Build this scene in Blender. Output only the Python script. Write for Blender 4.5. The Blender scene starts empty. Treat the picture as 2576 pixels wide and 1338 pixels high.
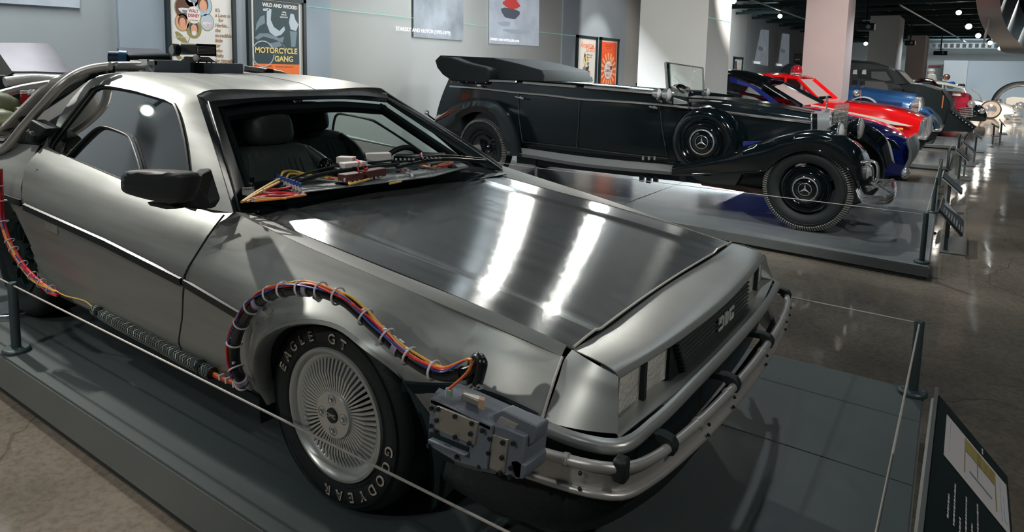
import bpy, bmesh, math, random
from mathutils import Vector, Matrix, Quaternion
import numpy as np
random.seed(7)
C = bpy.context.scene.collection
PI = math.pi
sc = bpy.context.scene

# ------------------------------------------------------------------ camera
CP = (1.4491, -2.0965, 1.3057); YAW = 2.1723; PITCH = -.1162; ROLL = .0238; FPX = 1671.1; CYP = 368.35
_F = Vector((math.cos(YAW)*math.cos(PITCH), math.sin(YAW)*math.cos(PITCH), math.sin(PITCH)))
_R0 = Vector((math.sin(YAW), -math.cos(YAW), 0)); _U0 = _R0.cross(_F)
_R = _R0*math.cos(ROLL) + _U0*math.sin(ROLL); _U = -_R0*math.sin(ROLL) + _U0*math.cos(ROLL)
cd = bpy.data.cameras.new('camera'); cam = bpy.data.objects.new('camera', cd); C.objects.link(cam)
cam.matrix_world = Matrix(((_R.x, _U.x, -_F.x, CP[0]), (_R.y, _U.y, -_F.y, CP[1]), (_R.z, _U.z, -_F.z, CP[2]), (0, 0, 0, 1)))
cd.sensor_fit = 'HORIZONTAL'; cd.sensor_width = 36; cd.lens = FPX/2576*36
cd.shift_y = (CYP-669)/2576; cd.clip_start = .05; cd.clip_end = 200
sc.camera = cam

# ------------------------------------------------------------------ world, lights, exposure
W = bpy.data.worlds.new('world'); sc.world = W; W.use_nodes = True
W.node_tree.nodes['Background'].inputs[0].default_value = (.30, .42, .46, 1)
W.node_tree.nodes['Background'].inputs[1].default_value = .10
sc.view_settings.view_transform = 'Standard'; sc.view_settings.look = 'None'
sc.view_settings.exposure = 0.42; sc.view_settings.gamma = 1; sc.view_settings.use_curve_mapping = False
FLOOR = -.21; CEIL = 3.55

def spot(loc, to, power, size=60, blend=.6, rad=.06, col=(1, .95, .88), name='spotlight'):
    l = bpy.data.lights.new(name, 'SPOT'); l.energy = power; l.spot_size = math.radians(size); l.spot_blend = blend
    l.shadow_soft_size = rad; l.color = col
    o = bpy.data.objects.new(name, l); C.objects.link(o); o.location = loc
    o.rotation_euler = (Vector(to)-Vector(loc)).to_track_quat('-Z', 'Y').to_euler(); return o
def area(loc, to, power, sx, sy, col=(1, 1, 1), name='area_light'):
    l = bpy.data.lights.new(name, 'AREA'); l.shape = 'RECTANGLE'; l.size = sx; l.size_y = sy; l.energy = power; l.color = col
    o = bpy.data.objects.new(name, l); C.objects.link(o); o.location = loc
    o.rotation_euler = (Vector(to)-Vector(loc)).to_track_quat('-Z', 'Y').to_euler(); return o
WARM = (1, .93, .85); COOL = (.80, .92, 1)

KEY = [((-4.4, 7.5, 3.4), (-.1, .2, .7), 170, 34), ((-3.5, 8.7, 3.4), (.2, .3, .7), 120, 34), ((-4.8, 3.2, 3.4), (-.9, -.3, .7), 105, 50),
       ((-4.9, -.9, 3.4), (-1.2, -1.3, 0), 400, 50), ((-.6, -5.0, 3.4), (-1.2, -.6, .6), 110, 60), ((-3.4, .3, 3.4), (-.2, -.2, .5), 55, 60), ((3.6, -.8, 3.4), (.8, -.2, .45), 200, 50),
       ((1.8, 1.2, 3.4), (-1.5, 4.6, .8), 330, 60), ((-1.5, 1.5, 3.4), (-1.5, 4.4, .6), 120, 70), ((-.8, 5.5, 3.4), (1.2, 5.2, -.1), 220, 60),
       ((1.5, 6, 3.4), (-6, 11.8, 1.6), 1500, 30), ((-1.4, -2.5, 3.4), (-1.4, -2.3, -.2), 130, 62), ((-3.2, 8.6, 3.3), (-5.3, 3.9, 1.2), 170, 36), ((-4.0, 3.0, 3.4), (-6, 2.9, 1.7), 90, 50), ((-4.0, 12.2, 3.4), (-6, 12.2, 1.5), 120, 50), ((2.4, 9.5, 3.4), (-.5, 11, .6), 600, 60), ((1.5, 4.5, 3.4), (.2, 8.6, .8), 260, 60),  # the downward spot over the near floor is added to brighten it
       ((2.5, 14, 3.4), (-.5, 16, .8), 700, 70), ((2.5, 20, 3.4), (0, 24, .8), 1200, 70), ((3.5, 27, 3.4), (2, 31, .6), 1800, 70), ((-.2, 3.4, 3.4), (-1.9, 7.3, 1.8), 260, 55), ((1.2, 10, 3.4), (-1.0, 14.1, 1.5), 500, 50)]
for loc, to, pw, sz in KEY: spot(loc, to, pw, sz)
area((-3.9, 6, 3.35), (-6, 6, 1.4), 310, .25, 12, (.92, .97, 1)); area((-3.9, .1, 3.3), (-6, .1, 1.2), 70, .25, 2.6, (.92, .97, 1)); area((-3.9, 22, 3.35), (-6, 22, 1.6), 260, .25, 18, (.92, .97, 1)); area((3.5, 42, 3.3), (3, 46.4, 1.0), 380, 8, .3, COOL)  # added strips that brighten the poster wall and the far end
for y in (-6.5, -3.2, .4, 3.6, 7.2, 10.8, 15, 20, 26):  # fill: added grid of wide downward lamps for general brightness
    for x in (-2.6, .4, 3.6): spot((x, y, 3.42), (x+.01, y, 0), ((14 if y > 0 else 38) if y < 1 else 95) if y < 12 else 190, 130, 1.0, .05, (.88, .96, 1))

# ------------------------------------------------------------------ a pixel of the photograph on a plane -> a point of the place
def ray(x, y): return _F + _R*((x-1288)/FPX) - _U*((y-CYP)/FPX)
def onp(x, y, n, d):
    r = ray(x, y); n = Vector(n); c = Vector(CP); return c + r*((d-n.dot(c))/n.dot(r))
def PX(x, y, v): return onp(x, y, (1, 0, 0), v)
def PY(x, y, v): return onp(x, y, (0, 1, 0), v)
def PZ(x, y, v=0): return onp(x, y, (0, 0, 1), v)

# ------------------------------------------------------------------ materials
def lin(h):
    h = h.lstrip('#'); v = [int(h[i:i+2], 16)/255 for i in (0, 2, 4)]
    return tuple(((c+.055)/1.055)**2.4 if c > .04045 else c/12.92 for c in v) + (1,)
MATS = {}
def mat(name, col, rough=.5, metal=0, spec=.5, coat=0, emit=None, es=1, noise=0, nscale=8, bump=0, bscale=60, alpha=1, aniso=0, stretch=None, rvar=0, trans=0, tang=None):
    m = bpy.data.materials.new(name); m.use_nodes = True; nt = m.node_tree; N = nt.nodes; L = nt.links
    b = N['Principled BSDF']; col = lin(col) if isinstance(col, str) else tuple(col)+(1,)*(4-len(col))
    b.inputs['Base Color'].default_value = col; b.inputs['Roughness'].default_value = rough; b.inputs['Metallic'].default_value = metal
    b.inputs['Specular IOR Level'].default_value = spec; b.inputs['Coat Weight'].default_value = coat; b.inputs['Coat Roughness'].default_value = .05
    b.inputs['Alpha'].default_value = alpha; b.inputs['Transmission Weight'].default_value = trans
    if emit:
        b.inputs['Emission Color'].default_value = lin(emit) if isinstance(emit, str) else emit; b.inputs['Emission Strength'].default_value = es
    if noise or bump or rvar:
        tc = N.new('ShaderNodeTexCoord'); mp = N.new('ShaderNodeMapping'); L.new(tc.outputs['Object'], mp.inputs[0])
        if stretch: mp.inputs['Scale'].default_value = stretch
    if noise or rvar:
        t = N.new('ShaderNodeTexNoise'); t.inputs['Scale'].default_value = nscale; t.inputs['Detail'].default_value = 6; L.new(mp.outputs[0], t.inputs['Vector'])
    if noise:
        r = N.new('ShaderNodeValToRGB'); r.color_ramp.elements[0].position = .3; r.color_ramp.elements[1].position = .7
        r.color_ramp.elements[0].color = tuple(c*(1-noise) for c in col[:3])+(1,); r.color_ramp.elements[1].color = tuple(min(1, c*(1+noise)) for c in col[:3])+(1,)
        L.new(t.outputs['Fac'], r.inputs[0]); L.new(r.outputs[0], b.inputs['Base Color'])
    if rvar:
        mr = N.new('ShaderNodeMapRange'); mr.inputs['From Min'].default_value = .3; mr.inputs['From Max'].default_value = .7
        mr.inputs['To Min'].default_value = max(0.01, rough-rvar); mr.inputs['To Max'].default_value = rough+rvar
        L.new(t.outputs['Fac'], mr.inputs['Value']); L.new(mr.outputs[0], b.inputs['Roughness'])
    if bump:
        t2 = N.new('ShaderNodeTexNoise'); t2.inputs['Scale'].default_value = bscale; t2.inputs['Detail'].default_value = 4; L.new(mp.outputs[0], t2.inputs['Vector'])
        bp = N.new('ShaderNodeBump'); bp.inputs['Strength'].default_value = bump; bp.inputs['Distance'].default_value = .01
        L.new(t2.outputs['Fac'], bp.inputs['Height']); L.new(bp.outputs[0], b.inputs['Normal'])
    if aniso:
        b.inputs['Anisotropic'].default_value = aniso
        cx = N.new('ShaderNodeCombineXYZ'); tg = tang or (1, 0, 0)
        for i in range(3): cx.inputs[i].default_value = tg[i]
        L.new(cx.outputs[0], b.inputs['Tangent'])
    MATS[name] = m; return m
def glassmat(name, tint, refl=.12, rough=.0, fr=1.45):
    m = bpy.data.materials.new(name); m.use_nodes = True; nt = m.node_tree; N = nt.nodes; L = nt.links
    N.remove(N['Principled BSDF']); out = N['Material Output']
    tr = N.new('ShaderNodeBsdfTransparent'); tr.inputs[0].default_value = lin(tint) if isinstance(tint, str) else tint
    gl = N.new('ShaderNodeBsdfGlossy'); gl.inputs['Roughness'].default_value = rough; gl.inputs[0].default_value = (1, 1, 1, 1)
    fn = N.new('ShaderNodeFresnel'); fn.inputs[0].default_value = fr
    ad = N.new('ShaderNodeMath'); ad.operation = 'ADD'; ad.inputs[1].default_value = refl; ad.use_clamp = True; L.new(fn.outputs[0], ad.inputs[0])
    mx = N.new('ShaderNodeMixShader'); L.new(ad.outputs[0], mx.inputs[0]); L.new(tr.outputs[0], mx.inputs[1]); L.new(gl.outputs[0], mx.inputs[2])
    L.new(mx.outputs[0], out.inputs[0]); MATS[name] = m; return m

# ------------------------------------------------------------------ mesh building
def catmull(P, n, closed=False):
    P = [Vector(p) for p in P]
    if len(P) == 2 and not closed: return [P[0].lerp(P[1], i/n) for i in range(n+1)]
    N = len(P); segs = N if closed else N-1; out = []
    # parametrise by chord so that uneven control points stay even along the curve
    d = [((P[(i+1) % N]-P[i]).length) for i in range(segs)]; tot = sum(d) or 1; ac = [0]
    for x in d: ac.append(ac[-1]+x)
    cnt = n if closed else n+1
    for k in range(cnt):
        s = tot*k/n; i = 0
        while i < segs-1 and s > ac[i+1]: i += 1
        t = (s-ac[i])/(d[i] or 1)
        p1, p2 = P[i], P[(i+1) % N]
        p0 = P[(i-1) % N] if (closed or i > 0) else p1*2-p2
        p3 = P[(i+2) % N] if (closed or i+2 < N) else p2*2-p1
        d01 = max((p1-p0).length, 1e-6)**.5; d12 = max((p2-p1).length, 1e-6)**.5; d23 = max((p3-p2).length, 1e-6)**.5
        m1 = (p1-p0)/d01-(p2-p0)/(d01+d12)+(p2-p1)/d12; m2 = (p2-p1)/d12-(p3-p1)/(d12+d23)+(p3-p2)/d23
        m1 *= d12; m2 *= d12
        t2 = t*t; t3 = t2*t
        out.append(p1*(2*t3-3*t2+1)+m1*(t3-2*t2+t)+p2*(-2*t3+3*t2)+m2*(t3-t2))
    return out
def linres(P, n):
    P = [Vector(p) for p in P]; d = [(P[i+1]-P[i]).length for i in range(len(P)-1)]; tot = sum(d); ac = [0]
    for x in d: ac.append(ac[-1]+x)
    out = []
    for k in range(n+1):
        s = tot*k/n; i = 0
        while i < len(d)-1 and s > ac[i+1]: i += 1
        out.append(P[i].lerp(P[i+1], (s-ac[i])/(d[i] or 1)))
    return out
XF = {}       # world matrix of every Empty made here
class MB:
    def __init__(s): s.v = []; s.f = []; s.mi = []; s.m = 0; s.T = None
    def av(s, p):
        p = Vector(p)
        if s.T is not None: p = s.T @ p
        s.v.append(p); return len(s.v)-1
    def af(s, idx): s.f.append(list(idx)); s.mi.append(s.m)
    def poly(s, pts): s.af([s.av(p) for p in pts]); return s
    def box(s, c, d, rz=0, R=None):
        c = Vector(c); d = Vector(d)/2; M = R if R is not None else Matrix.Rotation(rz, 3, 'Z'); ids = []
        for z in (-1, 1):
            for y in (-1, 1):
                for x in (-1, 1): ids.append(s.av(c + M @ Vector((x*d.x, y*d.y, z*d.z))))
        a = ids
        for q in ((0, 2, 3, 1), (4, 5, 7, 6), (0, 1, 5, 4), (2, 6, 7, 3), (0, 4, 6, 2), (1, 3, 7, 5)): s.af([a[i] for i in q])
        return s
    def hexa(s, p):      # 4 bottom then 4 top
        a = [s.av(q) for q in p]
        for q in ((3, 2, 1, 0), (4, 5, 6, 7), (0, 1, 5, 4), (1, 2, 6, 5), (2, 3, 7, 6), (3, 0, 4, 7)): s.af([a[i] for i in q])
        return s
    def prism(s, pts, off):
        off = Vector(off); n = len(pts); a = [s.av(p) for p in pts]; b = [s.av(Vector(p)+off) for p in pts]
        s.af(a[::-1]); s.af(b)
        for i in range(n): s.af([a[i], a[(i+1) % n], b[(i+1) % n], b[i]])
        return s
    def grid(s, rows, closeu=False, closev=False):
        s.gridi(rows, closeu, closev); return s
    def gridi(s, rows, closeu=False, closev=False):
        ids = [[s.av(p) for p in r] for r in rows]; R = len(rows); K = len(rows[0])
        for i in range(R if closev else R-1):
            for j in range(K if closeu else K-1):
                s.af([ids[i][j], ids[i][(j+1) % K], ids[(i+1) % R][(j+1) % K], ids[(i+1) % R][j]])
        return ids
    def loft(s, lines, nu, nv, closeu=False, crv=True):
        L = [catmull(l, nu, closeu) if len(l) > 2 or closeu else catmull(l, nu) for l in lines]
        K = len(L[0]); cols = []
        for j in range(K):
            c = [l[j] for l in L]; cols.append(catmull(c, nv*(len(L)-1)) if crv else sum([[c[i].lerp(c[i+1], k/nv) for k in range(nv)] for i in range(len(c)-1)], [])+[c[-1]])
        s.grid([[cols[j][i] for j in range(K)] for i in range(len(cols[0]))], closeu); return s
    def tube(s, pts, r, n=8, seg=None, closed=False, cap=True, flat=None):
        P = catmull(pts, seg, closed) if seg else [Vector(p) for p in pts]
        N = len(P); rr = r if isinstance(r, (list, tuple)) else [r]*N
        if len(rr) != N: rr = [np.interp(i/(N-1), np.linspace(0, 1, len(rr)), rr) for i in range(N)]
        up = None; rows = []
        for i in range(N):
            a = P[(i-1) % N] if (closed or i) else P[i]; b = P[(i+1) % N] if (closed or i < N-1) else P[i]
            t = (b-a).normalized() if (b-a).length > 1e-9 else Vector((0, 0, 1))
            if up is None: up = t.orthogonal().normalized()
            up = (up-t*up.dot(t)); up = up.normalized() if up.length > 1e-6 else t.orthogonal().normalized()
            sd = t.cross(up)
            rows.append([P[i]+(up*math.cos(2*PI*k/n)+sd*math.sin(2*PI*k/n))*rr[i] for k in range(n)])
        ids = s.gridi(rows, True, closed)
        if cap and not closed: s.af(ids[0][::-1]); s.af(ids[-1])
        return s
    def lathe(s, prof, c=(0, 0, 0), ax='Z', n=32, a0=0, a1=2*PI, cap=False):
        c = Vector(c); full = abs(a1-a0-2*PI) < 1e-6; K = n if full else n+1; rows = []
        for r, h in prof:
            row = []
            for k in range(K):
                a = a0+(a1-a0)*k/n; x, y = r*math.cos(a), r*math.sin(a)
                row.append(c + Vector({'Z': (x, y, h), 'Y': (x, h, y), 'X': (h, x, y)}[ax]))
            rows.append(row)
        ids = s.gridi(rows, full)
        if cap: s.af(ids[0][::-1]); s.af(ids[-1])
        return s
    def cyl(s, a, b, r, n=12, r2=None): return s.tube([a, b], [r, r if r2 is None else r2], n)
    def ball(s, c, r, n=12, m=8, half=False, d=(1, 1, 1)):
        c = Vector(c); rows = []
        for i in range(m+1):
            ph = -PI/2+PI*i/m if not half else PI/2*i/m
            rows.append([c+Vector((r*math.cos(ph)*math.cos(2*PI*k/n)*d[0], r*math.cos(ph)*math.sin(2*PI*k/n)*d[1], r*math.sin(ph)*d[2])) for k in range(n)])
        s.grid(rows, True); return s
    def build(s, name, m, parent=None, label=None, world=False, weld=False, bev=0, solid=0, sharp=38, off=-1, smooth=True, kind=None, mirror=False, sub=0, bseg=2):
        me = bpy.data.meshes.new(name)
        V = s.v
        if world and parent is not None:
            p = parent
            while p.parent: p = p.parent
            inv = XF[p.name].inverted(); V = [inv @ v for v in V]
        me.from_pydata([tuple(v) for v in V], [], s.f); ms = m if isinstance(m, (list, tuple)) else [m]
        for q in ms: me.materials.append(q)
        if len(ms) > 1: me.polygons.foreach_set('material_index', s.mi)
        bm = bmesh.new(); bm.from_mesh(me)
        if mirror:
            g = bm.verts[:]+bm.edges[:]+bm.faces[:]; r = bmesh.ops.duplicate(bm, geom=g)
            vs = [e for e in r['geom'] if isinstance(e, bmesh.types.BMVert)]
            for v in vs: v.co.y = -v.co.y
        bmesh.ops.remove_doubles(bm, verts=bm.verts, dist=(.0015 if weld else 1e-5))
        bad = [f for f in bm.faces if f.calc_area() < 1e-10]
        if bad: bmesh.ops.delete(bm, geom=bad, context='FACES')
        bmesh.ops.recalc_face_normals(bm, faces=bm.faces); bm.to_mesh(me); bm.free()
        if smooth:
            me.shade_smooth(); me.set_sharp_from_angle(angle=math.radians(sharp))
        o = bpy.data.objects.new(name, me); C.objects.link(o)
        if parent is not None: o.parent = parent
        if label: o['label'] = label
        if kind: o['kind'] = kind
        if sub:
            q = o.modifiers.new('sub', 'SUBSURF'); q.levels = sub; q.render_levels = sub
        if solid:
            q = o.modifiers.new('solid', 'SOLIDIFY'); q.thickness = solid; q.offset = off; q.use_even_offset = False
            if not bev and not sub:
                q = o.modifiers.new('edge_split', 'EDGE_SPLIT'); q.split_angle = math.radians(max(30, sharp))
        if bev:
            q = o.modifiers.new('bevel', 'BEVEL'); q.width = bev; q.segments = bseg; q.limit_method = 'ANGLE'; q.angle_limit = math.radians(35)
        return o
def thing(name, label, cat, loc=(0, 0, 0), rz=0, group=None):
    o = bpy.data.objects.new(name, None); C.objects.link(o); o.location = loc; o.rotation_euler = (0, 0, rz); o.empty_display_size = .1
    o['label'] = label; o['category'] = cat
    if group: o['group'] = group
    XF[o.name] = Matrix.Translation(loc) @ Matrix.Rotation(rz, 4, 'Z'); return o
def tag(o, label, cat, group=None):
    o['label'] = label; o['category'] = cat
    if group: o['group'] = group
    return o
def struct(o): o['kind'] = 'structure'; return o
def text(name, body, size, M, m, parent=None, ext=.0006, align='CENTER', world=False, spacing=1, bold=0, shear=0, sx=1, label=None):
    cu = bpy.data.curves.new(name, 'FONT'); cu.body = body; cu.size = size; cu.extrude = ext; cu.align_x = align; cu.align_y = 'CENTER'
    cu.space_character = spacing; cu.offset = bold; cu.shear = shear; cu.resolution_u = 3
    t = bpy.data.objects.new(name, cu); C.objects.link(t)
    dg = bpy.context.evaluated_depsgraph_get(); me = bpy.data.meshes.new_from_object(t.evaluated_get(dg)); bpy.data.objects.remove(t); bpy.data.curves.remove(cu)
    T = M @ Matrix.Scale(sx, 4, (1, 0, 0)); me.transform(T)
    if world and parent is not None:
        p = parent
        while p.parent: p = p.parent
        me.transform(XF[p.name].inverted())
    me.materials.clear(); me.materials.append(m)
    o = bpy.data.objects.new(name, me); C.objects.link(o)
    if parent is not None: o.parent = parent
    if label: o['label'] = label
    return o
def frame(o, x, y):      # matrix with origin o, axes x and y (z = x cross y)
    x = Vector(x).normalized(); z = x.cross(Vector(y)).normalized(); y = z.cross(x); o = Vector(o)
    return Matrix(((x.x, y.x, z.x, o.x), (x.y, y.y, z.y, o.y), (x.z, y.z, z.z, o.z), (0, 0, 0, 1)))
def clone(o, parent=None, **kw):
    c = o.copy(); C.objects.link(c)
    if parent is not None: c.parent = parent
    for ch in list(o.children): clone(ch, c)
    return c
def mlerp(a, b, t): return a+(b-a)*t
def sstep(x, a, b):
    t = min(1, max(0, (x-a)/(b-a))); return t*t*(3-2*t)
# ================================================================== materials of the place
M_wall = mat('wall_grey', (.33, .36, .37), .85, noise=.05, nscale=1.5)
M_wallb = mat('wall_blue_grey', (.36, .42, .47), .85, noise=.04, nscale=1.5)
M_wallw = mat('wall_pale', (.43, .44, .42), .85, noise=.04, nscale=1.5)
M_col = mat('column_paint', (.52, .53, .52), .8, noise=.03, nscale=2)
M_colp = mat('column_red_light_tint', (.56, .47, .47), .8, noise=.03, nscale=2)  # pink in the colour stands in for red light falling on the column
M_far = mat('far_wall_blue', (.42, .45, .47), .8)
M_ceil = mat('ceiling_black', (.004, .012, .013), .8)
M_bar = mat('ceiling_bars', (.02, .045, .045), .5)
M_rail = mat('light_rail', (.45, .47, .46), .45)
M_black = mat('black_metal', (.010, .022, .024), .4)
M_rub = mat('black_rubber', (.006, .013, .014), .62, bump=.15, bscale=90)  # teal in this black is shadow tint put into the colour
M_chrome = mat('chrome', (.88, .90, .91), .10, .88)
M_chromed = mat('dull_chrome', (.66, .69, .69), .24, .8)
M_deck = mat('deck_vinyl', (.075, .095, .097), .42, spec=.4, noise=.12, nscale=300, bump=.06, bscale=400)
M_deck2 = mat('deck_grey', (.16, .175, .18), .22, noise=.12, nscale=3, spec=.5)
M_skirt = mat('skirt_grey', (.12, .14, .14), .38, noise=.05, nscale=6)
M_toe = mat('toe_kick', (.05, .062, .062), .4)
M_post = mat('post_paint', (.05, .075, .082), .42, .3)
M_cable = mat('cable', (.42, .40, .37), .45)
M_white = mat('white_print', (.75, .74, .70), .6)
M_frame = mat('frame_black', (.008, .02, .022), .5)

# polished concrete, worn and faintly wavy
def floor_mat():
    m = bpy.data.materials.new('polished_concrete'); m.use_nodes = True; nt = m.node_tree; N = nt.nodes; L = nt.links; b = N['Principled BSDF']
    tc = N.new('ShaderNodeTexCoord')
    def ns(s, d=6, r=.55):
        t = N.new('ShaderNodeTexNoise'); t.inputs['Scale'].default_value = s; t.inputs['Detail'].default_value = d; t.inputs['Roughness'].default_value = r
        L.new(tc.outputs['Object'], t.inputs['Vector']); return t
    a = ns(.9); r = N.new('ShaderNodeValToRGB'); e = r.color_ramp.elements; e[0].position = .32; e[1].position = .68
    e[0].color = (.12, .108, .09, 1); e[1].color = (.26, .225, .18, 1); L.new(a.outputs['Fac'], r.inputs[0])
    c = ns(45, 3); mx = N.new('ShaderNodeMix'); mx.data_type = 'RGBA'; mx.blend_type = 'MULTIPLY'; mx.inputs[0].default_value = .5
    r2 = N.new('ShaderNodeValToRGB'); r2.color_ramp.elements[0].position = .3; r2.color_ramp.elements[0].color = (.45, .45, .45, 1); r2.color_ramp.elements[1].position = .6
    L.new(c.outputs['Fac'], r2.inputs[0]); L.new(r.outputs[0], mx.inputs[6]); L.new(r2.outputs[0], mx.inputs[7])
    v = N.new('ShaderNodeTexVoronoi'); v.feature = 'DISTANCE_TO_EDGE'; v.inputs['Scale'].default_value = .55; wn = ns(2.2, 3)
    wm = N.new('ShaderNodeMix'); wm.data_type = 'RGBA'; wm.inputs[0].default_value = .25; L.new(tc.outputs['Object'], wm.inputs[6]); L.new(wn.outputs['Color'], wm.inputs[7]); L.new(wm.outputs[2], v.inputs['Vector'])
    cr = N.new('ShaderNodeMath'); cr.operation = 'LESS_THAN'; cr.inputs[1].default_value = .0022; L.new(v.outputs['Distance'], cr.inputs[0])
    m3 = N.new('ShaderNodeMix'); m3.data_type = 'RGBA'; m3.inputs[7].default_value = (.035, .03, .026, 1); L.new(mx.outputs[2], m3.inputs[6])
    q = N.new('ShaderNodeMath'); q.operation = 'MULTIPLY'; q.inputs[1].default_value = .35; L.new(cr.outputs[0], q.inputs[0]); L.new(q.outputs[0], m3.inputs[0])
    L.new(m3.outputs[2], b.inputs['Base Color'])
    g = ns(2.5, 4); mr = N.new('ShaderNodeMapRange'); mr.inputs['From Min'].default_value = .3; mr.inputs['From Max'].default_value = .7; mr.inputs['To Min'].default_value = .045; mr.inputs['To Max'].default_value = .12
    L.new(g.outputs['Fac'], mr.inputs['Value']); L.new(mr.outputs[0], b.inputs['Roughness'])
    w = ns(1.7, 2, .4); bp = N.new('ShaderNodeBump'); bp.inputs['Strength'].default_value = .35; bp.inputs['Distance'].default_value = .012
    L.new(w.outputs['Fac'], bp.inputs['Height']); L.new(bp.outputs[0], b.inputs['Normal'])
    b.inputs['Specular IOR Level'].default_value = .7; return m
M_floor = floor_mat()

# ================================================================== the hall
YN, YF, XR, XL = -9.0, 48.0, 9.0, -6.0
struct(MB().box(((XL+XR)/2, (YN+YF)/2, FLOOR-.05), (XR-XL+1, YF-YN+1, .1)).build('floor', M_floor, smooth=False))
struct(MB().box(((XL+XR)/2, (YN+YF)/2, 4.25), (XR-XL+1, YF-YN+1, .1)).build('ceiling', M_ceil, smooth=False))
H = 4.2-FLOOR; ZC = (4.2+FLOOR)/2
for y0, y1, m, dx in ((YN, 1.386, M_wall, .05), (1.386, 4.2, M_wallb, 0), (4.2, 10.6, M_wallw, .03), (10.6, 13.8, M_wallb, 0), (13.8, 24.8, M_wallw, 0), (24.8, YF, M_wall, .02)):
    struct(MB().box((XL-.15-dx, (y0+y1)/2, ZC), (.3, y1-y0, H)).build('wall_left', m, smooth=False))
struct(MB().box(((XL+XR)/2, YF+.15, ZC), (XR-XL+1, .3, H)).build('wall_back', M_wallw, smooth=False))
struct(MB().box((XR+.15, (YN+YF)/2, ZC), (.3, YF-YN, H)).build('wall_right', M_wall, smooth=False))
struct(MB().box(((XL+XR)/2, YN-.15, ZC), (XR-XL+1, .3, H)).build('wall_front', M_wall, smooth=False))
# pale blue lit wall at the far end with a thick white edge
a = PY(2376, 152, 46.5)
fw = MB(); fw.box(((a.x+1.2+XR)/2, 46.6, (a.z+FLOOR)/2), (XR-a.x-1.2, .3, a.z-FLOOR))
tag(fw.build('partition_wall', M_far, smooth=False), 'pale blue low partition wall at the far end of the hall', 'partition'); bpy.data.objects['partition_wall']['kind'] = 'structure'
struct(MB().box((a.x+.6, 46.5, (a.z+FLOOR)/2), (1.2, .5, a.z-FLOOR)).build('trim_1', M_col, smooth=False))
p, q = PY(2336, 166, 47.98), PY(2366, 169, 47.98)
tag(MB().box((p+q)/2, (q.x-p.x, .04, .14)).build('red_strip', mat('red_strip', (.35, .02, .03), .5)), 'thin red strip high on the far grey wall', 'wall sign')

# columns
for nm, (x0, x1, y0, y1), m, ztop in (('column', (-2.69, -1.665, 7.2, 8.28), M_col, 4.2), ('column', (-1.742, -.888, 14, 15.0), M_colp, 4.2),
                        ('column', (-1.626, -.768, 24, 26.2), M_col, 3.42), ('column', (-1.06, -.37, 32, 34.6), M_colp, 3.2)):
    o = MB().box(((x0+x1)/2, (y0+y1)/2, (ztop+(-.099 if y0 < 10 else FLOOR))/2), (x1-x0, y1-y0, ztop-(-.099 if y0 < 10 else FLOOR))).build(nm, m, bev=.008); struct(o)

# open black ceiling grid, rails, lamps
g = MB()
for i in range(72): g.box((1.5, -6+i*.75, CEIL+.12*(i % 3)), (15, .05, .09))
for i in range(11): g.box((-5.5+i*1.4, 19.5, CEIL+.2), (.05, 57, .06))
o = g.build('ceiling_grid', M_bar, smooth=False); o['kind'] = 'structure'
rng = random.Random(3)
d = MB()
for i in range(26):
    x, y = rng.uniform(-4.5, 5), rng.uniform(12, 44); d.box((x, y, CEIL+.35), (rng.uniform(.3, 1.6), rng.uniform(.15, .5), .18))
o = d.build('ceiling_ducts', mat('duct_grey', (.06, .09, .09), .5), smooth=False); o['kind'] = 'structure'
for i, (a, b) in enumerate((((-.47, 20.4), (1.1, 46)), ((-3.9, 9), (-3.9, 30)), ((3.6, -4), (3.6, 20)))):
    tag(MB().cyl((a[0], a[1], CEIL-.14), (b[0], b[1], CEIL-.14), .028, 8).build('lighting_track', M_rail), ['pale lighting track running diagonally to the far end', 'lighting track high along the poster wall', 'lighting track above the aisle'][i], 'lighting track')
for i, (px, y0, w_, zz) in enumerate(((2340, 43, .0, 0),)):
    a = PY(2341, 121, 44); b = PY(2530, 120, 44)
    t = thing('truss_beam', 'black slotted truss across the far end of the ceiling', 'truss', (0, 0, 0))
    for dz, h in ((0, .05), (.28, .05)): MB().box(((a.x+b.x)/2, 44, a.z+dz), (b.x-a.x, .12, h)).build('rail', M_black, t)
    n = 12; s = MB()
    for k in range(n+1): s.box((mlerp(a.x, b.x, k/n), 44, a.z+.14), (.12, .1, .28))
    s.build('braces', M_black, t)
for (u0, u1, v, Y) in ((2188, 2278, 38, 23.9), (2283, 2342, 88, 31.9)):
    a, b = PY(u0, v, Y), PY(u1, v, Y)
    t = thing('truss_beam', 'black slotted truss over the '+('third' if Y < 25 else 'fourth and farthest')+' column', 'truss')
    for dz in (0, .22): MB().box(((a.x+b.x)/2, Y, a.z+dz), (b.x-a.x, .1, .05)).build('rail', M_black, t)
    MB().box(((a.x+b.x)/2, Y+.05, a.z+.5), (b.x-a.x, .02, .2)).build('panel', M_rail, t)

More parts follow.
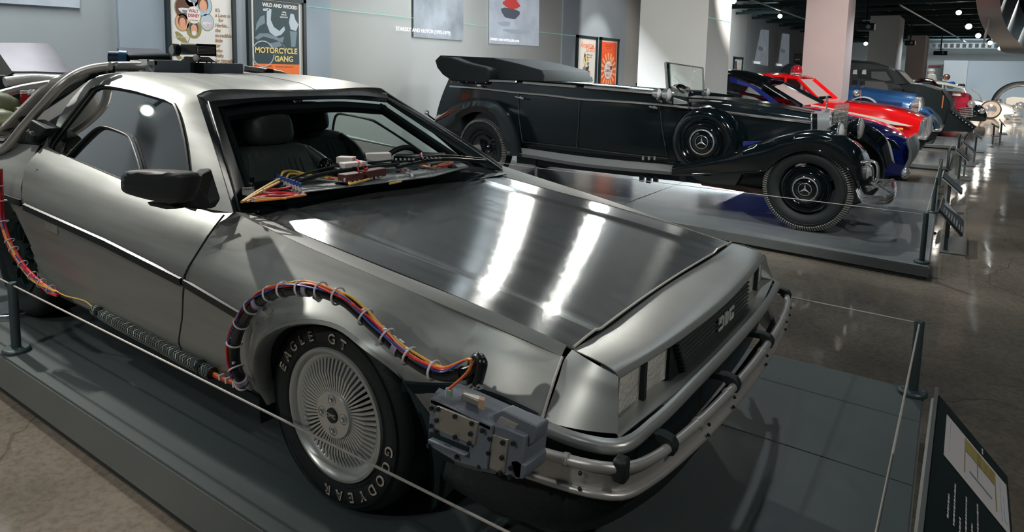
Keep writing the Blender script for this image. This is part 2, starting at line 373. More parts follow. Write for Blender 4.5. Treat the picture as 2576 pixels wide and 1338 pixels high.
M_lamp = mat('lamp_glow', (1, 1, 1), .5, emit=(1, .93, .82, 1), es=30)
lamps = [((1845, 3), 'at the top of the tall grey column'), ((1962, 41), 'over the red car'), ((2412, 32), 'highest and nearest of the aisle row'), ((2437, 67), 'second down the aisle row'),
         ((2461, 90), 'third down the aisle row'), ((2491, 108), 'fourth down the aisle row'), ((2516, 122), 'last of the aisle row by the curved soffit'), ((2178, 110), 'between the second and third columns')]
lamps_y = [16, 21, 21.5, 27.5, 33.5, 38, 43, 40]
for (px, lab), Y in zip(lamps, lamps_y):
    p = PY(px[0], px[1], Y); r = .075 if Y < 25 else .11
    t = thing('ceiling_spotlight', 'lit black ceiling spotlight '+lab, 'spotlight', (p.x, p.y, p.z), 0, 'lit ceiling spotlights')
    d = (Vector((1.0, -6.0, -2.2))).normalized()
    MB().cyl(-d*.02-d*.26, -d*.02, r*1.05, 14).build('housing', M_black, t)
    MB().cyl(-d*.02, d*.0, r*.9, 14).build('lamp', M_lamp, t)
    MB().cyl((-d*.13), Vector((-d.x*.13, -d.y*.13, CEIL-p.z)), .02, 6).build('bracket', M_black, t)

t = thing('ceiling_spotlight', 'lit black ceiling spotlight mirrored in the steel car side window', 'spotlight', (-5.6, -1.995, 2.675), 0, 'lit ceiling spotlights')
d = Vector((.892, .294, -.342)).normalized(); MB().cyl(-d*.26, -d*.02, .085, 14).build('housing', M_black, t); MB().cyl(-d*.02, d*.0, .048, 14).build('lamp', M_lamp, t); MB().cyl(-d*.13, Vector((-d.x*.13, -d.y*.13, CEIL-2.675)), .02, 6).build('bracket', M_black, t)
# projectors hung from the ceiling
for (u0, v0, u1, v1), Y, lab in (((2348, 128, 2384, 139), 36, 'farthest, in front of the end wall'), ((2276, 102, 2303, 115), 29, 'between the third and fourth columns'), ((2155, 58, 2202, 79), 21, 'beside the pinkish column')):
    a, b = PY(u0, v1, Y), PY(u1, v0, Y); c = (a+b)/2
    t = thing('projector', 'black projector hanging from the ceiling, '+lab, 'projector', (c.x, Y, a.z), 0, 'ceiling projectors')
    w, h = b.x-a.x, b.z-a.z
    MB().box((0, 0, h/2), (w, .5, h*.9)).build('body', M_black, t, bev=.02)
    MB().cyl((w*.2, -.26, h/2), (w*.2, -.30, h/2), h*.25, 14).build('lens', M_chromed, t)
    MB().cyl((0, 0, h), (0, 0, 4.2-a.z), .03, 8).build('pole', M_black, t)
    MB().box((0, 0, h+.08), (w*.4, .2, .03)).build('bracket', M_chromed, t)

# curved brushed soffit hanging over the aisle
M_soff = mat('brushed_soffit', (.20, .22, .23), .35, .9, noise=.3, nscale=1.2, stretch=(1, .6, .02))
arc = [PZ(x, y, 2.7) for x, y in ((2452, -30), (2455, 0), (2462, 40), (2480, 80), (2510, 112), (2545, 135))]+[Vector((4.6, 44, 2.7)), Vector((9, 46.5, 2.7))]
A = catmull(arc, 40)
t = thing('curved_soffit', 'big curved metal soffit hanging over the aisle', 'soffit', (0, 0, 0)); t['kind'] = 'structure'
inn = [p+Vector((.30+.02*i, -.02*i, 0)) for i, p in enumerate(A)]
MB().grid([[p for p in A], [p for p in inn]]).build('underside', mat('soffit_rim', (.42, .36, .32), .6), t, world=True)
MB().grid([[p for p in inn], [p+Vector((.18, 0, .75)) for p in inn]]).build('inner_band', M_soff, t, world=True)
MB().grid([[p for p in A], [p+Vector((0, 0, 1.3)) for p in A]]).build('outer_band', mat('soffit_dark', (.05, .055, .06), .5), t, world=True)
a, b = PZ(2477, 58, 2.62), PZ(2482, 102, 2.62)
MB().box((a+b)/2, (.03, (b-a).length, .28)).build('hanging_panel', mat('panel_white', (.75, .75, .75), .6), t, world=True)

# ================================================================== things on the left wall
def wallframe(y, z): return frame((XL+.045, y, z), (0, 1, 0), (0, 0, 1))
def framed(label, y0, y1, z0, z1, b=.045, mm=None, group=None):
    t = thing('framed_poster', label, 'poster', (XL+.02, (y0+y1)/2, z0), 0, group)
    fr = MB(); cx = XL+.03
    for c, d in (((cx, (y0+y1)/2, z0+b/2), (.05, y1-y0, b)), ((cx, (y0+y1)/2, z1-b/2), (.05, y1-y0, b)), ((cx, y0+b/2, (z0+z1)/2), (.05, b, z1-z0)), ((cx, y1-b/2, (z0+z1)/2), (.05, b, z1-z0))): fr.box(c, d)
    fr.build('frame', M_frame, t, world=True, smooth=False)
    MB().box((XL+.012, (y0+y1)/2, (z0+z1)/2), (.02, y1-y0-b, z1-z0-b)).build('paper', mm or M_white, t, world=True, smooth=False)
    return t
def pl(t, name, m, pts, dx=.0):          # flat printed shape, points are (y, z)
    return MB().prism([(XL+.0225+dx, y, z) for y, z in pts], (.0012, 0, 0)).build(name, m, t, world=True, smooth=False)
def blob(y, z, ry, rz, n=22, k=0, ph=0): return [(y+ry*math.cos(2*PI*i/n)*(1+k*math.sin(3*2*PI*i/n+ph)), z+rz*math.sin(2*PI*i/n)*(1+k*math.cos(2*2*PI*i/n+ph))) for i in range(n)]
def ptext(t, s, y, z, size, m, dx=.0015, **k): return text('lettering', s, size, frame((XL+.0235+dx, y, z), (0, 1, 0), (0, 0, 1)), m, t, world=True, ext=.0004, **k)
P_olive = mat('print_olive', (.30, .26, .09), .6); P_red = mat('print_red', (.45, .03, .03), .6); P_skin = mat('print_skin', (.72, .36, .22), .6); P_blue = mat('print_blue', (.35, .55, .66), .6)
P_brown = mat('print_brown', (.12, .05, .03), .6); P_dark = mat('print_dark', (.03, .06, .07), .6); P_yel = mat('print_yellow', (.85, .66, .22), .6); P_or = mat('print_orange', (.95, .20, .03), .6)
P_mid = mat('print_mid', (.18, .25, .29), .6); P_lt = mat('print_light', (.48, .56, .62), .6); P_gold = mat('print_gold', (.36, .20, .08), .6); P_ro = mat('print_redorange', (.90, .12, .03), .6); P_pink = mat('print_pink', (.80, .45, .50), .6); P_peach = mat('print_peach', (.95, .5, .25), .6)
def U(x, y): p = PX(x, y, XL); return (p.y, p.z)
# poster with the photo flower
t = framed('framed white film poster with round portraits in a flower shape, left of the blue one', 1.87, 2.72, .98, 2.42)
cols = [P_brown, P_skin, P_blue, P_olive, P_brown, P_dark]
for i, (x, y, r) in enumerate(((462, 20, 26), (480, -4, 20), (508, 14, 24), (518, 56, 19), (456, 56, 19), (485, 73, 20))):
    cy, cz = U(x, y); k = .0066*r*.82
    pl(t, 'petal', P_olive, blob(cy, cz, k*.86, k), .0010); pl(t, 'petal', [P_brown, P_pink, P_blue, P_lt, P_skin, P_olive][i], blob(cy, cz, k*.78, k*.91), .0014)
    if i in (2, 4, 5):
        pl(t, 'portrait', P_brown if i != 5 else P_dark, blob(cy, cz+k*.12, k*.5, k*.66), .0018); pl(t, 'portrait', P_skin, blob(cy, cz-k*.05, k*.36, k*.55), .0022)
        if i == 5: pl(t, 'portrait', M_white, blob(cy, cz-k*.45, k*.26, k*.26), .0026)
    else:
        pl(t, 'picture', M_white, blob(cy, cz-k*.2, k*.5, k*.25, k=.2), .0018); pl(t, 'picture', P_pink if i == 3 else P_mid, blob(cy+.02, cz-k*.3, k*.35, k*.2, k=.3), .0022)
cy, cz = U(484, 38); pl(t, 'flower_centre', M_white, blob(cy, cz, .083, .098), .003)
ptext(t, 'WALT\nDISNEY', cy, cz+.018, .052, P_red, .0045, sx=.8, bold=.001); ptext(t, 'productions', cy, cz-.058, .02, P_red, .0045)
for i, s in enumerate(("It's", 'a Love in', 'for', 'Herbie...', 'the', 'incredible', 'little', 'car', 'who', 'shifts', 'for himself')):
    y, z = U(538+(8 if i == 2 else 0), 25.5+i*12.7); ptext(t, s, y, z, .062, P_gold, align='LEFT', shear=.25, bold=.001, sx=.85)
pl(t, 'stem', P_olive, [U(474, 93), U(476, 93), U(471, 108), U(469, 108)])
pl(t, 'leaf', P_olive, [U(*q) for q in ((437, 80), (444, 79), (456, 88), (466, 100), (470, 108), (456, 107), (443, 98))]); ptext(t, 'DEAN JONES', *U(452, 93), .03, M_white, .0015)
pl(t, 'leaf', P_olive, [U(*q) for q in ((440, 136), (448, 138), (462, 150), (450, 153), (441, 145))])
# dark motorcycle poster
y0, z1 = U(617, -3)[0], 2.15; y1 = U(764, 20)[0]
t = framed('framed blue film poster lettered MOTORCYCLE GANG above an orange band', y0, y1, .86, z1)
q0, q1 = U(635, 60)[0], U(749, 60)[0]; zt = 2.09; zo = U(690, 161)[1]
pl(t, 'picture', P_dark, [(q0, zo), (q1, zo), (q1, zt), (q0, zt)]); pl(t, 'picture', P_or, [(q0, .94), (q1, .94), (q1, zo), (q0, zo)])
ptext(t, 'WILD AND WICKED', *U(702, 16), .062, M_white, bold=.0025, sx=.93); ptext(t, '...living\nwith no\ntomorrow!', *U(711, 37), .032, M_white, bold=.001, sx=.8)
ptext(t, 'MOTORCYCLE', *U(692.5, 128), .098, P_yel, .005, bold=.003, sx=.98); ptext(t, 'GANG', *U(711, 149), .098, P_yel, .005, bold=.003)
ptext(t, 'FIRST TIME ON THE SCREEN!', *U(659, 166), .026, P_dark, sx=.8); ptext(t, 'Motorcycle days... with death to the loser!', *U(713, 168), .022, P_dark, sx=.7)
def ringp(t, m, x, y, r, w, dx=.0015):
    cy, cz = U(x, y); n = 26; mb = MB()
    for k in range(n):
        a, b = 2*PI*k/n, 2*PI*(k+1)/n
        mb.poly([(XL+.0245+dx, cy+r*math.cos(a), cz+r*math.sin(a)), (XL+.0245+dx, cy+r*math.cos(b), cz+r*math.sin(b)), (XL+.0245+dx, cy+(r-w)*math.cos(b), cz+(r-w)*math.sin(b)), (XL+.0245+dx, cy+(r-w)*math.cos(a), cz+(r-w)*math.sin(a))])
    mb.build('picture', m, t, world=True, smooth=False)
ringp(t, P_lt, 659, 135, .165, .012); ringp(t, P_mid, 700, 128, .10, .01)
for pts, m in (([(637, 95), (650, 84), (672, 84), (700, 96), (712, 92), (708, 108), (690, 100), (660, 92), (645, 100)], P_mid), ([(668, 30), (672, 22), (680, 24), (678, 50), (686, 68), (700, 78), (712, 66), (714, 76), (704, 88), (690, 92), (676, 82), (668, 60)], P_lt),
               ([(652, 42), (662, 38), (664, 58), (650, 66), (640, 78), (642, 60)], P_mid), ([(728, 34), (736, 36), (740, 50), (748, 62), (742, 78), (728, 74), (724, 56)], P_lt), ([(726, 78), (744, 80), (740, 118), (730, 118)], P_mid), ([(672, 110), (700, 104), (706, 116), (680, 122)], P_mid), ([(658, 22), (676, 20), (672, 27), (660, 28)], P_lt)):
    pl(t, 'picture', m, [U(*p) for p in pts], .001)
# the two farther posters
def fr2(label, xs, b):
    (a, b_) = xs; return framed(label, U(a, 100)[0], U(b_, 100)[0], .62, U((a+b_)/2, b)[1], .06)
t = fr2('framed white film poster with orange script title, left of the orange one', (1448, 1500), 90.5)
ptext(t, 'American', *U(1475, 114), .21, P_or, shear=.3, sx=.8); ptext(t, 'Graffiti', *U(1483, 124), .21, P_or, shear=.3, sx=.75); ptext(t, 'Where were\nyou in 62?', *U(1481, 141), .055, P_dark)
for i in range(34):
    r_ = random.Random(i); v = r_.uniform(0, 1); x = 1471+r_.uniform(-1, 1)*(2+14*v); y = 134+v*70
    cy, cz = U(x, y); pl(t, 'picture', r_.choice([P_mid, P_or, P_dark, P_lt, P_gold, P_yel]), blob(cy, cz, .03+.06*v, .05, 8, .3, i), .001+.00002*i)
t = fr2('framed orange film poster lettered GUMBALL RALLY with a white burst', (1507, 1554), 96)
qa, qb = U(1512, 120)[0], U(1549, 120)[0]; zt = U(1530, 106)[1]
pl(t, 'picture', P_ro, [(qa, .7), (qb, .7), (qb, zt), (qa, zt)])
cy, cz = U(1528, 176)
for k in range(16):
    a = 2*PI*k/16; pl(t, 'ray', P_peach, [(cy, cz), (cy+.42*math.cos(a), cz+.42*math.sin(a)), (cy+.42*math.cos(a+.16), cz+.42*math.sin(a+.16))], .0008)
pl(t, 'picture', M_white, blob(cy, cz, .235, .235), .0018); ringp(t, P_red, 1528, 176, .24, .012, .003)
ptext(t, 'THE\nGUMBALL\nRALLY', cy, cz-.02, .11, P_red, .003, bold=.001, sx=.75)
cy, cz = U(1535, 166); pl(t, 'picture', P_brown, [(cy-.05, cz), (cy+.05, cz), (cy+.05, cz-.09), (cy-.05, cz-.09)], .0035); pl(t, 'picture', P_peach, [(cy-.02, cz), (cy+.02, cz), (cy+.015, cz+.22), (cy-.015, cz+.22)], .0035)
ptext(t, "It's a madcap road race held\n200 miles per hour at the\nundercover cops!", *U(1529, 117), .042, P_red, sx=.8)
y0, z0 = U(1842, 185); y1 = U(1866, 160)[0]
t = framed('small framed poster beside the tall grey column', y0, y1, .9, U(1854, 143)[1], .09)
ptext(t, 'BANDIT\nand\nCOP', (y0+y1)/2+.15, 1.7, .2, P_blue, sx=.8); pl(t, 'picture', P_brown, [U(1848, 155), U(1852, 152), U(1853, 185), U(1847, 185)]); pl(t, 'picture', P_gold, [U(1853, 178), U(1862, 178), U(1862, 186), U(1853, 186)])

# projected pictures (the projectors' light on the wall)
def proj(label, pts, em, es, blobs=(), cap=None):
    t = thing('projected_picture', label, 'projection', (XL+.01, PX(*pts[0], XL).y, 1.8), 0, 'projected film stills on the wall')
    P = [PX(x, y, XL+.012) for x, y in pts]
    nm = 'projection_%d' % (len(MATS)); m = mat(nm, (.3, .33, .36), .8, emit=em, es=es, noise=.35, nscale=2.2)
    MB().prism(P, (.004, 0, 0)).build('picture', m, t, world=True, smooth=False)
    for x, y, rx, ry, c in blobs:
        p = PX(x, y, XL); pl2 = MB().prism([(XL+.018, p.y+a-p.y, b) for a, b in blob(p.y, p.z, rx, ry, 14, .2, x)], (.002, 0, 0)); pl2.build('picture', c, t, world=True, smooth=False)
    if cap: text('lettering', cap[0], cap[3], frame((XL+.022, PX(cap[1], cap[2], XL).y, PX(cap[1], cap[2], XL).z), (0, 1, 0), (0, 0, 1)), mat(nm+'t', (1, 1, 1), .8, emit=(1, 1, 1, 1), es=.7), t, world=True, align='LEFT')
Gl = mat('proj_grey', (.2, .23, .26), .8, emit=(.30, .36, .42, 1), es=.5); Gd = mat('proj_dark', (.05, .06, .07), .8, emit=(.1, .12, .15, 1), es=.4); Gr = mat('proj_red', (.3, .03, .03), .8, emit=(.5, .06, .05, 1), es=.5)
proj('dim projected picture at the top of the wall, far left', ((-40, 5), (200, 20), (201, -60), (-40, -60)), (.42, .5, .56, 1), .22)
proj('faint projected picture between the two captions', ((1040, 93), (1165, 102), (1166, -60), (1040, -60)), (.40, .45, .47, 1), .08, cap=('STARSKY AND HUTCH (1975-1979)', 993, 72, .085))
proj('bright projected still of a red car on the wall', ((1230, 109), (1355, 116), (1357, -60), (1231, -60)), (.45, .50, .58, 1), .38, blobs=((1285, 8, .28, .10, Gr), (1282, 34, .30, .12, Gd), (1300, 80, .45, .05, Gl), (1268, 60, .2, .05, Gl)), cap=('STARSKY AND HUTCH (1975-1979)', 1231, 98, .062))
proj('dim distant projected picture, left of the farther two', ((1896, 160), (1932, 166), (1934, 76), (1914, 74)), (.40, .45, .52, 1), .16, blobs=((1912, 122, .4, .09, Gd),), cap=('THE ROAD RACE', 1894, 157, .14))
proj('dim distant projected picture, right of the farther two', ((1957, 166), (1984, 168), (1986, 86), (1968, 84)), (.40, .45, .52, 1), .16, blobs=((1968, 128, .5, .09, Gd),), cap=('THE ROAD RACE', 1952, 163, .14))
# thin green laser line drawn over the wall and the column
M_las = mat('laser_line', (.2, .5, .4), .6, emit=(.25, .65, .55, 1), es=.35)
o = MB().box((XL+.006, 7.4, 2.075), (.006, 7.6, .006)).build('laser_line', M_las, smooth=False); tag(o, 'thin green laser line along the poster wall', 'laser line')
p, q = PX(1779, 38, -1.66), PX(1841, 56, -1.66)
o = MB().box((-1.661, 7.74, 2.085), (.006, 1.08, .006)).build('laser_line', M_las, smooth=False); tag(o, 'thin green laser line on the side of the tall grey column', 'laser line')

# ================================================================== decks, posts, cables, reading rails
def deck(label, corners, z, seams_x, seams_y, mtop, mside, toe=.05):
    """corners: near-left, near-right, far-right, far-left"""
    c = [Vector((x, y, 0)) for x, y in corners]
    t = thing('display_platform', label, 'platform', (sum(v.x for v in c)/4, sum(v.y for v in c)/4, FLOOR))
    def P(u, v): return c[0].lerp(c[1], u).lerp(c[3].lerp(c[2], u), v)
    ins = .03
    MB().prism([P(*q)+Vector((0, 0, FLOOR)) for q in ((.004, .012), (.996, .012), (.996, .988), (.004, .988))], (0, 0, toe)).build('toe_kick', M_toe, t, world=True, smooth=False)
    MB().prism([P(*q)+Vector((0, 0, FLOOR+toe)) for q in ((0, 0), (1, 0), (1, 1), (0, 1))], (0, 0, z-FLOOR-toe-.012)).build('skirt', mside, t, world=True, smooth=False)
    us = [0]+seams_x+[1]; vs = [0]+seams_y+[1]; e = .0012
    for i in range(len(us)-1):
        for j in range(len(vs)-1):
            MB().prism([P(a, b)+Vector((0, 0, z-.012)) for a, b in ((us[i]+e, vs[j]+e), (us[i+1]-e, vs[j]+e), (us[i+1]-e, vs[j+1]-e), (us[i]+e, vs[j+1]-e))], (0, 0, .012)).build('deck_panel', mtop, t, world=True, smooth=False, bev=.0015, bseg=1)
    return t
deck('low grey-black platform under the brushed steel car', ((-3.9, -1.055), (1.43, -1.045), (1.395, 1.09), (-3.9, 1.09)), 0, [], [.633], M_deck, M_skirt)
deck('low grey platform under the black open limousine', ((-5.7, 4.25), (1.302, 3.695), (1.20, 8.38), (-5.7, 8.5)), -.1, [.3, .6], [.5], M_deck2, M_skirt, .03)
deck('low dark platform under the red and white car', ((-5.7, 10.9), (1.25, 10.9), (1.25, 13.4), (-5.7, 13.4)), -.12, [.5], [.5], M_deck2, M_skirt, .03)
deck('low dark platform under the old blue car and the armoured truck', ((-5.7, 15.05), (1.3, 15.05), (1.5, 21.5), (-5.7, 21.5)), -.12, [.5], [.5], M_deck2, M_skirt, .03)
def post(x, y, z, h, label, r=.019, tilt=None):
    t = thing('barrier_post', label, 'post', (x, y, z), 0, 'low barrier posts')
    MB().lathe([(0, 0), (.055, 0), (.055, .012), (.048, .020), (.0, .020)], n=28).build('base', M_post, t, bev=.002)
    MB().lathe([(0, .018), (r, .018), (r, h-.004), (r-.003, h), (0, h)], n=20).build('pole', M_post, t)
    for a in (0, PI): MB().cyl((.037*math.cos(a), .037*math.sin(a), .019), (.037*math.cos(a), .037*math.sin(a), .022), .005, 8).build('screw', M_chromed, t)
    return (x, y, z+h)
def cable(a, b, label, r=.0035):
    a = Vector(a); b = Vector(b); o = MB().cyl(a, b, r, 8).build('barrier_cable', M_cable); tag(o, label, 'cable', 'taut barrier cables'); return o
hp = .317
L1 = post(-1.966, -.997, 0, hp, 'low grey post at the left edge beside the car door'); R1 = post(1.354, 1.068-.03, 0, hp, 'low post on the far front corner of the steel car platform'); N1 = post(1.36, -.985, 0, hp, 'low post on the near front corner of the steel car platform')
cable((L1[0], L1[1], .305), (N1[0], N1[1], .305), 'taut cable crossing in front of the steel wheel'); cable((N1[0], N1[1], .305), (R1[0], R1[1], .305), 'taut cable along the front end of the steel car platform')
cable((R1[0], R1[1], .305), (-2.0, 1.06, .305), 'taut cable behind the nose of the steel car'); cable((L1[0], L1[1], .305), (-3.8, -.997, .305), 'taut cable leaving the left post out of frame')
h2 = .39; a = post(1.245, 3.80, -.1, h2, 'low post on the near corner of the limousine platform'); b = post(-2.58, 4.27, -.1, .30, 'short post showing above the steel bonnet')
c = post(1.22, 6.14, -.1, .375, 'low post halfway along the limousine platform front'); d = post(1.20, 8.2, -.1, .37, 'low post on the far corner of the limousine platform')
e = post(1.24, 10.4, -.12, .35, 'low post in front of the red car'); f = post(1.33, 13.8, -.12, .35, 'low post between the red car and the truck')
cable((a[0], a[1], a[2]-.012), (b[0], b[1], b[2]-.012), 'taut cable crossing the limousine front wheel', .003); cable((b[0], b[1], b[2]-.012), (-5.5, 4.4, .2), 'taut cable behind the steel car windscreen', .003)
cable((a[0], a[1], a[2]-.012), (c[0], c[1], c[2]-.012), 'taut cable along the near half of the limousine platform front', .003); cable((c[0], c[1], c[2]-.012), (d[0], d[1], d[2]-.012), 'taut cable along the far half of the limousine platform front', .003)
cable((e[0], e[1], e[2]-.012), (f[0], f[1], f[2]-.012), 'taut cable in front of the red car grille', .003)

P_panel = mat('sign_black', (.006, .016, .018), .3); P_pt = mat('sign_white', (.55, .54, .55), .45); M_steelp = mat('sign_steel', (.16, .18, .18), .35, .5)
def rail(label, x0, x1, y0, y1, z0, z1, pic=True, stand=True, detail=1, edge=M_steelp):
    """reading rail: back edge at x0,z0, lower front edge at x1,z1, running y0 (near) .. y1 (far)"""
    t = thing('reading_rail', label, 'sign', ((x0+x1)/2, (y0+y1)/2, FLOOR), 0, 'slanted reading rails')
    s = Vector((x1-x0, 0, z1-z0)); n = Vector((-s.z, 0, s.x)).normalized()
    if n.z < 0: n = -n
    th = n*-.012
    MB().prism([Vector((x0, y0, z0)), Vector((x1, y0, z1)), Vector((x1, y1, z1)), Vector((x0, y1, z0))], th).build('panel', P_panel, t, world=True, smooth=False)
    MB().prism([Vector((x0, y0, z0))+th, Vector((x1, y0, z1))+th, Vector((x1, y1, z1))+th, Vector((x0, y1, z0))+th], n*-.010).build('backing', edge, t, world=True, smooth=False)
    MB().box((x0-.006, (y0+y1)/2, z0-.005), (.008, y1-y0, .05)).build('edge_strip', edge, t, world=True, smooth=False)
    if stand:
        xm = mlerp(x0, x1, .35); zm = mlerp(z0, z1, .35)-.03
        for yy in (mlerp(y0, y1, .12), mlerp(y0, y1, .88)): MB().box((xm, yy, (zm+FLOOR)/2), (.03, .03, zm-FLOOR)).build('leg', M_post, t, world=True)
        MB().box(((x0+x1)/2+.03, (y0+y1)/2, FLOOR+.006), (.2, y1-y0, .012)).build('foot_plate', M_steelp, t, world=True, bev=.002)
    L = y1-y0; sl = s.length; O = Vector((x1, y0, z1)); ux = s.normalized()*-1
    # printed face: reading direction runs from near (y0) ... seen from the aisle side, so text x axis = +y
    Fm = frame(Vector((x0, y0, z0))+n*.001, (0, 1, 0), -s)
    def at(u, v, dz=0): return Vector((x0, y0, z0))+Vector((0, 1, 0))*(u*L)+s*v+n*(.001+dz)
    if pic: MB().prism([at(.795, .12), at(.955, .12), at(.955, .96), at(.795, .96)], n*.0006).build('picture', P_pt, t, world=True, smooth=False)
    return t, at, n, s, L
t, at, n, s, L = rail('big black reading rail with a white picture, lower right corner', 1.447, 1.60, -1.5, -.165, .515, .355)
def pic(pts, m, dz=.0012): MB().prism([at(u, v, dz) for u, v in pts], n*.0005).build('picture', m, t, world=True, smooth=False)
for ww in ((.90, .38, .945, .80, P_olive), (.90, .55, .945, .60, P_red), (.90, .64, .94, .69, mat('print_teal', (.03, .45, .36), .5)), (.90, .72, .945, .78, P_dark), (.82, .38, .90, .39, P_olive), (.82, .79, .90, .80, P_olive), (.84, .45, .845, .74, P_mid), (.85, .55, .90, .56, P_mid), (.81, .86, .93, .87, P_lt), (.82, .90, .90, .93, P_lt), (.83, .18, .94, .19, P_lt)):
    pic([(ww[0], ww[1]), (ww[2], ww[1]), (ww[2], ww[3]), (ww[0], ww[3])], ww[4])
Fx = lambda u, v, dz=.0015: frame(at(u, v, dz), (0, -1, 0), s)
TX = frame
r_ = random.Random(5)
def lines(v0, v1, k, u0, u1, h):
    mb = MB()
    for i in range(k):
        v = mlerp(v0, v1, i/max(1, k-1)); u = u0; ue = u1-(r_.uniform(.0, .12))
        while u < ue:
            w = r_.uniform(.004, .012) if h < .04 else r_.uniform(.01, .035); mb.prism([at(u, v, .0008), at(min(u+w, ue), v, .0008), at(min(u+w, ue), v+h, .0008), at(u, v+h, .0008)], n*.0004); u += w+(.0025 if h < .04 else .008)
    o = mb.build('small_print', P_pt, t, world=True, smooth=False); o['kind'] = 'stuff'
lines(.14, .62, 7, .964, .990, .018); lines(.20, .95, 12, .63, .775, .018); lines(.25, .9, 6, .30, .58, .05)
for lab, bx, tx, y0, y1 in (('reading rail with a pale picture, by the near corner of the limousine platform', None, None, 4.85, 5.45),):
    A_, B_, D_ = PY(2373, 499, 5.45), PY(2425, 557, 5.45), PY(2427, 593, 4.85)
    t, at, n, s, L = rail(lab, A_.x, B_.x, 4.75, 5.5, A_.z, B_.z, pic=False)
    pic([(.55, .08), (.95, .08), (.92, .75), (.75, .5)], P_pt); lines(.1, .9, 8, .1, .5, .05)
for i, (u, v, u2, v2, Y, w, lab) in enumerate(((2376, 432, 2421, 488, 7.2, .5, 'reading rail at the far end of the limousine platform'), (2408, 370, 2438, 405, 10.2, .5, 'grey reading rail in front of the red car'), (2424, 352, 2450, 380, 12.3, .5, 'reading rail beside the aisle past the red car'),
                        (2450, 330, 2471, 350, 15.2, .6, 'reading rail in front of the armoured truck'), (2495, 308, 2514, 322, 20.5, .7, 'reading rail before the maroon car'), (2515, 300, 2530, 318, 21.5, .7, 'reading rail by the white car wheel'))):
    A_, B_ = PY(u, v, Y+w/2), PY(u2, v2, Y-w/2)
    t, at, n, s, L = rail(lab, A_.x, B_.x, Y-w/2, Y+w/2, A_.z, B_.z-.0, pic=False, edge=M_rail)
# ================================================================== the brushed steel car
def steel_mat(name, base=(.50, .525, .515), rough=.30, tang=(1, 0, 0), an=.72, me=.72):
    m = bpy.data.materials.new(name); m.use_nodes = True; nt = m.node_tree; N = nt.nodes; L = nt.links; b = N['Principled BSDF']
    b.inputs['Metallic'].default_value = me; b.inputs['Roughness'].default_value = rough; b.inputs['Anisotropic'].default_value = an
    tc = N.new('ShaderNodeTexCoord'); mp = N.new('ShaderNodeMapping'); mp.inputs['Scale'].default_value = (.35, 6, 6) if tang[0] else (6, 6, .35); L.new(tc.outputs['Object'], mp.inputs[0])
    t = N.new('ShaderNodeTexNoise'); t.inputs['Scale'].default_value = 4; t.inputs['Detail'].default_value = 5; L.new(mp.outputs[0], t.inputs['Vector'])
    r = N.new('ShaderNodeValToRGB'); r.color_ramp.elements[0].position = .25; r.color_ramp.elements[1].position = .75
    r.color_ramp.elements[0].color = tuple(c*.86 for c in base)+(1,); r.color_ramp.elements[1].color = tuple(c*1.08 for c in base)+(1,)
    L.new(t.outputs['Fac'], r.inputs[0]); L.new(r.outputs[0], b.inputs['Base Color'])
    mr = N.new('ShaderNodeMapRange'); mr.inputs['To Min'].default_value = rough-.05; mr.inputs['To Max'].default_value = rough+.05; L.new(t.outputs['Fac'], mr.inputs['Value']); L.new(mr.outputs[0], b.inputs['Roughness'])
    m2 = N.new('ShaderNodeMapping'); m2.inputs['Scale'].default_value = (3, 300, 300) if tang[0] else (300, 300, 3); L.new(tc.outputs['Object'], m2.inputs[0])
    t2 = N.new('ShaderNodeTexNoise'); t2.inputs['Scale'].default_value = 3; t2.inputs['Detail'].default_value = 2; L.new(m2.outputs[0], t2.inputs['Vector'])
    bp = N.new('ShaderNodeBump'); bp.inputs['Strength'].default_value = .05; bp.inputs['Distance'].default_value = .002; L.new(t2.outputs['Fac'], bp.inputs['Height']); L.new(bp.outputs[0], b.inputs['Normal'])
    cx = N.new('ShaderNodeCombineXYZ')
    for i in range(3): cx.inputs[i].default_value = (0, 1, 0)[i] if tang[0] else (0, 0, 1)[i]
    L.new(cx.outputs[0], b.inputs['Tangent']); return m
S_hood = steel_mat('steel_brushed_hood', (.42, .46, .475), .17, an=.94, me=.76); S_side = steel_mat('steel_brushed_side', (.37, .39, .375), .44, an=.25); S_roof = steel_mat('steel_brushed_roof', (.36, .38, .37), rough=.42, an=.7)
S_fas = mat('fascia_paint', (.42, .445, .435), .36, .6, noise=.06, nscale=5)
M_trim = mat('body_trim_black', (.004, .012, .014), .38); M_matt = mat('matt_black_plastic', (.012, .018, .020), .55, bump=.08, bscale=200)  # blacks made teal to carry the tint of the shadows
M_inner = mat('interior_black', (.004, .018, .020), .75); M_leather = mat('black_leather', (.045, .058, .054), .40, bump=.25, bscale=30)  # interior black also holds a painted teal shadow tint
M_alu = mat('dull_aluminium', (.56, .56, .54), .38, .6, noise=.08, nscale=8); M_plate = mat('bare_plate', (.42, .41, .37), .5, .7, noise=.1, nscale=10)
M_flux = mat('flux_grey_blue', (.17, .20, .24), .5, .1); M_bolt = mat('bolt_black', (.02, .03, .035), .4, .4)
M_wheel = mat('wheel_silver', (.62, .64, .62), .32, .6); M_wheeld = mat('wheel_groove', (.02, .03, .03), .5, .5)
M_lens = mat('headlight_lens', (.80, .80, .74), .14, .15, bump=.8, bscale=70); M_reflect = mat('lamp_reflector', (.8, .8, .78), .15, 1, bump=.5, bscale=25)
G_wind = glassmat('windscreen_glass', (.86, .92, .90, 1), .0, .0, 1.2); G_side = glassmat('side_glass', (.24, .26, .25, 1), .07, .02, 1.5)
W_y = mat('wire_yellow', (.80, .52, .10), .4); W_r = mat('wire_red', (.70, .03, .04), .4); W_o = mat('wire_orange', (.95, .28, .05), .4); W_b = mat('wire_blue', (.03, .10, .42), .4)
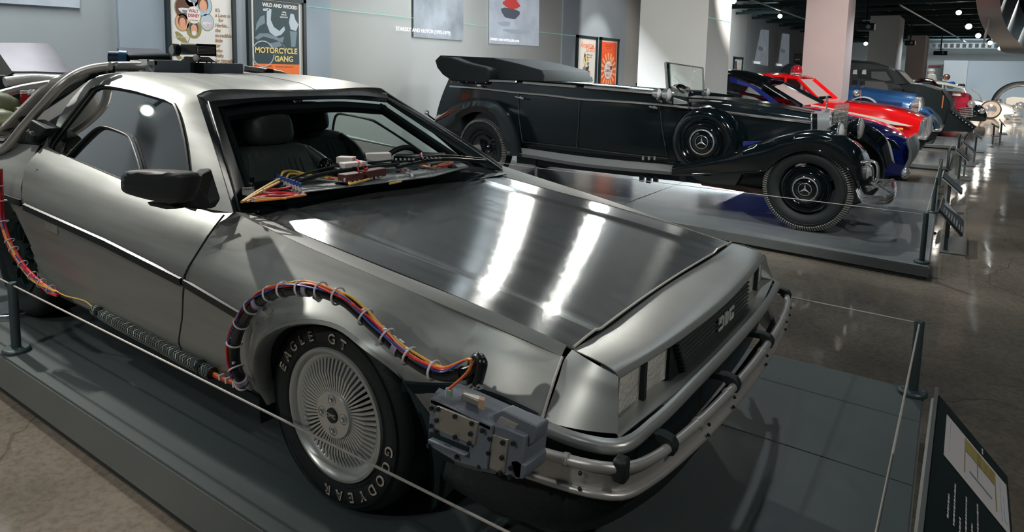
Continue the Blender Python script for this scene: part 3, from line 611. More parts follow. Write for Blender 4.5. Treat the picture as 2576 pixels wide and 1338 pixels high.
W_k = mat('hose_black', (.008, .012, .014), .25); W_w = mat('tie_white', (.70, .68, .72), .45); W_l = mat('clamp_lilac', (.38, .34, .46), .4); W_g = mat('wire_grey', (.33, .38, .42), .45)
M_brown = mat('brown_resin', (.11, .035, .035), .45); M_pw = mat('white_plastic', (.72, .71, .68), .45); M_beadl = mat('edge_pale', (.72, .68, .62), .3, .3); M_dashg = mat('dash_sheet', (.30, .34, .35), .45, .2)
dmc = thing('steel_sports_car', 'brushed stainless steel wedge sports car with cables clipped round its front wheel arch', 'car', (0, 0, 0))
def mir(p): return (p[0], -p[1], p[2])
_pz = np.polyfit([-.62, -.35, -.17, .06, .28, .48, .66], [.793, .753, .722, .686, .655, .622, .582], 3); _py = np.polyfit([-.62, -.35, -.17, .06, .28, .48, .66], [-.78, -.777, -.772, -.757, -.737, -.715, -.69], 3); _ph = np.polyfit([-.66, -.347, -.144, .2, .447, .66], [.772, .729, .708, .669, .639, .604], 3)
def yc(x): return float(np.polyval(_py, x))
def zc(x): return float(np.polyval(_pz, x))
def _unused_yc(x): return float(np.interp(x, [-.62, -.35, -.17, .06, .28, .48, .66], [-.78, -.777, -.772, -.757, -.737, -.715, -.69]))
def _unused_zc(x): return float(np.interp(x, [-.62, -.35, -.17, .06, .28, .48, .66], [.793, .753, .722, .686, .655, .622, .582]))
def wx(x): return -.925+.125*sstep(x, .12, .72)
def zm(x): return float(np.interp(x, [-2.1, -1.233, -.68, -.346, .4, .7], [.648, .604, .56, .517, .475, .45]))
def yside(x, z):
    """half width of the body side below the crease, at station x and height z"""
    w = wx(x); m = zm(x); top = zc(x) if x > -.6 else .84
    k = [(.22, w+.085), (.30, w+.045), (m-.05, w+.008), (m+.02, w), (m+.065, w+.012), (m+.10, w+.030)]
    ty = yc(x) if x > -.6 else -.79
    for q in (.5,): k.append((mlerp(m+.10, top, q), mlerp(w+.030, ty, q)-.008))
    k.append((top, ty))
    y0 = sum(float(np.interp(z+dz, [a for a, b in k], [b for a, b in k])) for dz in (-.024, -.016, -.008, 0, .008, .016, .024))/7 if z < top-.024 else float(np.interp(z, [a for a, b in k], [b for a, b in k])); f = sstep(x, .15, .62)
    y1 = float(np.interp(z, [.22, .38, .452, .50, .545, .582, .70], [-.74, -.775, -.782, -.752, -.722, -.692, -.66]))
    return mlerp(y0, y1, f)
AX, AZ, ARX, ARZ = .045, .30, .355, .298
def arch(x): return AZ+ARZ*math.sqrt(max(0, 1-((x-AX)/ARX)**2))
def flare(x, z):
    d = math.hypot((x-AX-.0)/(ARX), (z-AZ)/(ARZ)); 
    return -.030*(1-sstep(d, 1.0, 1.24)) if z > .2 else 0
def sidept(x, z): return Vector((x, yside(x, z)+flare(x, z), z))
# ---- fender (front wing)
for sgn in (1, -1):
    mb = MB(); NZ = 22
    def colpts(x, zb, zt, n=NZ):
        return [sidept(x, mlerp(zb, zt, (i/n)**1.0)) for i in range(n+1)]
    def cut(z):   # shut line between wing and door
        return float(np.interp(z, [.20, .295, .415, .551, .572, .707, .793], [-.83, -.822, -.75, -.690, -.686, -.640, -.603]))
    xs1 = [AX-ARX-(.0 if k == 8 else 0) for k in range(1)]
    # rear piece: between shut line and arch
    rows = []
    for i in range(NZ+1):
        tz = i/NZ; row = []
        for j in range(11):
            u = j/10; z0 = mlerp(.235, zc(mlerp(-.6, AX-ARX, u)), tz); x = mlerp(cut(z0)+.006, AX-ARX, u); row.append(sidept(x, z0))
        rows.append(row)
    mb.grid(rows)
    th = [PI*(1-k/40) for k in range(41)]
    cols = []
    for a in th:
        x = AX+ARX*math.cos(a); zb = arch(x) if 0 < a < PI else .235
        zb = max(.235, AZ+ARZ*math.sin(a)) if 0 < a < PI else .235
        cols.append(colpts(x, zb, zc(x)))
    mb.grid(list(map(list, zip(*cols))))
    cols = [colpts(x, .235 if x < .5 else .30, zc(x)) for x in np.linspace(AX+ARX, .652, 9)]
    mb.grid(list(map(list, zip(*cols))))
    # top strip from the crease to the bonnet shut line
    st = []
    for x in np.linspace(-.605, .652, 26):
        yb = -.683+.02*sstep(x, 0, .66); st.append((Vector((x, yc(x), zc(x))), Vector((x, yb-.003, float(np.polyval(_ph, x))))))
    mb.grid([[s_[0] for s_ in st], [s_[0].lerp(s_[1], .5)+Vector((0, 0, .002)) for s_ in st], [s_[1] for s_ in st]])
    if sgn < 0: mb.v = [Vector(mir(v)) for v in mb.v]
    wing = mb.build('front_wing', S_side, dmc, weld=True, solid=.004, off=0, sharp=24)
    # rolled lip of the arch
    lip = MB(); rr = []
    for a in [PI*(1+.07)-(PI*1.14)*k/44 for k in range(45)]:
        x = AX+ARX*math.cos(a); z = AZ+ARZ*math.sin(a); z = max(z, .235); y = yside(x, max(z, .24))-.030
        rr.append([Vector((x, y, z)), Vector((x, y-.006, z-.001))+Vector((-.008*math.cos(a), 0, -.008*math.sin(a))), Vector((x, y+.004, z))+Vector((-.014*math.cos(a), 0, -.014*math.sin(a))), Vector((x, y+.05, z))+Vector((-.012*math.cos(a), 0, -.012*math.sin(a)))])
    lip.grid(rr)
    if sgn < 0: lip.v = [Vector(mir(v)) for v in lip.v]
    lip.build('arch_lip', S_side, wing, solid=.003, off=0)
    # wheel well
    ww = MB(); ww.lathe([(ARX+.006, -.90), (ARX-.01, -.70), (ARX-.03, -.45)], (AX, 0, AZ-.055), 'Y', 28, 0-.2, PI+.2); ww.box((AX, -.44, .36), (.66, .02, .36))
    if sgn < 0: ww.v = [Vector(mir(v)) for v in ww.v]
    ww.build('wheel_well', M_inner, wing)
    # moulding strip on the wing (behind and before the arch)
    for xa, xb in ((-.684, -.352), (.30, .645)):
        m2 = MB(); n = 10; r0 = []
        for k in range(n+1):
            x = mlerp(xa, xb, k/n); z = zm(x); y = yside(x, z)+flare(x, z)
            r0.append([Vector((x, y-.001, z+.016)), Vector((x, y-.008, z+.012)), Vector((x, y-.008, z-.012)), Vector((x, y-.001, z-.016))])
        m2.grid(r0)
        if sgn < 0: m2.v = [Vector(mir(v)) for v in m2.v]
        m2.build('moulding', M_trim, wing)

# ---- doors and rear quarter (side below the belt), window frame, roof halves
def rcut(z): return float(np.interp(z, [.2, .327, .64, .78, .872, 1.22], [-1.70, -1.758, -1.99, -2.11, -2.125, -2.20]))
belt = [(-.607, -.785, .789), (-.832, -.797, .786), (-1.10, -.80, .800), (-1.377, -.80, .820), (-1.62, -.796, .841), (-1.896, -.79, .866), (-2.125, -.785, .895)]
shoulder = [(-1.222, -.548, 1.163), (-1.40, -.548, 1.186), (-1.62, -.548, 1.205), (-1.85, -.545, 1.215), (-2.05, -.54, 1.216), (-2.20, -.53, 1.212)]
WP = lambda x, y: onp(x, y, (0, 1, -.55), -1.236)
win_px = [(487, 520), (400, 490), (300, 452), (163, 394), (134, 382), (125, 370), (157, 323), (200, 267), (232, 226), (250, 217), (290, 220), (345, 231), (420, 253), (440, 264), (449, 284), (468, 360)]
win = [WP(x, y) for x, y in win_px]
out_px = [(560, 531), (430, 476), (320, 429), (180, 372), (112, 345), (96, 328), (130, 276), (172, 222), (200, 192), (216, 190)]
def doorside(sgn):
    d = MB()
    # lower skin
    rows = []; NR = 16
    for i in range(NR+1):
        t_ = i/NR; row = []
        for j in range(27):
            u = j/26; zb = mlerp(.245, float(np.interp(mlerp(-.607, -2.125, u), [-2.125, -1.896, -1.377, -.832, -.607], [.895, .866, .82, .786, .789])), t_)
            xf = cut(min(zb, .793))-.006; x = mlerp(xf, rcut(zb)+.006, u)
            b_ = float(np.interp(x, [-2.125, -1.896, -1.377, -.832, -.607], [.895, .866, .82, .786, .789])); by = float(np.interp(x, [-2.125, -1.377, -.832, -.607], [-.785, -.80, -.797, -.785]))
            m = zm(x); k = [(.22, -.845), (.30, -.875), (m-.05, -.917), (m+.02, -.925), (m+.065, -.912), (m+.10, -.893), (mlerp(m+.1, b_, .5), -.862), (b_, by)]
            row.append(Vector((x, float(np.interp(zb, [a for a, b in k], [b for a, b in k])), zb)))
        rows.append(row)
    d.grid(rows)
    # frame round the window: outer loop on belt, A pillar, shoulder, B pillar; inner loop = window
    n = 72
    A0 = [Vector(b) for b in belt]; A1 = [Vector(belt[-1]), Vector((-2.15, -.73, .98)), Vector((-2.185, -.63, 1.11)), Vector(shoulder[-1])]; A2 = [Vector(s) for s in shoulder][::-1]; A3 = [Vector(shoulder[0]), Vector((-1.02, -.625, 1.045)), Vector((-.80, -.71, .918)), Vector(belt[0])]
    outer = catmull(A0, 26)[:-1]+catmull(A1, 12)[:-1]+catmull(A2, 20)[:-1]+catmull(A3, 14)[:-1]; n = len(outer)
    # matching inner loop: by four runs with the same counts
    I0 = [win[0], win[1], win[2], win[3], win[4]]; I1 = [win[4], win[5], win[6], win[7], win[8]]; I2 = [win[8], win[9], win[10], win[11], win[12], win[13]]; I3 = [win[13], win[14], win[15], win[0]]
    inner = linres(I0, 26)[:-1]+catmull(I1, 12)[:-1]+linres(I2, 20)[:-1]+catmull(I3, 14)[:-1]
    mids = [outer[i].lerp(inner[i], .5)+Vector((0, -.006, .003)) for i in range(n)]
    d.grid([outer, mids, inner, [p+Vector((.0, .014, -.007)) for p in inner]], True)
    # roof half: shoulder line over to the T bar
    n2 = 20; S0 = catmull([Vector(s) for s in shoulder], n2)
    T = catmull([(-1.262, -.10, 1.177), (-1.40, -.12, 1.205), (-1.6, -.13, 1.223), (-1.8, -.14, 1.238), (-2.0, -.15, 1.243), (-2.17, -.16, 1.243)], n2)
    r1 = [S0[i]+Vector((0, .035, .017)) for i in range(n2+1)]; r2 = [S0[i].lerp(T[i], .38)+Vector((0, 0, .018)) for i in range(n2+1)]; r3 = [S0[i].lerp(T[i], .72)+Vector((0, 0, .007)) for i in range(n2+1)]
    d.loft([S0, r1, r2, r3, T], n2, 3)
    if sgn < 0: d.v = [Vector(mir(v)) for v in d.v]
    o = d.build('gullwing_door', S_side, dmc, weld=True, solid=.004, off=0, sharp=28)
    # rubber window seal
    s = MB(); s.tube([p+Vector((0, -.003, .002)) for p in inner], .0075, 6, closed=True)
    if sgn < 0: s.v = [Vector(mir(v)) for v in s.v]
    s.build('window_seal', M_trim, o)
    # glass: fixed pane with the small drop window
    g = MB(); g.poly([p+Vector((0, .006, -.003)) for p in inner])
    if sgn < 0: g.v = [Vector(mir(v)) for v in g.v]
    g.build('window_glass', G_side if sgn > 0 else G_wind, o, smooth=False)
    dw = [WP(*q) for q in ((171, 396), (205, 360), (240, 327), (252, 320), (264, 319), (318, 338), (329, 346), (335, 358), (356, 422), (368, 474))]
    s = MB(); s.tube([p+Vector((0, -.002, .001)) for p in dw], .0085, 6, seg=40); 
    if sgn < 0: s.v = [Vector(mir(v)) for v in s.v]
    s.build('drop_window_frame', M_trim, o)
    s = MB(); s.tube([p+Vector((0, -.009, .004)) for p in dw], .003, 6, seg=40)
    if sgn < 0: s.v = [Vector(mir(v)) for v in s.v]
    s.build('chrome_bead', M_chromed, o)
    # moulding
    m2 = MB(); r0 = []
    for k in range(25):
        x = mlerp(-.698, -1.985, k/24); z = zm(x); y = -.9245
        r0.append([Vector((x, y, z+.017)), Vector((x, y-.009, z+.013)), Vector((x, y-.009, z-.013)), Vector((x, y, z-.017))])
    m2.grid(r0)
    if sgn < 0: m2.v = [Vector(mir(v)) for v in m2.v]
    m2.build('moulding', M_trim, o)
    if sgn > 0:
        c = PY(97, 437, -.862); kk = MB(); kk.cyl(c+Vector((0, .01, 0)), c+Vector((0, -.006, .0)), .022, 20); kk.build('lock_ring', M_trim, o); kk = MB(); kk.cyl(c+Vector((0, -.005, 0)), c+Vector((0, -.010, .0)), .014, 20); kk.build('lock', M_chromed, o)
        c = PY(130, 570, -.922); MB().box(c, (.115, .012, .045)).build('pull_recess', M_plate, o, bev=.005)
        M_a = MB(); 
    return o
doorN = doorside(1); doorF = doorside(-1)
# inner door skins so the cabin is closed
for sgn in (1, -1):
    b_ = MB(); b_.grid([[Vector((x, -.74*sgn, z)) for x in np.linspace(-.62, -2.15, 8)] for z in (.3, .74)]); b_.build('door_lining', M_inner, dmc, solid=.02)
    b_ = MB(); b_.prism([(-.62, -.70*sgn, .74), (-.83, -.765*sgn, .755), (-1.377, -.775*sgn, .79), (-2.1, -.76*sgn, .86), (-2.1, -.62*sgn, .82), (-1.3, -.64*sgn, .75), (-.62, -.66*sgn, .70)], (0, 0, .012)); b_.build('door_ledge', M_matt, dmc)
# rear quarter panels, C pillars with louvres, tail
for sgn in (1, -1):
    q = MB(); rows = []
    for i in range(41):
        t_ = i/40; row = []
        for j in range(71):
            u = j/70; zt = mlerp(.895, .83, u); z = mlerp(.25, zt, t_); x = mlerp(rcut(z)-.006, -3.30, u); m = mlerp(.648, .66, u)
            if z < .56 and abs(x+2.413) < .34*math.sqrt(max(0, 1-((z-.33)/.35)**2)) and z < .68: pass
            k = [(.22, -.84), (.30, -.87), (m-.05, -.913), (m+.02, -.922), (m+.065, -.91), (m+.10, -.89), (zt, -.80+.05*u)]
            row.append(Vector((x, float(np.interp(z, [a for a, b in k], [b for a, b in k]))+.10*u*u, z)))
        rows.append(row)
    # leave the wheel opening out
    ids = {}; 
    def inside(p): return math.hypot(p.x+2.413, p.z-.33) < .375
    for i in range(40):
        for j in range(70):
            c4 = [rows[i][j], rows[i][j+1], rows[i+1][j+1], rows[i+1][j]]
            if sum(inside(p) for p in c4) >= 2: continue
            q.poly(c4)
    # upper quarter: belt up to the roof end
    up = [[Vector((-2.13, -.785, .897)), Vector((-2.7, -.77, .87)), Vector((-3.3, -.70, .83))], [Vector((-2.17, -.66, 1.06)), Vector((-2.6, -.66, .98)), Vector((-3.2, -.62, .86))], [Vector((-2.205, -.53, 1.214)), Vector((-2.6, -.55, 1.10)), Vector((-3.15, -.55, .89))]]
    uq = MB().loft(up, 14, 4)
    if sgn < 0: uq.v = [Vector(mir(v)) for v in uq.v]
    if sgn < 0: q.v = [Vector(mir(v)) for v in q.v]
    qq = q.build('rear_quarter', S_side, dmc, weld=True, solid=.004, off=0)
    uq.build('sail_panel', M_matt, qq, solid=.004)
    cp = MB(); cp.tube([(-2.215, -.50*sgn, 1.222), (-2.45, -.575*sgn, 1.12), (-2.75, -.64*sgn, .97)], .035, 8, seg=14); cp.build('pillar_strip', M_trim, qq)
    m2 = MB(); m2.box((-2.6, -.925*sgn, .655), (1.15, .012, .03)); m2.build('moulding', M_trim, qq)
lv = MB().loft([[(-2.17, -.55, 1.235), (-2.18, 0, 1.245), (-2.17, .55, 1.235)], [(-2.7, -.56, 1.03), (-2.7, 0, 1.05), (-2.7, .56, 1.03)], [(-3.25, -.6, .86), (-3.25, 0, .87), (-3.25, .6, .86)]], 10, 5)
lv.build('engine_cover', M_matt, dmc, solid=.01)
MB().box((-3.33, 0, .58), (.08, 1.5, .5)).build('tail_panel', M_matt, dmc, bev=.02)
# T bar, header, windscreen
tb = MB().loft([[(-1.262, -.097, 1.1772), (-1.4, -.117, 1.2052), (-1.6, -.127, 1.2232), (-1.8, -.137, 1.2382), (-2.17, -.157, 1.2432)], [(-1.262, 0, 1.180), (-1.4, 0, 1.207), (-1.6, 0, 1.226), (-1.8, 0, 1.241), (-2.17, 0, 1.246)], [(-1.262, .097, 1.1772), (-1.4, .117, 1.2052), (-1.6, .127, 1.2232), (-1.8, .137, 1.2382), (-2.17, .157, 1.2432)]], 18, 3)
tb.build('roof_spine', S_roof, dmc, solid=.004)
hl = [(-1.222, -.548, 1.163), (-1.225, -.513, 1.180), (-1.240, -.378, 1.187), (-1.255, -.226, 1.182), (-1.266, 0, 1.180), (-1.255, .226, 1.182), (-1.240, .378, 1.186), (-1.222, .548, 1.158)]
hb = [(-1.168, -.53, 1.137), (-1.180, -.50, 1.142), (-1.205, -.37, 1.146), (-1.224, -.22, 1.149), (-1.230, 0, 1.150), (-1.224, .22, 1.149), (-1.210, .37, 1.146), (-1.185, .53, 1.130)]
MB().loft([hl, [tuple(mlerp(a, b, .5)+(.006 if i == 2 else 0) for i, (a, b) in enumerate(zip(p, q))) for p, q in zip(hl, hb)], hb], 26, 4).build('header_rail', S_roof, dmc, solid=.003)
cowl = [(-.648, -.735, .775), (-.640, -.4, .800), (-.635, 0, .812), (-.600, .4, .806), (-.55, .735, .772)]
cowlg = [(-.70, -.66, .795), (-.70, -.4, .815), (-.69, 0, .825), (-.66, .4, .82), (-.62, .67, .79)]
gl_t = [(-1.15, -.50, 1.118), (-1.205, -.25, 1.134), (-1.213, 0, 1.136), (-1.205, .25, 1.134), (-1.165, .50, 1.112)]
g = MB().loft([gl_t, cowlg], 24, 12, crv=False); g.build('windscreen', G_wind, dmc)
# black screen surround
MB().loft([hb, [tuple(v) for v in gl_t]], 24, 2, crv=False).build('screen_header', M_trim, dmc, solid=.006)
for sgn, hp_, ap, gp, gb in ((1, hb[0], cowl[0], gl_t[0], cowlg[0]), (-1, hb[-1], cowl[-1], gl_t[-1], cowlg[-1])):
    n = 14; A_ = [Vector(hp_).lerp(Vector(ap), k/n)+Vector((0, 0, .012*math.sin(PI*k/n))) for k in range(n+1)]; B_ = [Vector(gp).lerp(Vector(gb), k/n) for k in range(n+1)]
    oA = catmull([Vector(shoulder[0]), Vector((-1.02, -.625, 1.045)), Vector((-.80, -.71, .918)), Vector(belt[0])], n)
    oA = [p if sgn > 0 else Vector((p.x+.02, -p.y, p.z-.02*(1-k/n))) for k, p in enumerate(oA)]
    mb = MB().grid([[p+Vector((0, .001*sgn, .002)) for p in oA], A_, B_]); mb.build('screen_pillar', M_trim, dmc, solid=.006)
    MB().tube([p+Vector((0, 0, .004)) for p in A_], .0035, 6).build('screen_bead', M_chromed, dmc)
    MB().tube([b_+Vector((-.03, .03*sgn, -.03)) for b_ in B_], .026, 8).build('inner_pillar', M_matt, dmc)
MB().tube([Vector(p)+Vector((-.02, 0, -.045)) for p in gl_t], .028, 8, seg=16).build('inner_header', M_matt, dmc)
# cowl tray between screen and bonnet, wipers
hr = [(-.600, -.68, .772), (-.630, -.35, .752), (-.630, 0, .748), (-.58, .35, .752), (-.50, .70, .768)]
MB().loft([[(p[0], p[1], p[2]-.004) for p in hr], [(p[0]-.035, p[1]*.98, p[2]+.002) for p in hr], [(p[0], p[1], p[2]-.012) for p in cowl], cowlg], 24, 3, crv=False).build('scuttle', M_trim, dmc, solid=.006)
MB().loft([[(-.70, -.62, .775), (-.68, 0, .79), (-.62, .62, .775)], [(-1.0, -.66, .805), (-1.0, 0, .81), (-1.0, .66, .805)]], 10, 4, crv=False).build('dashboard', M_matt, dmc, solid=.02)
for pts, r in (([(-.68, -.60, .818), (-.69, -.35, .862), (-.64, .05, .868)], .009), ([(-.70, -.63, .828), (-.725, -.3, .878), (-.69, .06, .880)], .005), ([(-.62, .02, .86), (-.62, .3, .868), (-.58, .62, .83)], .009), ([(-.66, .05, .872), (-.66, .35, .878), (-.61, .66, .834)], .005)):
    t_ = MB().tube(pts, r, 8, seg=14); t_.build('wiper_arm' if r > .006 else 'wiper_blade', M_trim, dmc)
for x, y in ((-.64, -.28), (-.60, .38)): MB().lathe([(.03, 0), (.028, .02), (.015, .034), (0, .036)], (x, y, .80), 'Z', 16).build('wiper_pivot', M_trim, dmc)
# bonnet with two pressed creases
def hz(x, y):
    e = float(np.polyval(_ph, x))
    a = abs(y); t_ = sstep(x, -.6, .2)
    c0 = mlerp(float(np.interp(a, [0, .3, .50, .515, .530, .60, .683], [-.008, -.008, -.007, -.007, 0, .001, 0])), float(np.interp(a, [0, .3, .50, .515, .530, .60, .683], [-.013, -.012, -.010, -.009, -.001, .0005, 0])), t_)
    return e+c0
rows = []
ys = [-.680, -.66, -.60, -.57, -.55, -.535, -.52, -.50, -.47, -.40, -.3, -.2, -.1, 0, .1, .2, .3, .40, .47, .50, .52, .535, .55, .57, .60, .66, .690]
for k in range(41):
    u = k/40; row = []
    for y in ys:
        xr = float(np.interp(y, [-.68, -.35, 0, .35, .70], [-.605, -.637, -.637, -.587, -.507])); xf = .668-.028*(1-(y/.68)**2)
        x = mlerp(xr, xf, u); ysc = y*(1-.02*u); row.append(Vector((x, ysc, hz(x, y))))
    rows.append(row)
MB().grid(rows).build('bonnet', S_hood, dmc, solid=.004, sharp=60)
MB().tube([Vector((.672-.028*(1-(y/.68)**2), y*.98, hz(.668, y)+.004)) for y in ys], .0042, 6).build('bonnet_edge_bead', M_beadl, dmc)
MB().tube([Vector((.655, yc(.655)-.001+k*0, zc(.655)+.002)) for k in (0,)]+[sidept(.655, z)+Vector((0, -.004, 0)) for z in np.linspace(.575, .44, 10)], .0040, 6).build('wing_edge_bead', M_beadl, dmc)
MB().tube([Vector((cut(z), yside(cut(z), z)-.001, z)) for z in np.linspace(.79, .25, 24)], .0030, 6).build('door_shut_line', M_trim, dmc)
MB().box((0, 0, .50), (1.2, 1.0, .12)).build('front_tub', M_inner, dmc)
# ---- front fascia
ft = [(.808, -.685, .578), (.822, -.5, .571), (.832, -.33, .566), (.842, 0, .563), (.832, .33, .563), (.822, .5, .565), (.808, .685, .570)]
ff = [(.675, -.672, .602), (.658, -.45, .582), (.650, -.25, .581), (.648, 0, .583), (.650, .25, .581), (.658, .45, .582), (.675, .680, .600)]
mid = [tuple(mlerp(a, b, .5)+(.006 if i == 2 else 0) for i, (a, b) in enumerate(zip(p, q))) for p, q in zip(ff, ft)]
fas = MB(); fas.loft([ff, mid, [tuple(mlerp(a, b, .85)+(.006 if i == 2 else 0) for i, (a, b) in enumerate(zip(p, q))) for p, q in zip(ff, ft)], ft, [(p[0]+.003, p[1], p[2]-.006) for p in ft]], 40, 4)
# side cheeks
for sgn in (1, -1):
    zz = [.602, .58, .545, .50, .455]
    back = [Vector((.672, -.672, .602)), Vector((.662, -.692, .580)), Vector((.662, -.715, .545)), Vector((.660, -.745, .50)), Vector((.655, -.775, .452))]
    frt = [Vector((.808, -.685, .575)), Vector((.812, -.695, .560)), Vector((.818, -.705, .53)), Vector((.826, -.718, .50)), Vector((.835, -.735, .462))]
    rows = [[back[i].lerp(frt[i], u)+Vector((0, -.012*math.sin(PI*u), .006*math.sin(PI*u) if i == 0 else 0)) for u in np.linspace(0, 1, 12)] for i in range(5)]
    if sgn < 0: rows = [[Vector(mir(v)) for v in r] for r in rows]
    fas.loft(rows, 11, 3)
    rec = [[frt[i] for i in range(5)], [frt[i]+Vector((-.065, .035, 0)) for i in range(5)]]
    if sgn < 0: rec = [[Vector(mir(v)) for v in r] for r in rec]
    fas.grid(rec)
# recess roof underside and shelf
fas.loft([[(p[0]+.003, p[1]*.985, p[2]-.006) for p in ft], [(p[0]-.06, p[1]*.96, p[2]-.008) for p in ft]], 30, 1, crv=False)
sh0 = [(.765, -.665, .464), (.775, -.40, .452), (.780, -.34, .415), (.785, 0, .400), (.780, .38, .405), (.775, .44, .450), (.765, .665, .464)]
sh1 = [(.838, -.735, .452), (.866, -.60, .458), (.882, -.33, .468), (.888, 0, .470), (.882, .33, .468), (.862, .60, .464), (.836, .735, .460)]
fas.loft([[(a, b, c) for a, b, c in sh0], [tuple(v) for v in catmull(sh1, 4)]], 40, 2, crv=False)
fas.build('front_fascia', S_fas, dmc, solid=.003, off=0, sharp=40, weld=True)
bul = [[(.652, -.776, .455), (.76, -.775, .455)]+[tuple(p) for p in sh1]+[(.76, .775, .458), (.652, .776, .455)]]
bul.append([(.652, -.792, .450), (.77, -.790, .449)]+[(p[0]+.015, p[1]*1.018, p[2]-.006) for p in sh1]+[(.77, .790, .449), (.652, .792, .452)])
bul.append([(p[0]+.003, p[1]*1.004, p[2]-.014) for p in bul[1]]); bul.append([(p[0]-.004, p[1]*.998, p[2]-.024) for p in bul[1]]); bul.append([(p[0]-.03, p[1]*.97, p[2]-.026) for p in bul[1]])
fas2 = MB().loft(bul, 70, 3).build('fascia_lower_roll', S_fas, dmc, solid=.003, off=0)
bb = [[(p[0]-.03, p[1]*.965, p[2]-.026) for p in bul[1]], [(p[0]-.045, p[1]*.955, p[2]-.09) for p in bul[1]], [(p[0]-.06, p[1]*.93, .27) for p in bul[1]]]
MB().loft(bb, 60, 3, crv=False).build('bumper_core', M_trim, dmc, solid=.004)
# recess back, headlights, grille
MB().grid([[(.762, -.66, .565), (.772, -.33, .55), (.780, 0, .545), (.772, .33, .55), (.762, .66, .562)], [(.757, -.665, .465), (.767, -.33, .402), (.775, 0, .395), (.767, .33, .40), (.757, .665, .465)]]).build('recess_back', M_trim, dmc, solid=.01, off=1)
for sgn in (1, -1):
    for i, (ya, yb) in enumerate(((-.672, -.556), (-.536, -.385))):
        f = lambda y: .800+.02*(1-abs(y)/.65)
        t0, b0 = (.570, .462) if i == 0 else (.564, .456)
        q = [Vector((f(ya), ya*sgn, b0+.004)), Vector((f(yb), yb*sgn, b0)), Vector((f(yb)+.002, yb*sgn, t0)), Vector((f(ya)+.002, ya*sgn, t0+.004))]
        h = MB(); 
        rows = [[q[0].lerp(q[1], u).lerp(q[3].lerp(q[2], u), v)+Vector((.008*math.sin(PI*u)*math.sin(PI*v), 0, 0)) for u in np.linspace(0, 1, 9)] for v in np.linspace(0, 1, 7)]
        hh = h.grid(rows).build('headlight', M_lens, dmc, solid=.004)
        cc = (q[0]+q[2])/2
        MB().lathe([(.022, -.035), (.05, -.018), (.062, -.004)], cc, 'X', 20).build('reflector', M_reflect, hh)
        MB().tube(q, .0045, 6, closed=True).build('bezel', M_chromed, hh)
    MB().box((.806, -.546*sgn, .512), (.03, .016, .10)).build('lamp_divider', M_trim, dmc)
M_slat = mat('slat_grey', (.05, .062, .062), .45)
gr = MB().box((.79, .02, .480), (.04, .74, .160)).build('grille', M_matt, dmc)
for k in range(10):
    z = .560-.0148*k; sl = MB()
    sl.prism([(.812, -.345+.010*k, z), (.832, -.345+.010*k, z-.002), (.832, -.345+.010*k, z-.0065), (.812, -.345+.010*k, z-.0075)], (0, .73-.010*k, 0)); sl.build('grille_slat', M_slat, gr, smooth=False)
bm_ = MB()
cx_, y0_ = .836, .07
def gl_(pts): bm_.prism([(cx_, y*1.05+y0_, z-.012) for y, z in pts], (.004, 0, 0))
gl_([(-.062, .528), (-.020, .528), (-.012, .520), (-.012, .492), (-.020, .484), (-.062, .484), (-.062, .492), (-.024, .492), (-.024, .518), (-.040, .518), (-.040, .508), (-.062, .508)])
gl_([(-.002, .484), (-.002, .528), (.026, .528), (.034, .522), (.034, .484), (.024, .484), (.024, .516), (.019, .516), (.019, .484), (.010, .484), (.010, .516), (.008, .516), (.008, .484)])
gl_([(.044, .492), (.044, .520), (.052, .528), (.094, .528), (.094, .518), (.058, .518), (.058, .494), (.072, .494), (.072, .504), (.094, .504), (.094, .484), (.052, .484)])
bm_.build('badge_letters', mat('badge_silver', (.75, .75, .72), .35, .3), gr, label='three raised silver badge letters', smooth=False)
# ---- aluminium bumper rail with two tubes
rt = [(.66, -.850, .418), (.74, -.850, .426), (.83, -.838, .432), (.880, -.795, .424), (.908, -.70, .410), (.940, -.45, .405), (.956, -.15, .405), (.956, .1, .402), (.944, .4, .400), (.915, .66, .398), (.888, .77, .392)]
rb = [(p[0]-.002, p[1]+.004, p[2]-.070+.008*(i>3)) for i, p in enumerate(rt)]
bp_ = MB().loft([[(p[0]-.004, p[1]+.004, p[2]) for p in rt], [(p[0]-.004, p[1]+.004, p[2]) for p in rb]], 60, 3, crv=False).build('bumper_band', M_alu, dmc, solid=.004)
MB().tube(rt, .0125, 12, seg=70).build('bumper_top_tube', M_alu, dmc); MB().tube(rb, .0095, 12, seg=70).build('bumper_bottom_tube', M_alu, dmc)
R_ = catmull(rt, 70); Rb_ = catmull(rb, 70)
for k in (4, 22, 30, 44, 58): MB().tube([R_[k]+(R_[k]-R_[k-1]).normalized()*-.006, R_[k]+(R_[k+1]-R_[k]).normalized()*.006], .0155, 12).build('tube_collar', M_alu, dmc)
for k in (5, 24, 31, 45, 59, 66):
    MB().ball(Rb_[k]+Vector((.012, -.008 if k < 25 else 0, .012)), .005, 8, 6).build('bolt', M_bolt, dmc); MB().ball(R_[k]+Vector((.012, -.008 if k < 25 else 0, -.018)), .005, 8, 6).build('bolt', M_bolt, dmc)
for y, xo in ((-.62, 0), (-.20, 0), (.20, 0), (.77, 0)):
    k = min(range(71), key=lambda i: abs(R_[i].y-y)+(9 if R_[i].x < .88 else 0)); p = R_[k]
    b_ = MB(); prof = [(p.x-.10, p.z+.022), (p.x-.02, p.z+.032), (p.x+.006, p.z+.026), (p.x+.017, p.z+.008), (p.x+.013, p.z-.014), (p.x-.002, p.z-.018), (p.x-.014, p.z-.004), (p.x-.03, p.z+.010), (p.x-.10, p.z+.004)]
    b_.prism([(x, y-.015, z) for x, z in prof], (0, .030, 0)); b_.build('rubber_bracket', M_matt, dmc, bev=.003)
p = R_[9]; MB().box((p.x, p.y-.004, p.z), (.032, .036, .055)).build('rubber_strap', M_matt, dmc, bev=.008)
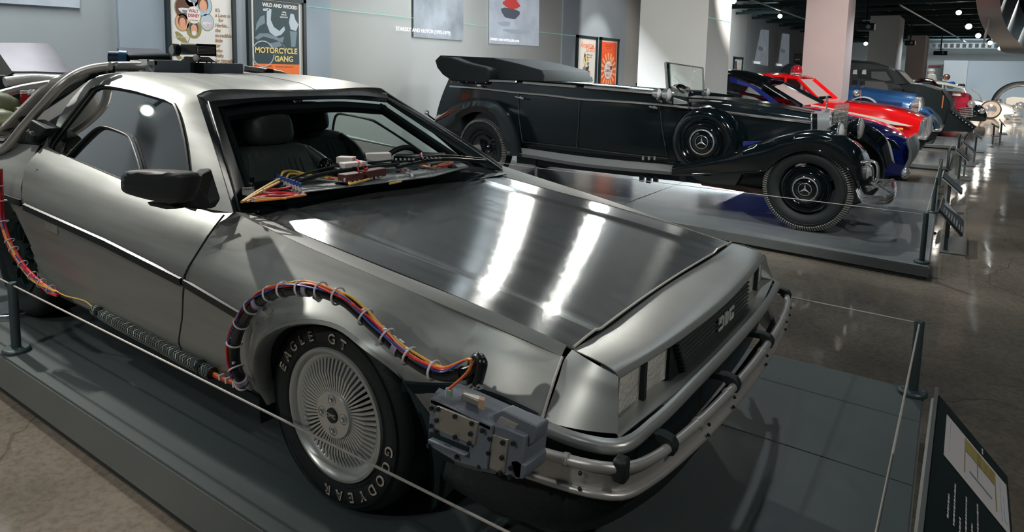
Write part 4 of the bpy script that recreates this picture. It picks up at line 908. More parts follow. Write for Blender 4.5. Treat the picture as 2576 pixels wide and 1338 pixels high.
# chin spoiler
sp = [[(.37, -.845, .285), (.50, -.85, .30), (.66, -.845, .335), (.80, -.80, .34), (.875, -.62, .34), (.90, -.2, .34), (.90, .2, .34), (.875, .62, .34), (.80, .80, .34)],
      [(.385, -.862, .262), (.50, -.868, .262), (.66, -.862, .268), (.80, -.812, .28), (.885, -.64, .285), (.915, -.2, .29), (.915, .2, .29), (.885, .64, .285), (.80, .81, .28)],
      [(.43, -.860, .238), (.52, -.868, .236), (.66, -.860, .236), (.79, -.81, .240), (.875, -.62, .25), (.905, -.2, .255), (.905, .2, .255), (.875, .62, .25), (.79, .80, .24)]]
MB().loft(sp, 50, 4).build('chin_spoiler', M_rub, dmc, solid=.012)
# sill and under-door black strip, floor pan
for sgn in (1, -1):
    s = MB().loft([[(-.83, -.845*sgn, .262), (-1.70, -.845*sgn, .285)], [(-.80, -.84*sgn, .215), (-1.9, -.84*sgn, .225)], [(-.80, -.74*sgn, .17), (-1.9, -.74*sgn, .18)]], 12, 3, crv=False); s.build('sill', M_trim, dmc, solid=.006)
    s = MB().loft([[(-.29, -.84*sgn, .255), (-.85, -.85*sgn, .262)], [(-.31, -.82*sgn, .20), (-.85, -.84*sgn, .21)]], 6, 2, crv=False); s.build('sill_front', M_trim, dmc, solid=.006)
MB().box((-1.3, 0, .20), (3.6, 1.2, .05)).build('floor_pan', M_inner, dmc)
MB().box((-1.2, 0, .22), (1.7, 1.44, .05)).build('cabin_floor', M_inner, dmc); MB().prism([(-2.12, -.72, .2), (-2.12, .72, .2), (-2.12, .74, .86), (-2.15, .52, 1.20), (-2.15, -.52, 1.20), (-2.12, -.74, .86)], (-.04, 0, 0)).build('cabin_bulkhead', M_inner, dmc); MB().box((-.70, 0, .52), (.06, 1.35, .42)).build('fire_wall', M_inner, dmc)

# ---- wheels
def tyre(r, rr, w, side):   # profile for lathe about Y, outer face at h=0 growing inwards (+)
    return [(rr-.006, .018), (rr+.004, .006), (rr+.02, .0), (rr+.045, -.006), (r-.045, -.006), (r-.028, .0), (r-.012, .010), (r-.003, .024), (r, .045), (r, w-.045), (r-.003, w-.024), (r-.03, w), (rr, w-.01)]
def steel_wheel(x, y, R_t, Rr, w, s, full=True):
    """s = -1 near side"""
    f = lambda pr: [(a, b*(-s)) for a, b in pr]
    ty = MB().lathe(f(tyre(R_t, Rr, w, s)), (x, y, R_t), 'Y', 72).build('tyre', M_rub, dmc)
    if full:
        tr = MB()
        for k in range(64):
            a = 2*PI*k/64
            for (w0, w1, sk) in ((.028, .055, .03), (.062, .095, -.03), (.102, w-.055, .03), (w-.05, w-.026, -.02)):
                c, sn = math.cos(a), math.sin(a); c2, s2 = math.cos(a+sk), math.sin(a+sk); da = .034; rr_ = R_t-.003
                P_ = []
                for (aa, ww, rad) in ((a, w0, rr_-.010), (a+da*1.6, w0, rr_-.010), (a+da*1.6+sk, w1, rr_-.010), (a+sk, w1, rr_-.010), (a, w0, rr_+.002), (a+da*1.6, w0, rr_+.002), (a+da*1.6+sk, w1, rr_+.002), (a+sk, w1, rr_+.002)):
                    P_.append((x+rad*math.cos(aa), y-s*ww, R_t+rad*math.sin(aa)))
                tr.hexa(P_)
        o = tr.build('tread_blocks', M_rub, ty, smooth=False); o['kind'] = 'stuff'
        for rr_ in (R_t-.03, Rr+.016): MB().lathe(f([(rr_-.0015, -.004), (rr_, -.0095 if rr_ > Rr+.03 else -.003), (rr_+.0015, -.004)]), (x, y, R_t), 'Y', 72).build('sidewall_ring', M_rub, ty)
        M_let = mat('tyre_lettering', (.60, .54, .46), .7)
        def arctext(s_, a0, step, size, flip=False):
            for i, ch in enumerate(s_):
                if ch == ' ': continue
                a = math.radians(a0+step*i); rad = (R_t+Rr)/2-.009
                c = Vector((x+rad*math.cos(a), y-.0085, R_t+rad*math.sin(a))); xd = Vector((math.sin(a), 0, -math.cos(a))); yd = Vector((math.cos(a), 0, math.sin(a)))
                text('lettering', ch, size, frame(c, xd, yd), M_let, ty, ext=.0012, bold=.0008)
                text('lettering', ch, size*.74, frame(c+Vector((0, -.0015, 0)), xd, yd), M_rub, ty, ext=.0006, bold=-.0004)
        arctext('EAGLE GT', 158, -11.6, .040); arctext('GOODYEAR', -6, -12.6, .040)
    # rim
    rim = MB().lathe(f([(Rr+.006, .004), (Rr+.004, -.004), (Rr-.004, -.006), (Rr-.010, -.002), (Rr-.016, .010), (Rr-.032, .016), (Rr-.036, .022), (Rr-.04, .10)]), (x, y, R_t), 'Y', 64).build('rim', M_wheel, dmc)
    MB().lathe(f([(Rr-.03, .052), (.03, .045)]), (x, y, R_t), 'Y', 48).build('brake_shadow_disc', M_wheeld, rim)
    n = 60 if full else 12
    r_in, r_out = .068, Rr-.030
    for k in range(n):
        a = 2*PI*k/n; sp_ = MB(); hw0, hw1 = .0024, .0042; P_ = []
        ca, sa = math.cos(a), math.sin(a)
        def pt(r, off, dep): return (x+r*ca-off*sa, y-s*dep, R_t+r*sa+off*ca)
        rm = mlerp(r_in, r_out, .6)
        sp_.hexa([pt(r_in, -hw0, .030), pt(r_in, hw0, .030), pt(rm, hw1*.8, .034), pt(rm, -hw1*.8, .034), pt(r_in, -hw0, .006), pt(r_in, hw0, .006), pt(rm, hw1*.8, .003), pt(rm, -hw1*.8, .003)])
        sp_.hexa([pt(rm, -hw1*.8, .034), pt(rm, hw1*.8, .034), pt(r_out, hw1, .034), pt(r_out, -hw1, .034), pt(rm, -hw1*.8, .003), pt(rm, hw1*.8, .003), pt(r_out, hw1, .014), pt(r_out, -hw1, .014)])
        sp_.build('spoke', M_wheel, rim, smooth=False)
    hub = MB().lathe(f([(.071, .034), (.071, .002), (.068, -.002), (.024, -.003), (.0, -.003)]), (x, y, R_t), 'Y', 48).build('hub', M_wheel, rim)
    MB().lathe(f([(.023, -.002), (.022, -.007), (0, -.008)]), (x, y, R_t), 'Y', 32).build('centre_cap', M_trim, rim)
    if full:
        text('centre_badge', 'DMC', .017, frame((x, y-.0085, R_t), (1, 0, 0), (0, 0, 1)), M_wheel, rim, ext=.0006, bold=.0004)
        for k in range(4):
            a = PI/2+k*PI/2+.05; c = Vector((x+.046*math.cos(a), y, R_t+.046*math.sin(a)))
            MB().lathe([(.0155, -.0035), (.014, -.0015), (.009, .004)], c, 'Y', 20).build('nut_recess', M_wheeld, rim)
            MB().lathe([(.0085, .004), (.0085, -.006), (.005, -.009), (0, -.009)], c, 'Y', 6).build('wheel_nut', M_chrome, rim)
steel_wheel(0, -.872, .293, .193, .185, -1)
steel_wheel(0, .872, .293, .193, .185, 1, False)
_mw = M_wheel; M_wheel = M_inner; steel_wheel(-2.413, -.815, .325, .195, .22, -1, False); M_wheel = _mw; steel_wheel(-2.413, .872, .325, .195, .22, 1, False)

# ---- door mirror
mi = MB(); yy = -.93
mp = [PY(x, y, -1.0) for x, y in ((306, 440), (316, 429), (330, 427), (452, 431), (462, 445), (452, 470), (444, 508), (436, 517), (380, 508), (312, 489), (305, 480), (304, 458))]
mirb = MB(); c = sum(mp, Vector())/len(mp)
f0 = [p+Vector((.0, .0, 0)) for p in mp]; f1 = [c+(p-c)*1.0+Vector((.02, .055, .002)) for p in mp]; fm = [c+(p-c)*.90+Vector((-.012, -.012, .003)) for p in mp]; fb = [c+(p-c)*.85+Vector((.02, .08, 0)) for p in mp]
mirb.grid([fm, f0, f1, fb], True); mirb.af([mirb.av(p) for p in fm]); mirb.af([mirb.av(p) for p in fb][::-1])
MR = mirb.build('door_mirror', M_matt, dmc, weld=True, sub=1, sharp=60)
arm = MB(); ap = [PY(*q, yv) for q, yv in (((436, 510), -.97), ((440, 455), -.96), ((470, 450), -.94), ((498, 424), -.84), ((524, 505), -.86), ((508, 530), -.88), ((470, 524), -.92))]
arm.prism(ap, (.006, .045, 0)); arm.build('mirror_arm', M_matt, MR, bev=.008)
arm = MB(); arm.prism([PY(*q, yv) for q, yv in (((437, 462), -.985), ((455, 455), -.98), ((484, 478), -.95), ((505, 508), -.91), ((503, 524), -.91), ((485, 518), -.93), ((460, 520), -.96), ((430, 524), -.985), ((428, 505), -.99))], (.0, .03, .0)); arm.build('mirror_knuckle', M_matt, MR, bev=.008)
arm = MB(); arm.prism([PY(*q, -.99) for q in ((368, 508), (430, 518), (440, 526), (415, 527), (376, 518))], (0, .05, 0)); arm.build('mirror_foot', M_matt, MR, bev=.004)

# ---- hose and wires clipped round the arch
hpx = [(618, 972), (604, 950), (592, 915), (590, 880), (598, 840), (614, 806), (636, 774), (665, 750), (700, 735), (745, 728), (790, 729), (835, 742), (872, 758), (915, 795), (960, 836), (1005, 878), (1050, 912), (1090, 934), (1130, 944), (1165, 938)]
hy = [-.905]+[-.955]*18+[-.96]
H3 = [PY(x, y, yy) for (x, y), yy in zip(hpx, hy)]
hose = MB().tube(H3, .0165, 12, seg=90).build('wheel_arch_hose', W_k, dmc)
P3 = catmull(H3, 90)
MB().tube([PY(1165, 938, -.96), PY(1195, 925, -.955), PY(1207, 908, -.95), PY(1206, 900, -.945), PY(1195, 905, -.945), PY(1186, 930, -.95), PY(1188, 966, -.955)], .0135, 10, seg=24).build('hose_bend', W_k, dmc)
MB().tube([PY(1205, 903, -.955), PY(1213, 912, -.96), PY(1208, 940, -.96), PY(1200, 966, -.96)], .0125, 10, seg=14).build('hose_bend', W_k, dmc)
for m, dz, dy, ph in ((W_o, .019, -.010, 0), (W_r, .017, -.014, 1.4), (W_y, .021, -.004, 2.6), (W_b, .015, -.016, 4.0)):
    n = 60; pts = []
    for k in range(n+1):
        p = P3[int(2+k*84/n)]; tn = (P3[min(90, int(2+k*84/n)+2)]-P3[max(0, int(2+k*84/n)-2)]).normalized(); nn = Vector((-tn.z, 0, tn.x)).normalized()
        pts.append(p+nn*(dz+.003*math.sin(k*.55+ph))+Vector((0, dy+.002*math.sin(k*.4+ph), 0)))
    pts += [PY(1172, 905, -.985), PY(1185, 903, -.99), PY(1183, 925, -.99), PY(1168, 945, -.99), PY(1130, 978, -.985)]
    MB().tube(pts, .0034 if m is not W_b else .0028, 6, seg=110).build('loom_wire', m, hose)
for k in (3, 9, 15, 21, 27, 35, 40, 46, 52, 57, 65, 71, 77, 83):
    p = P3[k]; tn = (P3[k+1]-P3[k-1]).normalized(); a = tn.orthogonal().normalized(); b_ = tn.cross(a)
    MB().tube([p+a*.023*math.cos(q)+b_*.023*math.sin(q)+Vector((0, -.002, .004)) for q in np.linspace(0, 2*PI, 17)[:-1]], .0028, 5, closed=True).build('cable_tie', W_w, hose)
    up = Vector((0, -.01, .024)); MB().box(p+up, (.007, .007, .007)).build('tie_head', W_w, hose)
for k in (6, 30, 48, 74):
    p = P3[k]; tn = (P3[k+1]-P3[k-1]).normalized(); a = tn.orthogonal().normalized(); b_ = tn.cross(a)
    MB().tube([p-tn*.009, p+tn*.009], .0205, 14).build('hose_clamp', W_l, hose)
    MB().tube([p+Vector((.012, .012, -.020)), p+Vector((.012, .028, -.034))], .009, 8).build('clamp_foot', M_alu, hose)
# ---- flux boxes on the wing
def U_(x, y, Y=-.965): return PY(x, y, Y)
def slab(name, px, Y, th, m, par=dmc, bev=.003): return MB().prism([PY(x, y, Y) for x, y in px], (.004, th, .0)).build(name, m, par, bev=bev)
fb1 = slab('flux_box', [(1082, 1002), (1100, 1008), (1236, 1072), (1226, 1184), (1150, 1165), (1076, 1120)], -.985, .10, M_flux)
MB().prism([PY(1082, 1002, -.985), PY(1236, 1072, -.985), PY(1262, 1045, -.90), PY(1105, 975, -.90)], (0, 0, -.01)).build('flux_box_top', M_flux, fb1)
slab('cover_plate', [(1098, 1020), (1200, 1062), (1192, 1120), (1094, 1080)], -.990, .006, M_plate, fb1, .0015)
slab('slot', [(1080, 1086), (1178, 1126), (1174, 1146), (1078, 1106)], -.9875, .006, M_inner, fb1, 0)
slab('ledge', [(1076, 1104), (1170, 1144), (1168, 1150), (1074, 1112)], -1.0, .02, M_flux, fb1)
fb2 = slab('flux_box', [(1232, 1066), (1270, 1076), (1322, 1098), (1310, 1206), (1268, 1196), (1222, 1180)], -.975, .09, M_flux)
slab('cover_plate', [(1236, 1092), (1276, 1106), (1266, 1190), (1224, 1176)], -.980, .006, M_plate, fb2, .0015)
slab('wedge_block', [(1240, 1042), (1265, 1032), (1350, 1072), (1352, 1082), (1345, 1112), (1318, 1132), (1300, 1128), (1298, 1100), (1240, 1064)], -.962, .035, M_flux, fb2)
slab('wedge_block', [(1284, 1158), (1300, 1156), (1322, 1172), (1322, 1190), (1316, 1206), (1298, 1206), (1280, 1190)], -.975, .08, M_flux, fb2)
slab('wedge_plate', [(1246, 1066), (1258, 1048), (1300, 1068), (1288, 1086)], -.967, .004, M_alu, fb2, 0)
for x, y in ((1087, 1026), (1085, 1070), (1104, 1028), (1146, 1046), (1188, 1064), (1100, 1056), (1146, 1098), (1185, 1090), (1182, 1114), (1215, 1082), (1098, 1084), (1080, 1120), (1150, 1148)): MB().lathe([(.0052, 0), (.0052, -.006), (0, -.007)], PY(x, y, -.990), 'Y', 8).build('bolt', M_bolt, fb1)
for x, y in ((1234, 1102), (1266, 1112), (1230, 1138), (1264, 1150), (1260, 1188), (1292, 1114), (1286, 1176), (1284, 1198), (1208, 1172)): MB().lathe([(.0052, 0), (.0052, -.006), (0, -.007)], PY(x, y, -.980), 'Y', 8).build('bolt', M_bolt, fb2)
a = PY(1165, 1010, -.945); MB().hexa([PY(1158, 1004, -.96), PY(1212, 1028, -.96), PY(1216, 1012, -.93), PY(1168, 992, -.93), PY(1162, 990, -.96), PY(1208, 1008, -.96), PY(1212, 996, -.93), PY(1172, 980, -.93)]).build('clamp_block', M_plate, fb1, bev=.003)
MB().hexa([PY(1202, 1026, -.965), PY(1218, 1032, -.965), PY(1220, 1020, -.95), PY(1206, 1014, -.95), PY(1204, 1004, -.965), PY(1218, 1008, -.965), PY(1220, 1000, -.95), PY(1206, 996, -.95)]).build('tan_block', mat('tan_block', (.55, .38, .25), .6), fb1)
for x, y in ((1187, 972), (1204, 974)): MB().tube([PY(x-12, y, -.96), PY(x, y-6, -.975), PY(x+10, y, -.96), PY(x, y+4, -.945)], .0028, 6, closed=True).build('hose_ring', M_chromed, fb1)
MB().tube([PY(1130, 978, -.985), PY(1128, 996, -.985)], .009, 10).build('gland', mat('gland_green', (.28, .40, .36), .4), fb1)
# ---- loom hanging at the tail and sheathed tube along the sill
lp = [(2, 425, -.95), (4, 480, -.96), (8, 550, -.965), (22, 600, -.965), (42, 640, -.96), (70, 680, -.955), (100, 708, -.95), (128, 728, -.945), (148, 738, -.94)]
L3 = [PY(x, y, Y) for x, y, Y in lp]; cL = catmull(L3, 50)
lo = MB().tube(L3, .008, 8, seg=50).build('tail_loom', W_r, dmc)
for m, r, ph in ((W_y, .0045, 0), (W_b, .0035, 2), (W_r, .005, 3.3), (W_b, .003, 5), (W_o, .0035, 1.2)):
    MB().tube([p+Vector((.010*math.cos(k*.3+ph), -.010, .010*math.sin(k*.3+ph))) for k, p in enumerate(cL)], r, 6).build('loom_wire', m, lo)
for k in (5, 9, 15, 21, 24, 30, 36, 41, 46):
    p = cL[k]; tn = (cL[k+1]-cL[k-1]).normalized(); a = tn.orthogonal().normalized(); b_ = tn.cross(a)
    MB().tube([p+a*.019*math.cos(q)+b_*.019*math.sin(q) for q in np.linspace(0, 2*PI, 13)[:-1]], .0026, 5, closed=True).build('cable_tie', W_w, lo)
MB().tube([PY(x, y, Y) for x, y, Y in ((148, 736, -.94), (165, 744, -.93), (190, 750, -.91), (215, 758, -.89), (236, 775, -.875))], .003, 6, seg=20).build('loose_wire', W_y, lo)
sl_ = [(240, 778), (262, 792), (330, 830), (400, 866), (460, 900), (510, 925), (535, 940)]; S3 = [PY(x, y, -.875) for x, y in sl_]; cS = catmull(S3, 80)
M_braid = mat('braid_dark', (.05, .065, .065), .45, .5)
br = MB().tube(S3, .0215, 12, seg=80).build('braided_conduit', M_braid, dmc)
M_braid2 = mat('braid_light', (.34, .38, .36), .4, .6)
for s_ in (1, -1):
    for j in range(6):
        pts = []
        for k in range(321):
            i = k/4; a_ = cS[int(i)] if int(i) < 80 else cS[80]; b2 = cS[min(80, int(i)+1)]; p = a_.lerp(b2, i-int(i)); q = s_*i*.75+j*PI/3
            tn = (cS[80]-cS[0]).normalized(); a = tn.orthogonal().normalized(); c2 = tn.cross(a); pts.append(p+(a*math.cos(q)+c2*math.sin(q))*.0228)
        MB().tube(pts, .0010, 4, cap=False).build('braid_strand', M_braid2, br)
for k in (5, 74): MB().tube([cS[k]-(cS[k+1]-cS[k])*1.0, cS[k]+(cS[k+1]-cS[k])*1.0], .026, 12).build('conduit_clamp', M_trim, br)
MB().tube([PY(x, y, -.87) for x, y in ((536, 938), (560, 950), (590, 962), (612, 975))], .006, 6, seg=12).build('loose_wire', W_o, br); MB().tube([PY(x, y, -.872) for x, y in ((536, 944), (560, 956), (590, 966), (606, 976))], .005, 6, seg=12).build('loose_wire', W_r, br)
for x, y in ((557, 948), (573, 956), (592, 966)): MB().box(PY(x, y, -.875), (.008, .018, .018)).build('cable_tie', W_w, br)
# ---- roof equipment
ru = lambda x, y, X: PX(x, y, X)
def rbox(name, x0, x1, ylo, yhi, X, d, m, par=dmc, bev=.004):
    a, b = PX(x0, ylo, X), PX(x1, yhi, X); return MB().box((X-d/2, (a.y+b.y)/2, (a.z+b.z)/2), (d, abs(b.y-a.y), abs(b.z-a.z))).build(name, m, par, bev=bev)
M_rbox = mat('roof_box_grey', (.26, .31, .37), .5)  # lighter copy of the flux grey, making up for dim light on front faces
r1 = rbox('roof_box', 388, 494, 186, 153, -2.02, .16, M_rbox); r2 = rbox('roof_box', 513, 612, 190, 160, -2.0, .16, M_rbox); r3 = rbox('roof_box', 350, 392, 170, 153, -2.2, .1, M_rbox)
rbox('box_gap', 494, 513, 189, 162, -2.06, .1, M_trim)
for i in range(9): MB().ball(PX(372+i*16, 152+.4*i, -2.07), .005, 8, 6).build('bolt', M_bolt, r1)
for i in range(8): MB().ball(PX(520+i*12, 158+.5*i, -2.05), .005, 8, 6).build('bolt', M_bolt, r2)
a = PX(375, 158, -2.05); MB().box((a.x, a.y, a.z), (.06, .05, .02)).build('white_tab', M_pw, r1); a = PX(352, 156, -2.2); MB().box((a.x, a.y, a.z), (.05, .04, .02)).build('white_tab', M_pw, r3)
# camera-like sensor on top
sc_ = MB(); b0, b1 = PX(452, 122, -2.1), PX(536, 127, -2.0); 
sens = MB().hexa([PX(448, 136, -2.06), PX(536, 136, -2.0), PX(536, 138, -2.16), PX(450, 138, -2.18), PX(452, 109, -2.06), PX(534, 114, -2.0), PX(530, 112, -2.16), PX(452, 108, -2.18)]).build('roof_sensor', mat('sensor_grey', (.16, .17, .16), .35), dmc, bev=.012)
MB().box(PX(519, 126, -1.995), (.012, .11, .065)).build('sensor_louvre_back', M_trim, sens)
for k in range(6): MB().box(PX(519, 118+k*3.3, -1.985), (.008, .098, .004)).build('louvre', M_alu, sens)
MB().lathe([(.034, 0), (.034, -.025), (.026, -.027)], PX(447, 126, -2.04), 'Y', 18).build('sensor_lens', M_trim, sens); MB().lathe([(.024, 0), (.024, -.030), (0, -.030)], PX(445, 126, -2.04), 'Y', 18).build('lens_glass', M_chromed, sens)
a = PX(495, 146, -2.0); MB().ball(a, .020, 14, 10).build('white_knob', M_pw, sens); MB().box(a+Vector((-.01, 0, -.09)), (.05, .05, .13)).build('sensor_post', M_trim, sens)
MB().prism([PX(450, 155, -2.03), PX(470, 142, -2.03), PX(525, 143, -2.03), PX(545, 157, -2.03)], (-.02, 0, 0)).build('sensor_base', M_plate, sens)
MB().tube([PX(497, 140, -1.99), PX(504, 146, -1.98), PX(500, 156, -1.98), PX(494, 163, -1.98)], .004, 6, seg=12).build('sensor_wire', W_k, sens)
# flat conduit and twin tubes over the roof edge, brackets
M_cond = mat('conduit_pale', (.70, .70, .67), .5, .0, bump=.4, bscale=140)
cpx = [(-12, 345, -2.86, -.80), (35, 300, -2.7, -.78), (85, 250, -2.5, -.74), (130, 208, -2.38, -.70), (175, 182, -2.26, -.62), (225, 166, -2.2, -.57), (272, 160, -2.15, -.52)]
C3 = [PY(x, y, Y) for x, y, X, Y in cpx]
cc = catmull(C3, 40); w_ = Vector((0, .0, 0)); rows = []
for k, p in enumerate(cc):
    tn = (cc[min(40, k+1)]-cc[max(0, k-1)]).normalized(); up = Vector((-tn.z, 0, tn.x)).normalized()
    if up.z < 0: up = -up
    rows.append([p+Vector((0, -.045, -.03)), p+up*.008+Vector((0, -.04, -.02)), p+up*.010+Vector((0, .045, .0)), p+Vector((0, .05, -.006))])
MB().grid(rows).build('flat_conduit', M_cond, dmc, solid=.012)
t3 = [PY(x, y, Y) for x, y, Y in ((-15, 388, -.83), (20, 366, -.82), (60, 318, -.79), (110, 262, -.75), (155, 214, -.70), (195, 186, -.64), (235, 172, -.59), (278, 166, -.54))]
MB().tube(t3, .021, 12, seg=50).build('roof_tube', M_alu, dmc)
MB().tube([PX(278, 167, -2.13), PX(330, 166, -2.13), PX(372, 166, -2.12)], .024, 12).build('roof_tube', M_alu, dmc); MB().tube([PX(612, 172, -2.08), PX(650, 177, -2.06), PX(685, 182, -2.05), PX(712, 188, -2.04), PX(728, 197, -2.02)], .019, 12, seg=20).build('roof_tube', M_alu, dmc)
MB().tube([PX(605, 186, -2.25), PX(660, 186, -2.25), PX(700, 190, -2.2)], .012, 8, seg=12).build('roof_tube', M_alu, dmc)
for pts, X_ in (([(272, 188), (272, 168), (281, 160), (290, 162), (292, 190)], -2.1), ([(248, 191), (246, 168), (256, 162), (262, 164), (262, 190)], -2.16), ([(664, 190), (666, 176), (676, 172), (690, 174), (690, 196)], -2.03)):
    MB().prism([PX(x, y, X_) for x, y in pts], (-.07, 0, 0)).build('rubber_bracket', M_matt, dmc, bev=.006)
MB().prism([PY(x, y, -.80) for x, y in ((69, 318), (78, 301), (116, 324), (104, 336), (92, 350), (82, 352), (76, 338))], (0, .06, 0)).build('rubber_bracket', M_matt, dmc, bev=.006)
MB().prism([PY(x, y, -.82) for x, y in ((60, 350), (72, 330), (80, 344), (80, 356), (72, 360))], (0, .05, 0)).build('rubber_bracket', M_matt, dmc, bev=.006)
MB().cyl(PY(54, 302, -.76), PY(60, 294, -.74), .014, 10).build('tube_cap', M_bolt, dmc)
# behind the roof: blue capped cylinder and two tilted vent hoods
MB().cyl(PX(276, 149, -2.55), PX(318, 150, -2.5), .048, 14).build('blue_cap', mat('cap_navy', (.015, .04, .075), .3), dmc); MB().cyl(PX(300, 150, -2.52), PX(320, 151, -2.5), .055, 14).build('blue_band', mat('band_blue', (.03, .12, .22), .3), dmc)
MB().cyl(PX(318, 151, -2.5), PX(422, 150, -2.5), .038, 12).build('dark_cylinder', M_trim, dmc)
M_vent = mat('vent_sheet', (.20, .19, .205), .4, .8, noise=.15, nscale=2.5)
v1 = MB().grid([[PX(-20, 112, -3.5), PX(60, 112, -3.5), PX(118, 113, -3.5), PX(130, 119, -3.5)], [PX(30, 184, -3.15), PX(90, 184, -3.15), PX(150, 186, -3.15), PX(178, 187, -3.15)]]).build('exhaust_hood', M_vent, dmc, solid=.012)
MB().prism([PX(-20, 112, -3.5), PX(30, 184, -3.15), PX(50, 198, -3.15), PX(-20, 215, -3.3)], (0, .01, 0)).build('hood_side', M_matt, v1)
MB().grid([[PX(32, 186, -3.14), PX(178, 188, -3.14)], [PX(50, 200, -3.05), PX(168, 200, -3.05)]]).build('hood_lip', M_alu, v1, solid=.008)
v2 = MB().grid([[PX(294, 123, -3.5), PX(400, 127, -3.5)], [PX(314, 143, -3.2), PX(428, 148, -3.2)]]).build('exhaust_hood', M_vent, dmc, solid=.012)
MB().prism([PX(294, 123, -3.5), PX(314, 143, -3.2), PX(294, 148, -3.3)], (0, .01, 0)).build('hood_side', M_matt, v2)
MB().box((-3.32, -.46, 1.02), (.24, .40, .36)).build('hood_duct', M_trim, v1, bev=.01); MB().box((-3.36, .28, 1.08), (.20, .26, .48)).build('hood_duct', M_trim, v2, bev=.01)
# rear deck clutter seen past the tube
MB().tube([PX(12, 206, -2.95), PX(80, 198, -2.95), PX(155, 202, -2.9), PX(190, 200, -2.85)], .028, 10, seg=16).build('ribbed_hose', M_cond, dmc)
MB().tube([PX(-10, 240, -2.75), PX(60, 222, -2.75), PX(120, 212, -2.72), PX(175, 203, -2.7)], .022, 8, seg=16).build('grey_rail', M_alu, dmc)
M_shell = mat('olive_shell', (.24, .26, .15), .35); 
for (x0, y0, x1, y1, X_, r) in ((-20, 258, 66, 275, -2.72, .062), (-20, 305, 56, 302, -2.6, .062), (40, 288, 80, 286, -2.65, .04)):
    a, b = PX(x0, y0, X_), PX(x1, y1, X_); MB().tube([a, a.lerp(b, .35), a.lerp(b, .7), a.lerp(b, .92), b], [r, r, r*.7, r*.3, r*.12], 16).build('olive_canister', M_shell, dmc)
for i, x in enumerate((70, 98)):
    col = MB()
    for k in range(9): a = PX(x, 236+k*5, -2.7); col.lathe([(.030, -.004), (.036, 0), (.030, .004)], a, 'Z', 14)
    col.build('red_coil', W_r, dmc); MB().cyl(PX(x+13, 234, -2.72), PX(x+13, 275, -2.72), .02, 8).build('blue_rod', W_b, dmc)
    MB().cyl(PX(x, 228, -2.7), PX(x, 236, -2.7), .034, 12).build('coil_cap', M_alu, dmc)
rg = random.Random(2)
for k in range(10): MB().tube([PX(60+rg.uniform(0, 60), 232+rg.uniform(0, 8), -2.66), PX(70+rg.uniform(0, 60), 226+rg.uniform(0, 10), -2.64), PX(80+rg.uniform(0, 50), 240+rg.uniform(0, 30), -2.62)], .004, 5, seg=10).build('loose_wire', rg.choice([W_r, W_b, W_w, W_g]), dmc)
for y in (330, 342): MB().tube([PX(-10, y, -2.6), PX(20, y+4, -2.55), PX(40, y+20, -2.5)], .01, 6, seg=10).build('grey_rail', M_alu, dmc)

# ---- cabin: seats, wheel, dash electronics
def seat(cx, cy, par, lab=None):
    s = MB(); sec = []
    for (x, z, w, d) in ((-1.02, .45, .25, .10), (-1.10, .62, .26, .11), (-1.16, .78, .255, .10), (-1.21, .90, .22, .08), (-1.23, .935, .15, .07)):
        sec.append([Vector((x+cx+d*math.cos(a)*(.8 if math.cos(a) > 0 else 1)+.035*abs(math.sin(a))**3*(1 if math.cos(a) >= 0 else 0), cy+w*math.sin(a), z)) for a in np.linspace(0, 2*PI, 25)[:-1]])
    s.grid(sec, True); s.poly(sec[-1]); s.poly(sec[0]); o = s.build('seat_back', M_leather, par, sub=1)
    h = MB(); sec = []
    for (x, z, w, d) in ((-1.215, .925, .12, .05), (-1.22, .96, .135, .055), (-1.23, 1.04, .130, .055), (-1.24, 1.085, .10, .04), (-1.24, 1.095, .05, .02)):
        sec.append([Vector((x+cx+d*math.cos(a), cy+w*math.copysign(abs(math.sin(a))**.7, math.sin(a)), z)) for a in np.linspace(0, 2*PI, 25)[:-1]])
    h.grid(sec, True); h.poly(sec[-1]); h.poly(sec[0]); h.build('headrest', M_leather, o, sub=1)
    for sg in (-1, 1): MB().tube([(cx-1.0, cy+sg*.22, .5), (cx-1.07, cy+sg*.235, .66), (cx-1.12, cy+sg*.23, .80), (cx-1.18, cy+sg*.17, .89)], [.05, .06, .055, .03], 10, seg=14).build('side_bolster', M_leather, o)
    MB().box((cx-.85, cy, .42), (.5, .46, .14)).build('seat_cushion', M_leather, o, bev=.04)
    for d_ in (-.03, 0, .03): MB().tube([(cx-1.0+.07, cy+d_, .64), (cx-1.055+.07, cy+d_, .78), (cx-1.10+.06, cy+d_, .88)], .002, 4).build('stitched_seam', M_inner, o)
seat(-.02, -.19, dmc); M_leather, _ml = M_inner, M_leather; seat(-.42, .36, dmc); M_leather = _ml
sw = MB(); c = Vector((-.97, .36, .74)); ax_ = Vector((-.9, 0, .4)).normalized(); u_ = Vector((0, 1, 0)); v_ = ax_.cross(u_)
sw.tube([c+(u_*math.cos(a)+v_*math.sin(a))*.17 for a in np.linspace(0, 2*PI, 33)[:-1]], .014, 8, closed=True); sw.build('steering_wheel', M_matt, dmc)
MB().tube([c-Vector((0, .17, 0)), c+Vector((.04, 0, 0)), c+Vector((0, .17, 0))], .014, 6).build('wheel_spoke', M_matt, dmc)
ZD = .795
def D(x, y, z=ZD): return PZ(x, y, z+.036)
sheet = MB().prism([D(640, 500, .782), D(625, 482, .782), D(880, 440, .782), D(1150, 405, .782), D(1180, 420, .782), D(1090, 445, .782)], (0, 0, .004)).build('dash_sheet', M_dashg, dmc, smooth=False)
